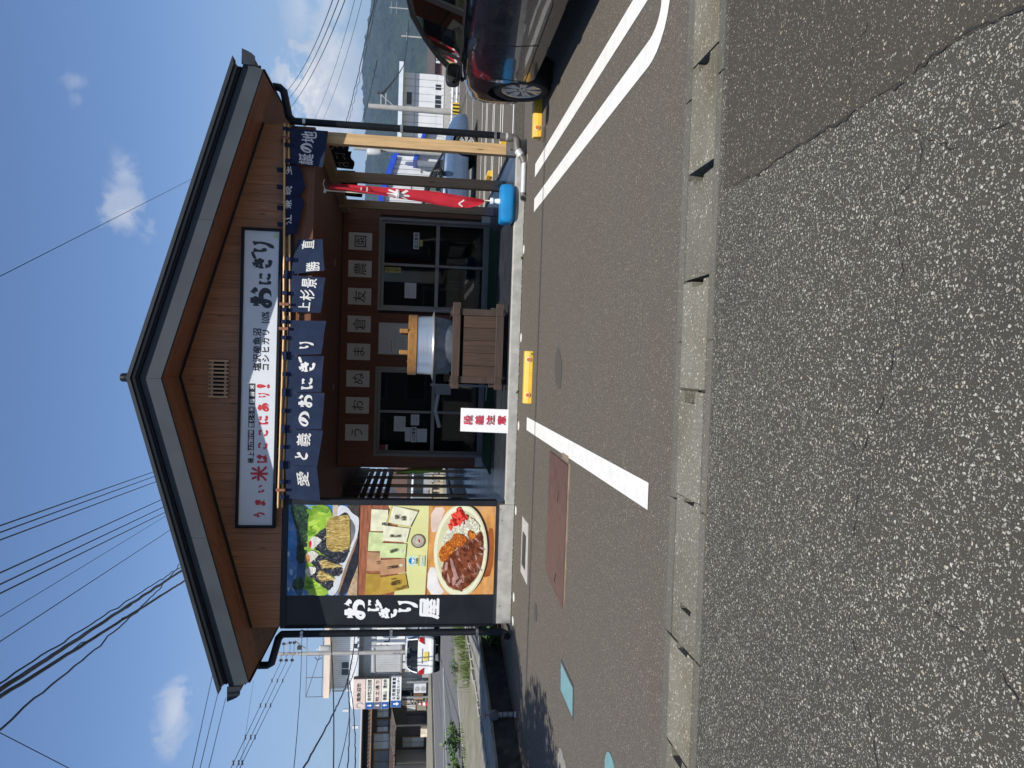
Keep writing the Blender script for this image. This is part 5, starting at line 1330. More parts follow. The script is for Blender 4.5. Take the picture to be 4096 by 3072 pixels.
def car(name, label, col, P, x, y, rot, z=0.0, wheels_only=None, group=None):
    """P: body stations (y, half width, sill, deck) nose at +y; cab stations (y, z, half width); built at the origin then moved"""
    t = thing(name, label, 'car', (0, 0, 0), group)
    R, wb, tr = P['r'], P['wb'], P['track']
    # lower body
    ys = []
    y0, y1 = P['body'][0][0], P['body'][-1][0]
    n = 64
    ys = [y0 + (y1 - y0) * i / n for i in range(n + 1)]
    def section(yy):
        hw, zs, zd = hermite(P['body'], yy)
        pts = [(0, zs + .02), (hw * .80, zs + .01), (hw * .95, zs + .03), (hw * .985, zs + .10), (hw * .998, zs + (zd - zs) * .38), (hw, zs + (zd - zs) * .60), (hw * .985, zs + (zd - zs) * .80), (hw * .955, zs + (zd - zs) * .93), (hw * .88, zd - .003), (hw * .55, zd + .018), (0, zd + .026)]
        return pts
    mb = MB(); rows = []
    for yy in ys:
        s = section(yy); ring = [(a, yy, b) for a, b in s] + [(-a, yy, b) for a, b in s[-2:0:-1]]
        rows.append(ring)
    k = len(rows[0]); vs = [p for r in rows for p in r]
    fs = [(i * k + j, i * k + (j + 1) % k, (i + 1) * k + (j + 1) % k, (i + 1) * k + j) for i in range(n) for j in range(k)]
    fs += [tuple(range(k))[::-1], tuple(n * k + j for j in range(k))]
    mb.add(vs, fs)
    pm_ = paint(P.get('paint', name) + '_paint', col, P.get('metal', .35))
    body = mb.build('body', pm_, t, smooth=50, origin=(0, 0, 0))
    cut = MB()
    for wy in (wb / 2 + P.get('shift', 0), -wb / 2 + P.get('shift', 0)):
        for s in (-1, 1): cut.lathe([(R + .055, s * (tr / 2 + .30)), (R + .055, s * (tr / 2 - .24))], (0, wy, R + .005), 36, 'x')
    co = cut.build('arch_cutter', BLKP, None, origin=(0, 0, 0))
    md = body.modifiers.new('arches', 'BOOLEAN'); md.operation = 'DIFFERENCE'; md.object = co; md.solver = 'EXACT'
    dg = bpy.context.evaluated_depsgraph_get(); dg.update()
    me = bpy.data.meshes.new_from_object(body.evaluated_get(dg))
    body.modifiers.clear(); old = body.data; body.data = me; bpy.data.meshes.remove(old)
    bpy.data.objects.remove(co)
    # cabin: roof, pillars, panes
    C = P['cab']                         # list of (y, z, half width): windscreen foot ... roof ... rear window foot, from front to rear
    deck = lambda yy: hermite(P['body'], yy)[2]
    nC = len(C)
    def rim(i): yy, zz, hw = C[i]; return Vector((hw, yy, zz))
    base = [Vector((P['beltw'], max(min(c[0], C[0][0]), C[-1][0]), 0)) for c in C]
    f0, f1, r0, r1 = P['glass']          # indices: windscreen f0..f1, roof f1..r0, rear window r0..r1
    roof_ = MB()
    for i in range(f1, r0):
        a, b = C[i], C[i + 1]
        g = 10
        for s in range(g):
            def pt(c, q):
                w_ = c[2] * (2 * q / g - 1); return (w_, c[0], c[1] + .045 * (1 - (w_ / c[2]) ** 2))
            roof_.poly([pt(a, s), pt(a, s + 1), pt(b, s + 1), pt(b, s)])
    roof_.build('roof', pm_, t, smooth=60, origin=(0, 0, 0))
    def screen(i0, i1, nm):
        g = MB()
        for i in range(i0, i1):
            a, b = C[i], C[i + 1]
            for s in range(10):
                def pt(c, q):
                    w_ = c[2] * (2 * q / 10 - 1); return (w_, c[0] + (.10 if nm == 'windscreen' else -.06) * (1 - (w_ / c[2]) ** 2) * (1 if c[1] < C[f1][1] - .05 else .4), c[1] + .045 * (1 - (w_ / c[2]) ** 2) * (0.3 if i in (i0,) and c is C[i0] else 1))
                g.poly([pt(a, s), pt(a, s + 1), pt(b, s + 1), pt(b, s)])
        g.build(nm, GLS, t, smooth=60, origin=(0, 0, 0))
    screen(f0, f1, 'windscreen'); screen(r0, r1, 'rear_window')
    for s in (-1, 1):
        up_ = [Vector((s * c[2], c[0], c[1])) for c in C]
        lo_ = [Vector((s * P['beltw'], c[0], min(c[1], P['belt'](c[0])))) for c in C]
        sg = MB()
        for i in range(nC - 1): sg.poly([up_[i], up_[i + 1], lo_[i + 1], lo_[i]])
        sg.build('side_window', GLS, t, origin=(0, 0, 0))
        out = Vector((s * .006, 0, 0))
        pil = MB(); pil.tube([p + out for p in up_], .026, 8)
        pil.build('window_frame', P.get('pillar', BLKP), t, smooth=50, origin=(0, 0, 0))
        for yb, wd in P['pillars']:
            top = None
            for i in range(nC - 1):
                if C[i + 1][0] <= yb <= C[i][0]:
                    q = (yb - C[i + 1][0]) / (C[i][0] - C[i + 1][0]); top = up_[i + 1].lerp(up_[i], q)
            if top is None: continue
            bot = Vector((s * P['beltw'], yb + .04, P['belt'](yb)))
            mb = MB(); mb.bar(top + out, bot + out, .012, wd, (0, 1, 0)); mb.build('pillar', BLKP, t, origin=(0, 0, 0))
        # belt line trim, sill, door seams
        tr_ = MB(); n_ = 16
        yb = [C[0][0] + (C[-1][0] - C[0][0]) * i / n_ for i in range(n_ + 1)]
        tr_.tube([(s * (P['beltw'] + .006), v, P['belt'](v)) for v in yb], .011, 6)
        tr_.build('belt_trim', BLKP, t, origin=(0, 0, 0))
        sm_ = MB()
        for pts in P['seams']:
            L = [Vector((s * (body_x(P, yy, zz) + .0025), yy, zz)) for yy, zz in pts]
            for a, b in zip(L[:-1], L[1:]): sm_.bar(a, b, .007, .003, (1, 0, 0))
        sm_.build('door_seam', mat('seam_black', (.006, .006, .007), .8, .1, 9), t, origin=(0, 0, 0))
        for yy, zz in P['handles']:
            hx = body_x(P, yy, zz)
            h = MB().tube([(s * (hx + .0), yy + .085, zz), (s * (hx + .028), yy + .06, zz + .004), (s * (hx + .030), yy - .06, zz + .006), (s * hx, yy - .085, zz + .004)], [.012, .016, .016, .012], 8)
            h.build('door_handle', P.get('handlem', pm_), t, smooth=50, origin=(0, 0, 0))
        my, mz = P['mirror']
        mx = P['beltw'] + .02
        m_ = MB()
        def mir(u, v):
            a = u * 2 * PI; b = (v - .5) * PI
            e = .6
            cx, cz = math.copysign(abs(math.cos(a)) ** e, math.cos(a)), math.copysign(abs(math.sin(a)) ** e, math.sin(a))
            return Vector((s * (mx + .135 + .115 * cx * math.cos(b) ** .5), my + .07 * math.sin(b) + .02, mz + .085 + .075 * cz * math.cos(b) ** .5))
        m_.grid(mir, 24, 10)
        m_.bar((s * (mx - .03), my + .02, mz - .0), (s * (mx + .07), my + .02, mz + .05), .05, .05)
        m_ = m_.build('side_mirror', P.get('mirrorm', pm_), t, smooth=50, origin=(0, 0, 0))
        MB().prism([(s * (mx + .135 + .100 * math.copysign(abs(math.cos(a)) ** .7, math.cos(a))), my - .047, mz + .085 + .060 * math.copysign(abs(math.sin(a)) ** .7, math.sin(a))) for a in [i * PI / 10 for i in range(20)]], (0, -.004, 0)).build('mirror_glass', mat('mirror', (.16, .18, .18), .03, .02, 9, metal=1.0), m_, origin=(0, 0, 0))
    # interior: dark tub, seats, wheel
    zf = P['belt'](0) - .06
    inn = MB(); yA, yB = C[0][0] - .05, C[-1][0] + .05
    for yy in P['seats']:
        for s in (-1, 1):
            inn.grid(lambda u, v, yy=yy, s=s: Vector((s * .36 + .23 * math.copysign(abs(math.cos(u * 2 * PI)) ** .6, math.cos(u * 2 * PI)), yy - .12 * v + .07 * math.sin(u * 2 * PI), zf - .15 + .50 * v * (1 if v < .99 else 1))), 16, 6)
            inn.obox((s * .36, yy - .15, zf + .44), ((1, 0, 0), (0, 1, 0), (0, 0, 1)), (.13, .05, .09))
    inn.build('seats', SEATM, t, smooth=60, origin=(0, 0, 0))
    MB().obox((0, C[0][0] - .42, zf + .06), ((1, 0, 0), (0, 1, 0), (0, 0, 1)), (P['beltw'] - .08, .22, .05)).build('dashboard', SEATM, t, bevel=.03, origin=(0, 0, 0))
    # wheels
    rimmesh = MB()
    for i in range(P.get('spokes', 7)):
        a = 2 * PI * i / P.get('spokes', 7)
        for da in ((-.16, .16) if P.get('twin', True) else (0,)):
            p = Vector((.045, .055 * math.cos(a + da * .4), .055 * math.sin(a + da * .4))); q = Vector((.052, R * .68 * math.cos(a + da), R * .68 * math.sin(a + da)))
            rimmesh.bar(p, q, .040, .026, (1, 0, 0))
    rimmesh.lathe([(.066, .03), (.066, .055), (.040, .062), (.001, .062)], (0, 0, 0), 18, 'x')
    rimmesh.lathe([(R * .735, .064), (R * .70, .070), (R * .66, .058), (R * .645, .0), (R * .64, -.08)], (0, 0, 0), 40, 'x', cap=False)
    rmesh = rimmesh.mesh('rim', RIMM, 35)
    nutm = MB()
    for i in range(5): nutm.lathe([(.009, .045), (.009, .066), (.001, .066)], (0, .05 * math.cos(i * 2 * PI / 5), .05 * math.sin(i * 2 * PI / 5)), 8, 'x')
    nmesh = nutm.mesh('nuts', BLKP)
    tmesh = MB().lathe([(R * .72, .07), (R * .78, .088), (R * .90, .092), (R * .975, .078), (R, .045), (R, -.045), (R * .975, -.078), (R * .9, -.09), (R * .72, -.08)], (0, 0, 0), 48, 'x', cap=False).mesh('tyre', TYRE, 35)
    dmesh = MB().lathe([(R * .64, -.03), (.001, -.03)], (0, 0, 0), 28, 'x', cap=False).lathe([(R * .5, .0), (R * .5, .012), (.05, .014)], (0, 0, 0), 28, 'x').mesh('brake_disc', mat('brake_dark', (.05, .048, .045), .55, .15, 20, metal=.5))
    for wy in (wb / 2 + P.get('shift', 0), -wb / 2 + P.get('shift', 0)):
        for s in (-1, 1):
            wl = bpy.data.objects.new('wheel', tmesh); place(wl, (s * (tr / 2), wy, R), t)
            wl.rotation_euler = (0, 0, PI if s < 0 else 0)
            for nm, me_ in (('rim', rmesh), ('brake_disc', dmesh), ('wheel_nuts', nmesh)):
                o = bpy.data.objects.new(nm, me_); COL.objects.link(o); o.parent = wl
    for wy in (wb / 2 + P.get('shift', 0), -wb / 2 + P.get('shift', 0)):
        for s in (-1, 1):
            MB().lathe([(R + .05, s * (tr / 2 + .02)), (R + .05, s * (tr / 2 - .22)), (.001, s * (tr / 2 - .22))], (0, wy, R), 28, 'x', cap=False).build('wheel_well', mat('well_black', (.005, .005, .005), .95, .1, 9), t, origin=(0, 0, 0))
    for fn in P.get('extra', []): fn(t, P)
    t.location = (x, y, z); t.rotation_euler = (0, 0, rot)
    return t
def body_x(P, yy, zz):
    hw, zs, zd = hermite(P['body'], yy)
    tab = [(zs + .03, .95), (zs + .10, .985), (zs + (zd - zs) * .38, .998), (zs + (zd - zs) * .60, 1), (zs + (zd - zs) * .80, .985), (zs + (zd - zs) * .93, .955), (zd - .003, .88)]
    if zz <= tab[0][0]: return hw * tab[0][1]
    for (a, p), (b, q) in zip(tab[:-1], tab[1:]):
        if a <= zz <= b: return hw * (p + (q - p) * (zz - a) / (b - a))
    return hw * .88
def lamps(pts_f, m, nm):
    def f(t, P):
        for s in (-1, 1):
            mb = MB(); mb.prism([(s * a, b, c) for a, b, c in pts_f], (0, .012 if nm == 'headlight' else -.012, 0)); mb.build(nm, m, t, bevel=.004, origin=(0, 0, 0))
    return f
# dark grey blue people carrier parked nose in, right
P1 = dict(body=[(-2.28, .70, .42, .86), (-2.18, .80, .26, .98), (-1.7, .855, .20, 1.02), (-.8, .868, .19, 1.03), (.3, .868, .19, 1.025), (.95, .866, .20, 1.005), (1.35, .858, .22, .965), (1.75, .83, .23, .90), (2.02, .765, .24, .82), (2.18, .66, .26, .73), (2.27, .52, .34, .60)],
          cab=[(1.34, .985, .74), (1.10, 1.12, .735), (.80, 1.27, .72), (.45, 1.41, .69), (.05, 1.53, .655), (-.45, 1.58, .645), (-1.2, 1.575, .64), (-1.75, 1.53, .62), (-2.05, 1.30, .66), (-2.20, 1.0, .68)], glass=(0, 4, 7, 9),
          beltw=.80, belt=lambda v: 1.045 - .022 * (v - .5), pillars=[(.62, .035), (-.42, .10), (-1.45, .08)], r=.318, wb=2.75, track=1.50, shift=-.03,
          seams=[[(1.03, 1.00), (.98, .95), (.93, .80), (.90, .62), (.94, .45), (.99, .33)], [(-.10, 1.01), (-.02, .95), (.06, .80), (.06, .55), (.02, .33)], [(1.02, .33), (.6, .335), (.02, .34)], [(.02, .34), (-.8, .345), (-1.0, .38)]],
          handles=[(.10, .93), (-.95, .95)], mirror=(.66, 1.03), seats=[-.15, -1.1], spokes=7,
          extra=[lamps([(.36, 2.235, .60), (.60, 2.14, .62), (.74, 1.95, .72), (.70, 1.92, .80), (.52, 2.08, .74)], LAMP, 'headlight')])
NEAR = (.020, .025, .042)
car('parked_car', 'dark grey blue people carrier parked nose in at the right edge', NEAR, dict(P1, mirrorm=BLKP), 3.86, 7.115, 0, 0.0)
# blue hatchback far right, side on
P2 = dict(P1); P2.update(body=[(-2.1, .62, .40, .80), (-2.0, .76, .28, .90), (-1.5, .83, .20, .93), (0, .85, .19, .92), (.8, .85, .20, .89), (1.25, .84, .22, .85), (1.65, .80, .23, .78), (1.92, .72, .24, .68), (2.08, .58, .28, .56)],
          cab=[(1.05, .86, .72), (.80, 1.0, .715), (.45, 1.18, .69), (.10, 1.32, .66), (-.30, 1.385, .64), (-.9, 1.385, .63), (-1.4, 1.33, .61), (-1.75, 1.13, .64), (-1.95, .92, .66)], glass=(0, 4, 6, 8), beltw=.79,
          belt=lambda v: .90 - .02 * v, pillars=[(.5, .03), (-.40, .09), (-1.2, .12)], r=.30, wb=2.5, track=1.46, shift=0, seams=[[(.80, .87), (.72, .7), (.75, .35)], [(-.25, .88), (-.12, .6), (-.18, .35)], [(-1.1, .87), (-.95, .55), (-.92, .36)]],
          handles=[(-.05, .80), (-.95, .82)], mirror=(.42, .88), mirrorm=BLKP, seats=[-.3, -1.1], metal=.1, paint='steel_blue', extra=[lamps([(.42, 2.0, .52), (.62, 1.93, .55), (.76, 1.68, .66), (.70, 1.66, .74), (.5, 1.85, .66)], LAMP, 'headlight')])
car('parked_car', 'light steel blue hatchback parked side on beyond the right posts', (.075, .125, .215), P2, 4.42, 20.65, -PI / 2)
# white small car on the side road, seen from behind
def rear_extra(t, P):
    RL = mat('tail_red', (.42, .008, .012), .15, .1, 20)
    yb = P['body'][0][0]
    for s in (-1, 1):
        MB().prism([(s * .46, yb - .035, .68), (s * .71, yb - .02, .68), (s * .745, yb - .01, .88), (s * .60, yb - .03, .91)], (0, .14, 0)).build('tail_light', RL, t, bevel=.01, origin=(0, 0, 0))
    MB().box(-.17, .17, yb - .045, yb - .03, .50, .68).build('number_plate', mat('plate_yellow', (.70, .58, .10), .5, .05, 9), t, origin=(0, 0, 0))
    MB().box(-.30, .30, yb - .022, yb + .05, .74, .79).build('boot_handle', LAMP, t, bevel=.01, origin=(0, 0, 0))
    MB().box(-.66, .66, yb - .03, yb + .2, .27, .46).build('bumper', MATS['white_car_paint'], t, bevel=.05, origin=(0, 0, 0))
    MB().box(-.60, .60, yb + .02, yb + .3, .20, .28).build('valance', BLKP, t, origin=(0, 0, 0))
P3 = dict(P2); P3.update(body=[(-1.68, .70, .30, .90), (-1.62, .735, .26, .93), (-1.2, .738, .22, .94), (.2, .738, .2, .93), (.9, .735, .21, .90), (1.25, .71, .22, .85), (1.52, .64, .24, .76), (1.66, .52, .3, .62)],
          cab=[(1.05, .90, .63), (.75, 1.10, .62), (.45, 1.27, .60), (.15, 1.39, .58), (-.3, 1.44, .57), (-.9, 1.43, .565), (-1.35, 1.36, .56), (-1.55, 1.18, .62), (-1.64, .95, .66)], glass=(0, 4, 6, 8), beltw=.69, belt=lambda v: .93,
          pillars=[(.5, .05), (-.4, .06), (-1.25, .16)], r=.27, wb=2.4, track=1.27, seams=[[(.75, .9), (.7, .3)], [(-.3, .9), (-.3, .3)]], handles=[(-.1, .84)], mirror=(.45, .9), metal=.0, extra=[rear_extra], mirrorm=None)
P3.pop('mirrorm'); P3.pop('pillar', None); P3.pop('paint')
P3['pillar'] = paint('white_car_paint', (.76, .76, .76), 0)
car('white_car', 'white small hatchback with red tail lights driving away on the side road', (.76, .76, .76), P3, -10.95, 28.6, .10, .285).scale = (.9, .9, .86)

# ================================================================== RIGHT BACKGROUND
WHITE_S = mat('white_siding', (.60, .61, .62), .6, .05, 1, bump=.0)
SEAMM = mat('siding_seam', (.38, .39, .40), .7, .08, 2)
def rib_wall(mb_parent, x0, x1, y, z0, z1, step, m, name='siding_panel', dep=.05):
    """vertical sheet panels, each a piece"""
    me = unit_cube(name, m); x = x0
    while x < x1 - .05:
        w_ = min(step, x1 - x); piece(name, me, (x + w_ / 2, y, (z0 + z1) / 2), mb_parent, (w_ - .05, dep, z1 - z0)); x += w_
WINM = mat('window_dark', (.03, .035, .04), .12, .2, 3)
WFR = mat('window_frame_white', (.55, .56, .57), .5, .05, 9)
def window(par, x0, x1, y, z0, z1, n=2, m=WINM, fr_=WFR, fw=.06):
    w_ = MB().box(x0, x1, y + .02, y + .06, z0, z1).build('window', fr_, par)
    for i in range(n):
        a = x0 + fw + (x1 - x0 - fw) * i / n; b = x0 + (x1 - x0 - fw) * (i + 1) / n
        MB().box(a, b, y - .004, y + .018, z0 + fw, z1 - fw).build('pane', m, w_)
    return w_
t = thing('warehouse', 'white sheet clad warehouse with flat pale eaves beyond the lot fence', 'building', (26, 75, -2.6))
wl = MB().box(21.0, 27.9, 75, 92, -2.6, 3.6).build('wall', SEAMM, t)
rib_wall(wl, 21.0, 27.9, 74.97, .35, 2.42, .70, WHITE_S); rib_wall(wl, 21.0, 27.9, 74.97, 2.50, 3.6, .70, WHITE_S); rib_wall(wl, 21, 27.9, 74.97, -.35, .33, .70, WHITE_S)
MB().box(20.95, 27.95, 74.8, 75, -2.6, -.45).build('foundation', CONC, t)
MB().box(20.5, 28.5, 73.9, 93, 3.62, 4.02).build('roof', mat('pale_eaves', (.56, .62, .68), .5, .06, 2), t)
window(wl, 24.75, 26.05, 74.93, 2.70, 3.32, 1); window(wl, 24.55, 25.95, 74.93, -.15, .55, 3); window(wl, 26.35, 27.0, 74.93, -.12, .55, 2)
# fence of the lot and the far corner
t = thing('guard_rail', 'white pipe guard rail at the far edge of the car park', 'fence', (11, 30.6, 0))
for z in (.30, .12): MB().tube([(8.6, 31.2, z), (26, 30.4, z)], .055, 8).build('rail', WFR, t)
for x in (9.7, 10.9, 12.2, 14, 16, 18, 20, 22): MB().tube([(x, 31.2 - (x - 8.6) * .046 + .05, 0), (x, 31.2 - (x - 8.6) * .046 + .05, .42)], .05, 8).build('post', WFR, t)
t = thing('trolley', 'small yellow and black striped barrier by the guard rail', 'barrier', (10.05, 30.4, 0))
MB().box(9.8, 10.25, 30.35, 30.45, .05, .32).build('board', mat('barrier_yellow', (.65, .45, .03), .5, .1, 9), t)
for i in range(3): MB().box(9.85 + i * .14, 9.91 + i * .14, 30.33, 30.349, .05, .32).build('stripe', BLKP, t)
# blue eaved white buildings
RIBW = mat('white_rib_sheet', (.58, .59, .60), .55, .05, 2)
BLUE_E = mat('blue_eaves', (.012, .065, .48), .45, .08, 3)
t = thing('blue_roof_depot', 'white ribbed depot building with bright blue eaves beyond the blue car', 'building', (11, 46, -2.6))
wl = MB().box(8.0, 12.6, 46, 60, -2.6, 3.0).build('wall', SEAMM, t)
rib_wall(wl, 8.0, 12.6, 45.97, -2.6, 2.92, .26, RIBW)
MB().box(11.05, 12.9, 45.2, 61, 2.88, 3.20).build('eaves', BLUE_E, t)
t = thing('blue_roof_annex', 'lower white annex with slanted blue verge and a grey shutter', 'building', (9.9, 44, -2.6))
wl = MB().prism([(8.0, 44, -2.6), (11.45, 44, -2.6), (11.45, 44, 3.05), (9.4, 44, 3.65), (8.0, 44, 3.9)], (0, 1.9, 0)).build('wall', SEAMM, t)
x = 8.0
while x < 11.42:
    zt_ = 3.9 - (x - 8) * .178 if x < 9.4 else 3.65 - (x - 9.4) * .293
    MB().box(x, x + .22, 43.95, 43.995, -2.6, zt_ - .10).build('siding_panel', RIBW, wl); x += .26
MB().prism([(11.55, 43.75, 2.92), (11.55, 43.75, 3.22), (9.4, 43.75, 3.88), (7.9, 43.75, 4.08), (7.9, 43.75, 3.75), (9.4, 43.75, 3.55)], (0, 2.2, 0)).build('verge', BLUE_E, t)
sh = MB().box(9.7, 10.2, 43.90, 43.94, 2.10, 2.95).build('window', mat('pale_shutter', (.55, .56, .58), .5, .04, 5), t)
t = thing('blue_porch_shed', 'small white shed with sloping blue roof edge behind the blue car', 'building', (11.6, 43, -2.6))
wl = MB().prism([(11.0, 42.6, -2.6), (12.6, 42.6, -2.6), (12.6, 42.6, 1.75), (11.05, 42.6, 1.85)], (0, 1.3, 0)).build('wall', RIBW, t)
MB().prism([(10.95, 42.2, 1.80), (10.95, 42.2, 2.0), (12.8, 42.2, 1.40), (12.8, 42.2, 1.2)], (0, 1.8, 0)).build('roof', BLUE_E, t)
window(wl, 11.3, 11.95, 42.5, .68, 1.32, 1, mat('grey_louvre', (.10, .11, .12), .5, .2, 6, stretch=(30, 1, 1)))
# white van roof behind the blue car
t = thing('brown_roof_house', 'brown roofed house with white balcony half hidden below the hill', 'house', (78, 200, -2.6))
MB().box(74, 84, 200, 210, -2.6, -.6).build('wall', mat('brown_wall', (.11, .045, .04), .8, .2, 1), t)
MB().prism([(73.2, 199, -.7), (85, 199, -.7), (84, 205, 1.2), (74, 205, 1.2)], (0, 6, .2)).build('roof', mat('brown_roof', (.07, .055, .05), .8, .2, 1), t)
for i in range(5): MB().box(76.9 + i * .9, 77.5 + i * .9, 198.6, 198.8, -2.0, -.9).build('balcony_bar', WFR, t)
POLE = mat('concrete_pole', (.36, .35, .33), .85, .1, 4)
def pole(label, x, y, z0, z1, r0, r1, arms=(), grp='utility poles'):
    t = thing('utility_pole', label, 'utility pole', (x, y, z0), grp)
    MB().tube([(x, y, z0), (x, y, (z0 + z1) / 2), (x, y, z1)], [r0, (r0 + r1) / 2, r1], 12).build('shaft', POLE, t, smooth=60)
    for z, dx0, dx1 in arms: MB().bar((x + dx0, y - .06, z), (x + dx1, y - .06, z), .05, .05).build('cross_arm', mat('arm_grey', (.45, .45, .43), .5, .1, 9, metal=.4), t)
    return t
t = pole('tall thin concrete pole in front of the white warehouse', 13.0, 40, -2.6, 4.34, .19, .13, [(3.7, .0, .75), (3.45, 0, .7)])
MB().bar((13.0, 39.9, 2.95), (13.6, 39.9, 3.7), .03, .03).build('brace', mat('arm_grey', (.45, .45, .43)), t)
INS = mat('insulator', (.04, .04, .045), .4, .1, 9)
for z in (3.78, 3.62): MB().lathe([(.06, 0), (.08, .05), (.05, .14)], (13.7, 39.9, z), 10).build('insulator', INS, t)
pole('short concrete pole with street lamp above the dark car bonnet', 46, 110, -2.6, 5.15, .15, .11, [(4.4, -.6, .6)])
pole('distant pole with cross arms before the forested hill', 68, 150, -2.6, 9.0, .15, .10, [(8.6, -1.2, 1.2), (7.6, -1.2, 1.2)])
t = pole('utility pole glimpsed between the right posts with grey transformer', 11.35, 42, -2.6, 5.2, .16, .12, [(4.5, -.5, .4)])
MB().lathe([(.16, 0), (.18, .05), (.18, .65), (.14, .7)], (11.15, 41.8, 3.75), 14).build('transformer', mat('transformer_grey', (.48, .49, .48), .5, .05, 9), t, smooth=40)

# ================================================================== HILLS
def hill_h(x, y):
    p = Vector((x * .0016, y * .0016, 1.3))
    h = 118 + 26 * noise.noise(p * 1.2) + 14 * noise.noise(p * 3.1)
    ridge = max(0, 1 - abs(y - 1500) / 620) ** .75
    side = 1 / (1 + math.exp(-(x + 150) / 90))
    return -2.6 + h * ridge * (.25 + .75 * side)
def hill(name, fx, x0, x1, y0, y1, nx, ny, m):
    vs = []; 
    for i in range(nx + 1):
        for j in range(ny + 1):
            x = x0 + (x1 - x0) * i / nx; y = y0 + (y1 - y0) * j / ny
            z = fx(x, y)
            z += (5.0 * noise.noise(Vector((x * .045, y * .045, 2))) + 4.5 * noise.noise(Vector((x * .12, y * .12, 7)))) * min(1, max(0, (z + 2.6) / 8))
            vs.append((x, y, z))
    fs = [(i * (ny + 1) + j, (i + 1) * (ny + 1) + j, (i + 1) * (ny + 1) + j + 1, i * (ny + 1) + j + 1) for i in range(nx) for j in range(ny)]
    return structure(MB().add(vs, fs).build(name, m))
FOREST = mat('forest', (.009, .017, .012), .95, .6, .05, bump=1.0, dirt=(.030, .046, .022), dscale=.016, damt=.9)
hill('wooded_hill', hill_h, -700, 1300, 870, 2130, 420, 170, FOREST)

# ================================================================== LEFT BACKGROUND
GREY_S = mat('grey_siding', (.42, .43, .44), .6, .05, 2)
GREY_L = mat('light_grey_siding', (.56, .56, .56), .6, .05, 2)
t = thing('grey_flat_roof_building', 'grey two storey clad building with flat roof and roof railing by the side road', 'building', (-15.5, 41, .3))
wl = MB().box(-18.05, -9, 41.0, 52, .3, 5.60).build('wall', mat('siding_gap', (.30, .31, .32), .7, .05, 2), t)
sp = unit_cube('siding_panel', GREY_L); sp2 = unit_cube('siding_panel', GREY_S)
for i in range(50): piece('siding_panel', sp, (-17.98 + i * .11, 40.985, 4.9), wl, (.10, .03, 1.36))
lw = MB().box(-17.75, -9, 40.2, 41.0, .3, 4.05).build('lower_wall', mat('siding_gap', (.30, .31, .32)), t)
for i in range(46): piece('siding_panel', sp2, (-17.70 + i * .12, 40.185, 2.83), lw, (.113, .03, 1.98))
MB().box(-17.75, -9, 40.17, 40.199, .3, 1.80).build('lower_face', mat('grey_render', (.36, .36, .36), .8, .06, 3), lw)
MB().box(-17.9, -9, 40.05, 40.20, 1.80, 1.90).build('band', mat('band_grey', (.30, .29, .28), .6, .1, 5), t)
MB().box(-18.25, -9, 40.3, 52.2, 5.60, 5.90).build('parapet', mat('cream_parapet', (.70, .58, .47), .8, .05, 4, dirt=(.45, .38, .30), dscale=2, damt=.5), t)
MB().box(-17.9, -9, 39.75, 41.0, 4.05, 4.16).build('lower_roof', mat('pale_eaves', (.5, .5, .5)), t)
MB().tube([(-18.12, 40.9, .4), (-18.12, 40.9, 5.5)], .06, 8).build('drain_pipe', WFR, t)
rl = MB()
for x in (-18.25, -17.2, -16.0, -14.8): rl.tube([(x, 40.5, 5.9), (x, 40.5, 6.83)], .018, 6)
for z in (6.83, 6.0): rl.tube([(-18.25, 40.5, z), (-11, 40.5, z)], .018, 6)
rl.tube([(-18.25, 40.5, 6.83), (-18.25, 49, 6.83)], .018, 6).tube([(-18.25, 49, 5.9), (-18.25, 49, 6.83)], .018, 6)
rl.tube([(-18.25, 49, 6.83), (-11, 49, 6.83)], .018, 6)
for i in range(10): rl.tube([(-18.0 + i * .75, 49, 5.9), (-18.0 + i * .75, 49, 6.83)], .014, 5)
rl.build('roof_railing', mat('railing_dark', (.10, .11, .12), .5, .1, 9), t)
w_ = window(wl, -17.34, -16.52, 40.93, 4.60, 5.08, 2); 
window(lw, -16.95, -16.45, 40.13, .95, 1.40, 1)
MB().tube([(-17.2, 40.1, 1.85), (-17.2, 40.1, .95)], .03, 8).build('vent_pipe', WFR, lw)
MB().tube([(-15.5, 40.1, 3.35), (-16.8, 40.1, 3.3), (-16.9, 40.1, 3.1), (-16.9, 40.1, 1.95)], .022, 6).build('conduit', WFR, lw)
MB().box(-16.2, -15.85, 40.0, 40.17, .95, 1.75).build('meter_box', WFR, lw); MB().box(-16.6, -16.28, 40.0, 40.17, .95, 1.75).build('meter_box', WFR, lw)
MB().box(-15.31, -14.4, 40.02, 40.10, 1.66, 3.15).build('sign_plate', mat('sign_white_far', (.72, .72, .70), .5, .03, 4), t)
lb = MB()
for i, ch in enumerate('LP'): letter(lb, ch, (-15.05 + .32 * i, 40.01, 2.62), .22, .28, bold=.03)
lb.build('sign_lettering', BLK, t)
t = thing('air_conditioner', 'white outdoor unit with two fans against the grey building', 'air conditioner', (-17.45, 39.6, .3))
MB().box(-17.72, -17.22, 39.5, 39.85, .48, 1.12).build('case', WFR, t)
for z in (.64, .95): MB().lathe([(.13, 0), (.13, -.01), (.03, -.012), (.001, -.02)], (-17.5, 39.5, z), 20, 'y').build('fan', mat('fan_grey', (.33, .33, .33), .5, .2, 30), t)
MB().box(-17.72, -17.22, 39.52, 39.83, .3, .46).build('base', BLKP, t)
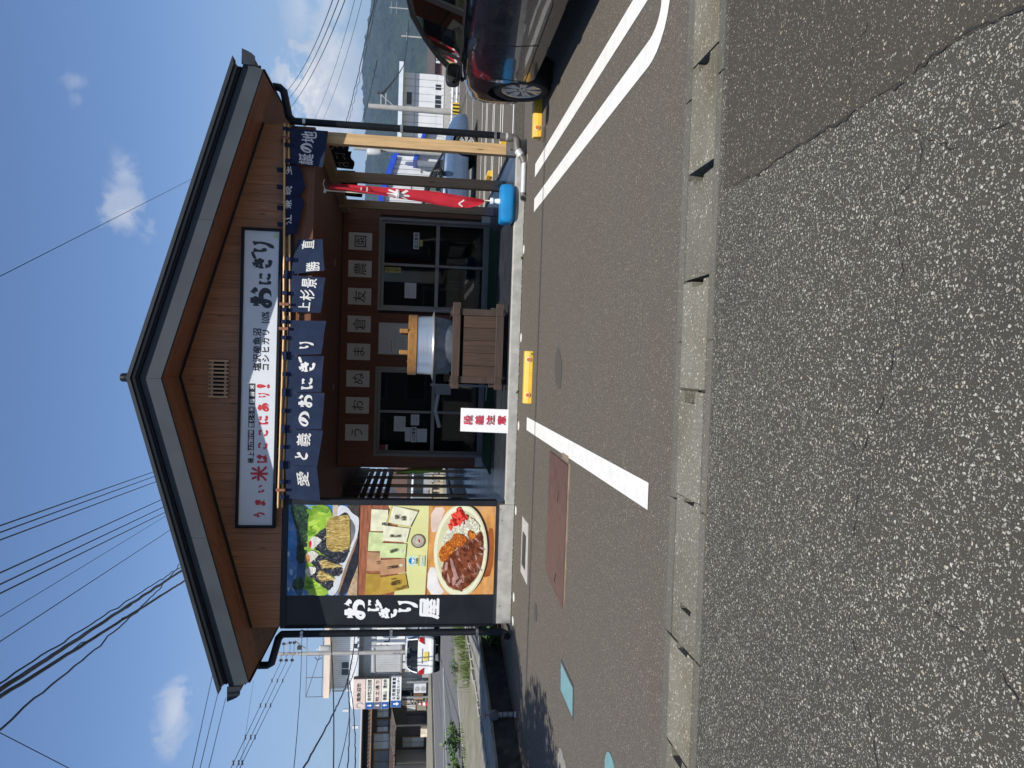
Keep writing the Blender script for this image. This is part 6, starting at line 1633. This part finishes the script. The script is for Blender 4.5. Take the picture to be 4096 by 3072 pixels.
# direction sign
t = thing('direction_sign', 'town direction sign with stacked panels and blue arrows on two grey posts', 'sign', (-17.6, 39.6, .3))
k = 39.5 / 35
def dsp(x, z): return x * k, 1.38 + (z - 1.38) * k
YG = 39.5
for x in (-15.24, -15.97): 
    a, b = dsp(x, 1.9); MB().tube([(a, YG + .18, .3), (a, YG + .18, 4.2)], .06, 10).build('post', mat('post_grey', (.30, .31, .31), .5, .08, 6, metal=.3), t)
DSW = mat('panel_cream', (.72, .71, .62), .5, .04, 6); DSP = mat('panel_pink', (.66, .53, .48), .5, .05, 5); DSB = mat('panel_blue', (.015, .09, .34), .5, .06, 9)
lbk = MB(); lbw = MB(); top = MB()
def panel(xl, xr, z0, z1, m, arrow=None, am=None):
    a, c = dsp(xl, z0); b, d = dsp(xr, z1)
    p = MB().box(a, b, YG - .06, YG + .12, c, d).build('panel', m, t)
    if arrow is not None:
        w_ = (b - a) * .225
        MB().box(a + .01, a + w_, YG - .068, YG - .061, c + .01, d - .01).build('arrow_field', DSB if am is None else am, p)
        cx, cz, h = a + w_ * .52, (c + d) / 2, (d - c) * .36
        pts = [(-.5, .16), (.1, .16), (.1, .42), (.62, 0), (.1, -.42), (.1, -.16), (-.5, -.16)]
        ang = arrow
        # the arrows point sideways on the panels
        lbw.prism([(cx + (px * math.cos(ang) - pz * math.sin(ang)) * h * 1.4, YG - .075, cz + (px * math.sin(ang) + pz * math.cos(ang)) * h * 1.4) for px, pz in pts], (0, .003, 0))
    return a, b, c, d
for z0, z1, m, txt, ar, am, sc_ in ((3.39, 3.94, DSP, '南魚沼市', None, None, .30), (3.01, 3.36, DSW, '鈴木牧之記念館', -PI / 2, None, .185), (2.66, 2.98, DSP, '牧之通り', -PI / 2, mat('panel_faded_blue', (.10, .11, .20), .5, .1, 9), .24), (2.30, 2.64, DSW, '巻機山 清水峠', PI / 2, None, .19)):
    a, b, c, d = panel(-16.38, -14.97, z0, z1, m, ar, am)
    st = a + (b - a) * .33; sp_ = (b - a) * .60 / max(1, len(txt) - 1) if len(txt) > 4 else (b - a) * .155 if txt != '牧之通り' else (b - a) * .19
    for i, ch in enumerate(txt):
        if ch != ' ': letter(lbk, ch, (st + sp_ * i, YG - .068, (c + d) / 2 + .02), min(sc_, sp_ * 1.0), (d - c) * (.36 if txt == '南魚沼市' else .55), bold=.02)
a, b, c, d = panel(-16.33, -14.90, 1.735, 2.205, mat('panel_white', (.68, .70, .70), .5, .04, 6), -PI / 2)
for i, ch in enumerate('公民館図書室'): letter(lbk, ch, (a + (b - a) * (.31 + .125 * i), YG - .068, c + (d - c) * .73), .17, (d - c) * .34, bold=.03)
for i, ch in enumerate('塩沢地区センター'): letter(lbk, ch, (a + (b - a) * (.29 + .095 * i), YG - .068, c + (d - c) * .30), .14, (d - c) * .30, bold=.02)
lbk.build('lettering', BLK, t); lbw.build('arrow', mat('arrow_white', (.75, .75, .72), .5, .03, 9), t)
a, c = dsp(-16.38, 3.95); b, _ = dsp(-14.97, 3.95)
MB().prism([(a, YG - .06, c), (b, YG - .06, c), (b + .0, YG + .3, c + .14), (a + .08, YG + .3, c + .14)], (0, .01, .01)).build('cap', mat('cap_white', (.70, .71, .70), .5, .03, 6), t)
for z0, z1 in ((3.40, 3.93), (3.02, 3.35), (2.67, 2.97), (2.31, 2.63)):
    a, c = dsp(-14.97, z0); b, d = dsp(-14.97, z1); MB().box(a + .002, a + .10, YG + .0, YG + .115, c, d).build('side_panel', BLKP, t)
c0_ = MB(); a, c = dsp(-16.2, 3.62)
ring = [(a + .14 * math.cos(q), YG - .066, c + .17 * math.sin(q)) for q in [i * PI / 9 - 1.2 for i in range(14)]]
c0_.tube(ring, .016, 6); c0_.build('emblem', mat('emblem_teal', (.12, .26, .30), .5, .1, 9), t)
# old wooden house with tiled roof
HW = mat('house_dark_wall', (.060, .056, .052), .85, .15, 2); HT = mat('house_tan', (.25, .22, .17), .85, .08, 2); HRF = mat('roof_tile_dark', (.10, .085, .075), .7, .2, 4)
CUR = mat('curtain_white', (.50, .53, .53), .8, .06, 3, stretch=(9, 1, .4)); GLD = mat('house_glass', (.09, .11, .13), .12, .2, 2)
BRN = mat('brown_timber', (.20, .12, .06), .7, .15, 3)
t = thing('tiled_house', 'old two storey wooden house with tiled roofs and white curtained windows', 'house', (-20.5, 40, .3))
Z = lambda z: z
wl = MB().box(-25, -18.35, 40.6, 50, .3, 3.9).build('wall', HW, t)
MB().box(-25.5, -18.55, 39.6, 39.7, 3.80, 3.86).box(-25.5, -18.55, 39.7, 50, 3.78, 3.84).build('roof_fascia', mat('pale_fascia', (.52, .53, .55), .6, .05, 4), t)
tile = MB()
def tiles(x0, x1, ya, za, yb, zb, nx, ny, m, nm, rf_):
    """curved tiles, one piece each, in courses from eaves to ridge"""
    me = MB().grid(lambda u, v: Vector((u - .5, v * 1.12 - .5, .22 * math.sin(u * PI * 1.6) + .10 * (1 - v))), 6, 1).mesh(nm, m, 60)
    ln = math.hypot(yb - ya, zb - za); an = math.atan2(zb - za, yb - ya)
    for j in range(ny):
        for i in range(nx):
            f = (j + .5) / ny
            piece(nm, me, (x0 + (x1 - x0) * (i + .5) / nx, ya + (yb - ya) * f, za + (zb - za) * f + .02), rf_, ((x1 - x0) / nx, ln / ny, .16), (an, 0, 0))
rf = MB().prism([(-25.5, 39.7, 3.34), (-18.55, 39.7, 3.34), (-18.55, 40.6, 3.62), (-25.5, 40.6, 3.62)], (0, .05, .02)).build('pent_roof', HRF, t)
tiles(-25.5, -18.55, 39.66, 3.36, 40.55, 3.64, 30, 4, HRF, 'roof_tile', rf)
MB().box(-25.5, -18.5, 39.58, 39.66, 3.28, 3.36).build('gutter', BRN, t)
rf2 = MB().prism([(-22.0, 39.0, 1.98), (-19.3, 39.0, 1.98), (-18.7, 40.6, 2.34), (-22.0, 40.6, 2.34)], (0, .05, .02)).build('pent_roof', HRF, t)
tiles(-20.8, -19.4, 38.95, 2.0, 40.5, 2.34, 8, 5, HRF, 'roof_tile', rf2)
RP = mat('roof_sheet_brown', (.17, .125, .105), .6, .1, 5)
rf3 = MB().prism([(-25, 38.9, 2.02), (-20.8, 38.9, 2.02), (-20.8, 40.5, 2.32), (-25, 40.5, 2.32)], (0, .05, .03)).build('pent_roof', RP, t)
bt = unit_cube('batten', RP)
for i in range(22): piece('batten', bt, (-20.9 - i * .18, 39.7, 2.215), rf3, (.05, 1.62, .05), (math.atan2(.3, 1.6), 0, 0))
def hwin(x0, x1, z0, z1, n, half=.0, y=40.52):
    w_ = MB().box(x0 - .05, x1 + .05, y + .02, y + .07, z0 - .05, z1 + .05).build('window', BRN, t)
    for i in range(n):
        a = x0 + (x1 - x0) * i / n + .015; b = x0 + (x1 - x0) * (i + 1) / n - .015
        MB().box(a, b, y, y + .02, z0, z1).build('pane', CUR if half >= 0 else GLD, w_)
        if half > 0: MB().box(a, b, y - .012, y - .002, z0 + (z1 - z0) * half, z1).build('pane', mat('pale_glass', (.34, .37, .38), .1, .1, 3, stretch=(9, 1, .4)), w_)
hwin(-19.45, -18.80, 2.46, 3.02, 2, .40); hwin(-19.95, -19.62, 2.46, 3.0, 1, -1); hwin(-20.25, -19.97, 2.46, 3.0, 1, .4)
hwin(-21.20, -20.36, 2.38, 3.18, 2, .38); hwin(-22.5, -21.3, 2.36, 3.15, 2, -1)
hwin(-21.15, -20.62, .50, 1.62, 2, .55); hwin(-19.15, -18.45, 1.0, 1.45, 3, .0)
MB().box(-20.5, -19.4, 40.50, 40.58, .42, 1.42).build('entrance_door', mat('door_brown_dark', (.05, .035, .032), .6, .3, 3, stretch=(9, 1, 1)), t)
MB().box(-19.1, -18.4, 40.44, 40.58, .42, .92).build('shutter_panel', HT, t)
MB().box(-25, -21.28, 38.6, 40.5, .3, 2.0).build('annex_wall', mat('annex_grey', (.21, .20, .18), .85, .06, 3), t)
for x, z in ((-19.82, 4.02), (-18.9, 4.55)): MB().box(x - .07, x + .07, 40.2, 40.3, z, z + .3).build('chimney_pipe', WFR, t)
MB().tube([(-19.2, 39.0, .3), (-19.2, 39.0, 1.98)], .05, 8).tube([(-21.2, 39.0, .3), (-21.2, 39.0, 1.98)], .05, 8).build('post', HW, t)
tag(MB().box(-19.95, -19.5, 39.2, 39.5, .3, .70).build('patterned_box', mat('patterned_cloth', (.62, .55, .42), .8, .3, 5)), 'pale patterned box at the house entrance', 'box')
t = thing('traffic_cone', 'red and white striped traffic cone left of the white car', 'cone', (-18.4, 39.7, .36))
for i in range(4): MB().lathe([(.13 - .028 * i, .02 + .12 * i), (.13 - .028 * (i + 1), .02 + .12 * (i + 1))], (-18.4, 39.7, .36), 14).build('band', RED if i % 2 == 0 else WS, t)
t = thing('letter_cabinet', 'tan wooden cabinet beside the sign post', 'cabinet', (-18.05, 39.9, .36))
MB().box(-18.2, -17.95, 39.8, 40.0, .62, 1.12).build('case', mat('tan_wood', (.45, .25, .12), .6, .1, 5), t)
for x in (-18.18, -17.97): MB().box(x - .01, x + .01, 39.88, 39.92, .36, .62).build('leg', BLKP, t)
# lattice fence of the house
t = thing('lattice_fence', 'dark slatted fence by the house behind the sign posts', 'fence', (-18.3, 40.2, .3))
for i in range(6): MB().bar((-18.7, 40.3, .45 + i * .16), (-18.0, 40.3, .45 + i * .16), .03, .07).build('slat', mat('weathered_slat', (.24, .22, .19), .8, .15, 5), t)
MB().bar((-18.7, 40.34, .3), (-18.7, 40.34, 1.45), .06, .06, (0, 1, 0)).build('post', HW, t); MB().bar((-18.0, 40.34, .3), (-18.0, 40.34, 1.45), .06, .06, (0, 1, 0)).build('post', HW, t)
# utility pole with fittings
px_, py_ = -14.92, 38.0
t = pole('tall concrete utility pole with transformer and insulators above the white car', px_, py_, .3, 8.0, .12, .075, [(7.45, -.05, 1.0), (6.95, -.05, 1.0)])
for z, dx in ((7.72, -.28), (7.46, -.28), (7.18, -.28), (7.6, .55), (7.3, .6), (7.1, .6)): MB().lathe([(.03, 0), (.07, .03), (.05, .09), (.08, .12), (.03, .17)], (px_ + dx, py_ - .1, z - .08), 10).bar((px_, py_ - .1, z), (px_ + dx, py_ - .1, z), .02, .02).build('insulator', INS, t)
MB().lathe([(.13, 0), (.15, .05), (.15, .48), (.10, .52)], (px_ + .30, py_ - .1, 5.35), 14).lathe([(.04, .52), (.05, .60), (.02, .66)], (px_ + .25, py_ - .1, 5.35), 8).build('transformer', mat('transformer_grey', (.48, .49, .48)), t, smooth=40)
MB().bar((px_, py_, 6.2), (px_ + .75, py_, 7.2), .03, .03).build('brace', mat('arm_grey', (.45, .45, .43)), t)
MB().tube([(px_ - .15, py_ - .1, 6.1), (px_ - .3, py_ - .1, 5.95), (px_ - .18, py_ - .1, 5.75)], .02, 6).build('cable_loop', INS, t)
MB().box(px_ + .25, px_ + .42, py_ - .15, py_ + .05, 6.75, 6.95).build('switch_box', INS, t)
MB().lathe([(.10, 0), (.13, .06), (.10, .2)], (px_ + .5, py_ - .4, 3.98), 10).lathe([(.10, 0), (.12, .06), (.10, .2)], (px_ + .35, py_ - .4, 3.74), 10).build('cable_closure', INS, t)
# things glimpsed through the left side of the porch
t = thing('stone_balustrade', 'low stone balustrade with turned uprights beyond the left porch posts', 'balustrade', (-4.9, 29, .3))
MB().box(-6.4, -4.3, 29, 29.16, .30, .42).box(-6.4, -4.3, 29, 29.16, .72, .80).build('rail', mat('tan_stone', (.42, .36, .26), .85, .1, 5), t)
bm_ = MB().lathe([(.05, 0), (.06, .05), (.03, .12), (.05, .22), (.03, .28), (.05, .30)], (0, 0, 0), 8).mesh('baluster', mat('tan_stone', (.42, .36, .26)), 60)
for i in range(14): piece('baluster', bm_, (-6.3 + i * .15, 29.08, .42), t)
t = thing('gabled_house', 'house with dark slanted gable seen through the left porch posts', 'house', (-5.6, 48, .3))
MB().box(-9.0, -6.4, 48, 56, .3, 1.9).build('wall', mat('house_white', (.5, .49, .47), .8, .05, 2), t)
MB().prism([(-9.3, 47.5, 1.85), (-6.1, 47.5, 1.85), (-7.7, 47.5, 3.1)], (0, 9, 0)).build('roof', mat('house_brown_roof', (.13, .075, .06), .75, .1, 3), t)
window(t, -7.9, -7.1, 47.93, .9, 1.6, 2)
van = MB(); t = thing('parked_van', 'silver van seen through the gap between left porch posts', 'van', (-5.6, 33, .3))
MB().prism([(-6.3, 33, .5), (-4.2, 33, .5), (-4.2, 33, 1.0), (-4.45, 33, 1.5), (-6.2, 33, 1.55), (-6.3, 33, 1.3)], (0, 1.5, 0)).build('body', paint('van_silver', (.50, .51, .52), .4), t, bevel=.06)
MB().prism([(-5.95, 32.985, 1.02), (-4.4, 32.985, 1.02), (-4.6, 32.985, 1.42), (-5.95, 32.985, 1.44)], (0, .012, 0)).build('side_window', WINM, t)
for x in (-5.85, -4.65): MB().lathe([(.24, -.08), (.24, .08)], (x, 33.02, .54), 20, 'y').build('wheel', TYRE, t)

# ================================================================== OVERHEAD WIRES
WIRE = mat('wire_black', (.012, .012, .014), .6, .1, 9)
def wire(name, label, a, b, r, sag=.0, group='overhead wires', wob=0.0, n=24, ext=0.0, seed=0):
    a, b = Vector(a), Vector(b)
    d = b - a; a = a - d * ext; b = b + d * ext * .3
    pts = []
    for i in range(n + 1):
        u = i / n; p = a.lerp(b, u); p.z -= sag * 4 * u * (1 - u)
        if wob: p += Vector((noise.noise(Vector((u * 22, seed, 0))), 0, noise.noise(Vector((u * 22, seed, 5))))) * wob
        pts.append(p)
    o = MB().tube(pts, r, 6).build(name, WIRE, smooth=60)
    return tag(o, label, 'wire', group)
UPW = 'thin overhead wires rising from behind the roof to the top left'
ORD = ['first', 'second', 'third', 'fourth', 'fifth', 'sixth', 'seventh', 'eighth']
UP = [((-2.93, 13.0, 8.03), (-4.62, 30.0, 11.2), .013), ((-3.04, 13.0, 8.03), (-4.78, 30.0, 11.13), .013), ((-3.16, 13.0, 8.02), (-4.98, 30.0, 11.07), .013), ((-3.7, 13.0, 8.02), (-5.66, 30.0, 10.86), .015),
      ((-3.89, 13.0, 8.02), (-5.94, 30.0, 10.78), .015), ((-4.04, 13.0, 8.02), (-6.14, 30.0, 10.72), .015), ((-4.42, 13.0, 8.01), (-6.26, 30.0, 10.68), .007), ((-4.83, 13.0, 8.01), (-6.8, 30.0, 10.52), .010)]
for i, (a, b, r) in enumerate(UP):
    wire('overhead_wire', 'overhead wire above the left roof slope, %s counted from the roof ridge' % ORD[i], a, b, r, .0, UPW, ext=.25)
t = thing('cable_bundle', 'two thick twisted cable bundles crossing the top left sky', 'cable', (-6, 18, 8.3))
for (a, b, r, wb_, sd, sg_) in (((-4.76, 11.0, 6.98), (-8.32, 30.0, 10.0), .038, .022, 1, .0), ((-4.70, 11.0, 7.05), (-8.22, 30.0, 10.08), .016, .045, 2, .0), ((-4.80, 11.0, 7.02), (-8.38, 30.0, 10.04), .014, .05, 3, 0),
                          ((-4.99, 11.3, 7.13), (-8.74, 30.0, 9.9), .034, .022, 4, .0), ((-4.95, 11.3, 7.10), (-8.70, 30.0, 9.85), .012, .06, 5, 0), ((-5.03, 11.0, 6.90), (-8.0, 30.0, 10.14), .016, .05, 6, .35)):
    a, b = Vector(a), Vector(b); d = b - a; a = a - d * .25; pts = []
    for i in range(61):
        u = i / 60; p = a.lerp(b, u); p.z -= sg_ * 4 * u * (1 - u)
        p += Vector((noise.noise(Vector((u * 26, sd, 0))), 0, noise.noise(Vector((u * 26, sd, 5))))) * wb_
        pts.append(p)
    MB().tube(pts, r, 6).build('strand', WIRE, t, smooth=60)
wire('overhead_wire', 'single wire crossing the far top left corner of the sky', (-6.82, 14.0, 8.5), (-8.03, 15.0, 7.78), .009, ext=.4, group='single wires against the sky')
wire('overhead_wire', 'single thin wire running down behind the right roof slope', (1.18, 14.0, 8.59), (7.5, 34.0, 11.1), .008, ext=.2, group='single wires against the sky')
LW = 'wires leaving the left eaves towards the left edge'
for i, (a, b) in enumerate([((-12.96, 32.0, 9.4), (-10.6, 10.0, 5.1)), ((-13.74, 32.0, 9.16), (-9.7, 10.0, 4.93)), ((-14.37, 32.0, 8.93), (-8.96, 10.0, 4.68)), ((-13.67, 32.0, 7.83), (-9.86, 10.0, 4.07))]):
    wire('overhead_wire', 'wire slanting from the left eaves to the left edge, %s from the top' % ORD[i], a, b, .012 if i < 3 else .005, .0, LW)
PWR = 'power lines with clamps from the utility pole to the left'
for i, (a, b) in enumerate([((-15.26, 38.0, 7.72), (-13.02, 24.0, 6.84)), ((-15.27, 38.0, 7.46), (-13.02, 24.0, 6.68)), ((-15.27, 38.0, 7.18), (-13.02, 24.0, 6.57))]):
    o = thing('power_line', 'power line with small clamps from the utility pole, %s from the top' % ORD[i], 'wire', a, PWR)
    A, B = Vector(a), Vector(b); B = B + (B - A) * .9
    MB().tube([A.lerp(B, q / 20) for q in range(21)], .011, 6).build('conductor', WIRE, o)
    for q in (.14, .28, .42, .51):
        p = A.lerp(B, q); MB().obox(p, ((1, .3, .2), (0, 1, 0), (0, 0, 1)), (.07, .015, .02)).build('clamp', INS, o)
RW = 'wires falling from the upper right to the right eaves'
for i, (a, b) in enumerate([((8.2, 18.0, 3.67), (13.43, 40.0, 8.49)), ((8.22, 18.0, 3.53), (13.03, 40.0, 8.4)), ((8.23, 18.0, 3.39), (12.56, 40.0, 8.32))]):
    wire('overhead_wire', 'dark wire between right eaves and right edge, %s from the top' % ORD[i], a, b, .011, .22, RW, ext=.12)
for i, (a, b) in enumerate([((13.76, 30.0, 4.29), (18.15, 60.0, 9.9)), ((13.78, 30.0, 4.02), (18.13, 60.0, 9.28))]):
    wire('overhead_wire', 'thin wire crossing the clouds at the right, %s of two' % ('upper', 'lower')[i], a, b, .010, .2, 'thin wires across the right clouds', ext=.1)
for i, (a, b, r, wv_) in enumerate([((10.14, 22.0, 2.93), (12.06, 40.0, 5.46), .016, .05), ((9.89, 22.0, 2.91), (12.07, 40.0, 5.35), .010, .08), ((9.69, 26.0, 3.12), (12.12, 40.0, 4.66), .015, .03)]):
    wire('service_cable', ('thick twisted service cable over the wooded hill at right', 'thinner strand twined beside the thick service cable', 'lower service cable over the warehouse roof')[i], a, b, r, .05, 'service cables over the hill', wv_, 40, .1, i)
for i, (a, b) in enumerate([((26.33, 60.0, 2.92), (28.26, 74.0, 3.57)), ((27.5, 72.0, 3.52), (14.39, 42.0, 3.68)), ((27.5, 72.0, 3.52), (14.33, 42.0, 3.8)), ((46, 110, 4.5), (27.8, 74, 3.7))]):
    wire('service_cable', ('cable from the warehouse corner towards the right edge', 'lower cable from thin pole to warehouse', 'upper cable from thin pole to warehouse', 'distant cable beyond the warehouse')[i], a, b, .03, .1, 'cables around the warehouse')
LL = 'low cables before the grey building and the tiled house'
for i, (a, b, r, wv_) in enumerate([((-10.98, 30.0, 4.54), (-10.94, 20.0, 3.31), .020, 0), ((-13.19, 36.0, 4.03), (-10.36, 24.0, 3.34), .022, .03), ((-10.36, 24.0, 3.34), (-7.64, 14.0, 3.28), .018, .03), ((-10.36, 24.0, 3.34), (-8.76, 16.0, 2.63), .014, .02),
                                    ((-10.41, 24.0, 3.26), (-8.77, 16.0, 2.47), .014, .02), ((-14.05, 36.0, 3.82), (-10.41, 24.0, 3.26), .014, .03), ((-11.07, 24.0, 3.24), (-8.76, 16.0, 2.82), .010, 0), ((-12.43, 34.0, 6.21), (-10.9, 20.0, 4.33), .012, .02)]):
    wire('service_cable', 'low cable near the direction sign, %s of the tangle' % ORD[i], a, b, r, .06, LL, wv_, 30, .05, i)
# cables strung above the street in front, whose shadows cross the lot
wire('street_cable', 'cable strung along the street above the lot', (-30, 3.92, 7.55), (30, 3.40, 7.65), .022, .15, 'cables along the street')
# ================================================================== PLANTS
LEAF = mat('grass_blades', (.085, .135, .030), .7, .35, 30, dirt=(.17, .17, .06), dscale=6, damt=.6)
LEAF2 = mat('weed_leaves', (.075, .155, .035), .6, .35, 25, dirt=(.13, .19, .05), dscale=9, damt=.6)
gr = MB(); rnd = random.Random(3)
def blade(mb, x, y, z, h, w_, lean, az):
    dx, dy = math.cos(az), math.sin(az)
    mb.add([(x - dy * w_, y + dx * w_, z), (x + dy * w_, y - dx * w_, z), (x + dx * lean * .4 + dy * w_ * .7, y + dy * lean * .4 - dx * w_ * .7, z + h * .6), (x + dx * lean, y + dy * lean, z + h), (x + dx * lean * .4 - dy * w_ * .7, y + dy * lean * .4 + dx * w_ * .7, z + h * .6)], [(0, 1, 2, 4), (4, 2, 3)])
for i in range(2600):
    v = rnd.random(); yy = 13.2 + 6.5 * v; xx = -5.62 - .1 * v + rnd.gauss(0, .16)
    if noise.noise(Vector((yy * 1.3, 2, 1))) < -.05: continue
    blade(gr, xx, yy, .30, rnd.uniform(.05, .26), .006, rnd.uniform(.02, .14), rnd.uniform(0, 6.28))
for i in range(900):
    yy = rnd.uniform(9, 19); xx = -7.15 - .045 * (19 - yy) + rnd.gauss(0, .12)
    if noise.noise(Vector((yy * 1.7, 5, 1))) < .1: continue
    blade(gr, xx, yy, .30, rnd.uniform(.04, .16), .005, rnd.uniform(.02, .12), rnd.uniform(0, 6.28))
stuff(gr.build('grass', LEAF))
def weed(label, x, y, z, n, rad, h, group, sz=.05, m=LEAF2):
    t = thing('weed', label, 'weed', (x, y, z), group); r_ = random.Random(label)
    st = MB(); lf = MB()
    for i in range(n):
        a = r_.uniform(0, 6.28); q = rad * r_.random() ** .6
        top = Vector((x + q * math.cos(a), y + q * math.sin(a), z + h * r_.uniform(.5, 1) * (1.1 - .5 * q / rad)))
        b = Vector((x + q * .3 * math.cos(a), y + q * .3 * math.sin(a), z))
        st.tube([b, b.lerp(top, .5) + Vector((0, 0, .02)), top], .004, 4)
        for k_ in range(9):
            p = b.lerp(top, .25 + .75 * k_ / 8); d = Vector((r_.uniform(-1, 1), r_.uniform(-1, 1), r_.uniform(-.1, .6))).normalized(); sd = d.cross(Vector((0, 0, 1))).normalized(); s_ = sz * r_.uniform(.6, 1.2)
            lf.add([p, p + d * s_ * .5 + sd * s_ * .3, p + d * s_, p + d * s_ * .5 - sd * s_ * .3], [(0, 1, 2, 3)])
    st.build('stem', LEAF, t); lf.build('leaves', m, t)
    return t
weed('dense bushy weed growing at the road edge by the left border', -8.05, 15.6, .30, 60, .45, .34, 'bushy weeds along the road edge', .09)
weed('sprawling bushy weed nearest the left border of the road', -8.1, 14.2, .30, 70, .5, .32, 'bushy weeds along the road edge', .09)
weed('small low weed tuft in the mossy verge', -6.9, 16.6, .30, 14, .22, .22, 'small weeds on the verge', .06)
weed('leafy plant growing at the foot of the black wall below the downpipe', -4.28, 11.4, .0, 26, .28, .30, 'plants by the black wall', .12)
for i, (x, y, lb) in enumerate([(1.42, 10.21, 'tiny weed in the crack at the plinth foot below the flag'), (-.42, 10.20, 'tiny weed in the crack left of the pot stand')]):
    weed(lb, x, y, 0, 5, .03, .05, 'tiny weeds in the cracks', .022)
# dirt and moss line along the plinth foot
dm = MB()
for i in range(500):
    x = rnd.uniform(-3.6, 3.0); y = 10.243 - abs(rnd.gauss(0, .012)); s_ = rnd.uniform(.004, .012)
    dm.obox((x, y, .002), ((1, .3, 0), (-.3, 1, 0), (0, 0, 1)), (s_, s_ * .7, s_ * .6))
stuff(dm.build('plinth_debris', mat('debris', (.06, .06, .035), .95, .4, 50)))
# stand pipe by the wall
t = thing('standpipe', 'grey standpipe with red handle against the black wall', 'standpipe', (-4.63, 9.56, 0))
MB().tube([(-4.60, 9.56, 0), (-4.60, 9.56, .235)], .034, 14).build('pipe', mat('standpipe_grey', (.24, .25, .26), .45, .1, 9), t, smooth=40)
for z in (.02, .09, .16): MB().lathe([(.037, 0), (.037, .010)], (-4.60, 9.56, z), 14).build('band', BLKP, t)
MB().lathe([(.05, -.05), (.055, 0), (.05, .05)], (-4.60, 9.56, .265), 16, 'y').lathe([(.03, .03), (.03, .07)], (-4.60, 9.56, .265), 12).build('valve', mat('standpipe_dark', (.10, .105, .11), .45, .1, 9), t, smooth=40)
MB().tube([(-4.60, 9.56, .33), (-4.60, 9.56, .385)], .008, 8).bar((-4.65, 9.56, .388), (-4.55, 9.56, .388), .02, .010).build('handle', mat('handle_red', (.30, .03, .04), .5, .1, 9), t)
MB().box(-4.60, -4.53, 9.47, 9.50, .002, .012).build('tag', WS, t)
# trees on the verge just left of the view; their shade falls on the lot
def tree(label, x, y, z, cx, cy, cz, rx, ry, rz, seed, n):
    """trunk at x, y, z; the crown leans out over the lot round cx, cy, cz"""
    t = thing('verge_tree', label, 'tree', (x, y, z), 'trees on the verge left of the lot'); r_ = random.Random(seed)
    tk = MB().tube([(x, y, z), (x + (cx - x) * .2, y, z + (cz - z) * .45), (cx, cy, cz)], [.12, .09, .04], 10)
    for i in range(14):
        d = Vector((r_.gauss(0, 1), r_.gauss(0, 1), r_.gauss(0, 1))).normalized()
        tk.tube([(cx - .1, cy, cz - rz * .3), (cx + d.x * rx * .8, cy + d.y * ry * .8, cz + d.z * rz * .8)], [.035, .008], 6)
    tk.build('trunk', BRN, t)
    lf = MB()
    for i in range(n):
        d = Vector((r_.gauss(0, 1), r_.gauss(0, 1), r_.gauss(0, 1))).normalized(); q = r_.random() ** .42
        p = Vector((cx + d.x * q * rx, cy + d.y * q * ry, cz + d.z * q * rz))
        if noise.noise(p * 1.9 + Vector((seed, 0, 0))) < -.12: continue
        e = Vector((r_.uniform(-1, 1), r_.uniform(-1, 1), r_.uniform(-.6, .6))).normalized(); f_ = e.cross(d).normalized(); s_ = r_.uniform(.08, .15)
        lf.add([p, p + e * s_ * .5 + f_ * s_ * .32, p + e * s_, p + e * s_ * .5 - f_ * s_ * .32], [(0, 1, 2, 3)])
    lf.build('crown', LEAF2, t)
tree('bushy tree on the verge nearest the street', -5.9, 4.2, .3, -4.2, 4.35, 4.7, 1.05, 1.1, 1.6, 1, 13000)
tree('bushy tree on the verge nearest the shop', -6.4, 5.6, .3, -4.25, 5.85, 6.5, 1.05, 1.0, 1.5, 2, 13000)

# houses across the street, behind the camera: they show only in glass and paint
OW = [mat('plaster_beige', (.42, .37, .30), .85, .08, 1), mat('plaster_brown', (.20, .15, .11), .85, .08, 1), mat('plaster_grey', (.33, .33, .32), .85, .08, 1)]
for i, (x0, x1, h, dp_, lb) in enumerate([(-26, -11, 6.2, 9, 'beige house across the street behind the camera, left'), (-9.5, 4.5, 6.8, 10, 'brown house across the street behind the camera, middle'), (6.2, 22, 5.9, 9, 'grey house across the street behind the camera, right')]):
    t = thing('opposite_house', lb, 'house', ((x0 + x1) / 2, -17, 0), 'houses across the street')
    MB().box(x0, x1, -17 - dp_, -17, 0, h - 1.4).build('wall', OW[i], t)
    MB().prism([(x0 - .6, -16.2, h - 1.5), (x0 - .6, -17 - dp_ / 2, h + 1.0), (x0 - .6, -17.8 - dp_, h - 1.5)], (x1 - x0 + 1.2, 0, 0)).build('roof', HRF, t)
    for kx in range(4):
        for kz in (.9, 3.2):
            a = x0 + 1.2 + kx * (x1 - x0 - 2.4) / 4; w_ = MB().box(a, a + 1.7, -17.0, -16.94, kz, kz + 1.2).build('window', WFR, t)
            MB().box(a + .08, a + 1.62, -16.938, -16.93, kz + .08, kz + 1.12).build('pane', WINM, w_)

# ================================================================== AIR
hz = bpy.data.materials.new('haze'); hz.use_nodes = True
t_ = NT(hz.node_tree); t_.n.clear()
ov = t_.new('ShaderNodeOutputMaterial'); pv = t_.new('ShaderNodeVolumePrincipled')
pv.inputs['Color'].default_value = (.42, .66, 1.0, 1)
pv.inputs['Density'].default_value = .00017
t_.l.new(pv.outputs[0], ov.inputs['Volume'])
stuff(MB().box(-1500, 1500, -300, 2400, -3.6, 185).build('haze', hz))
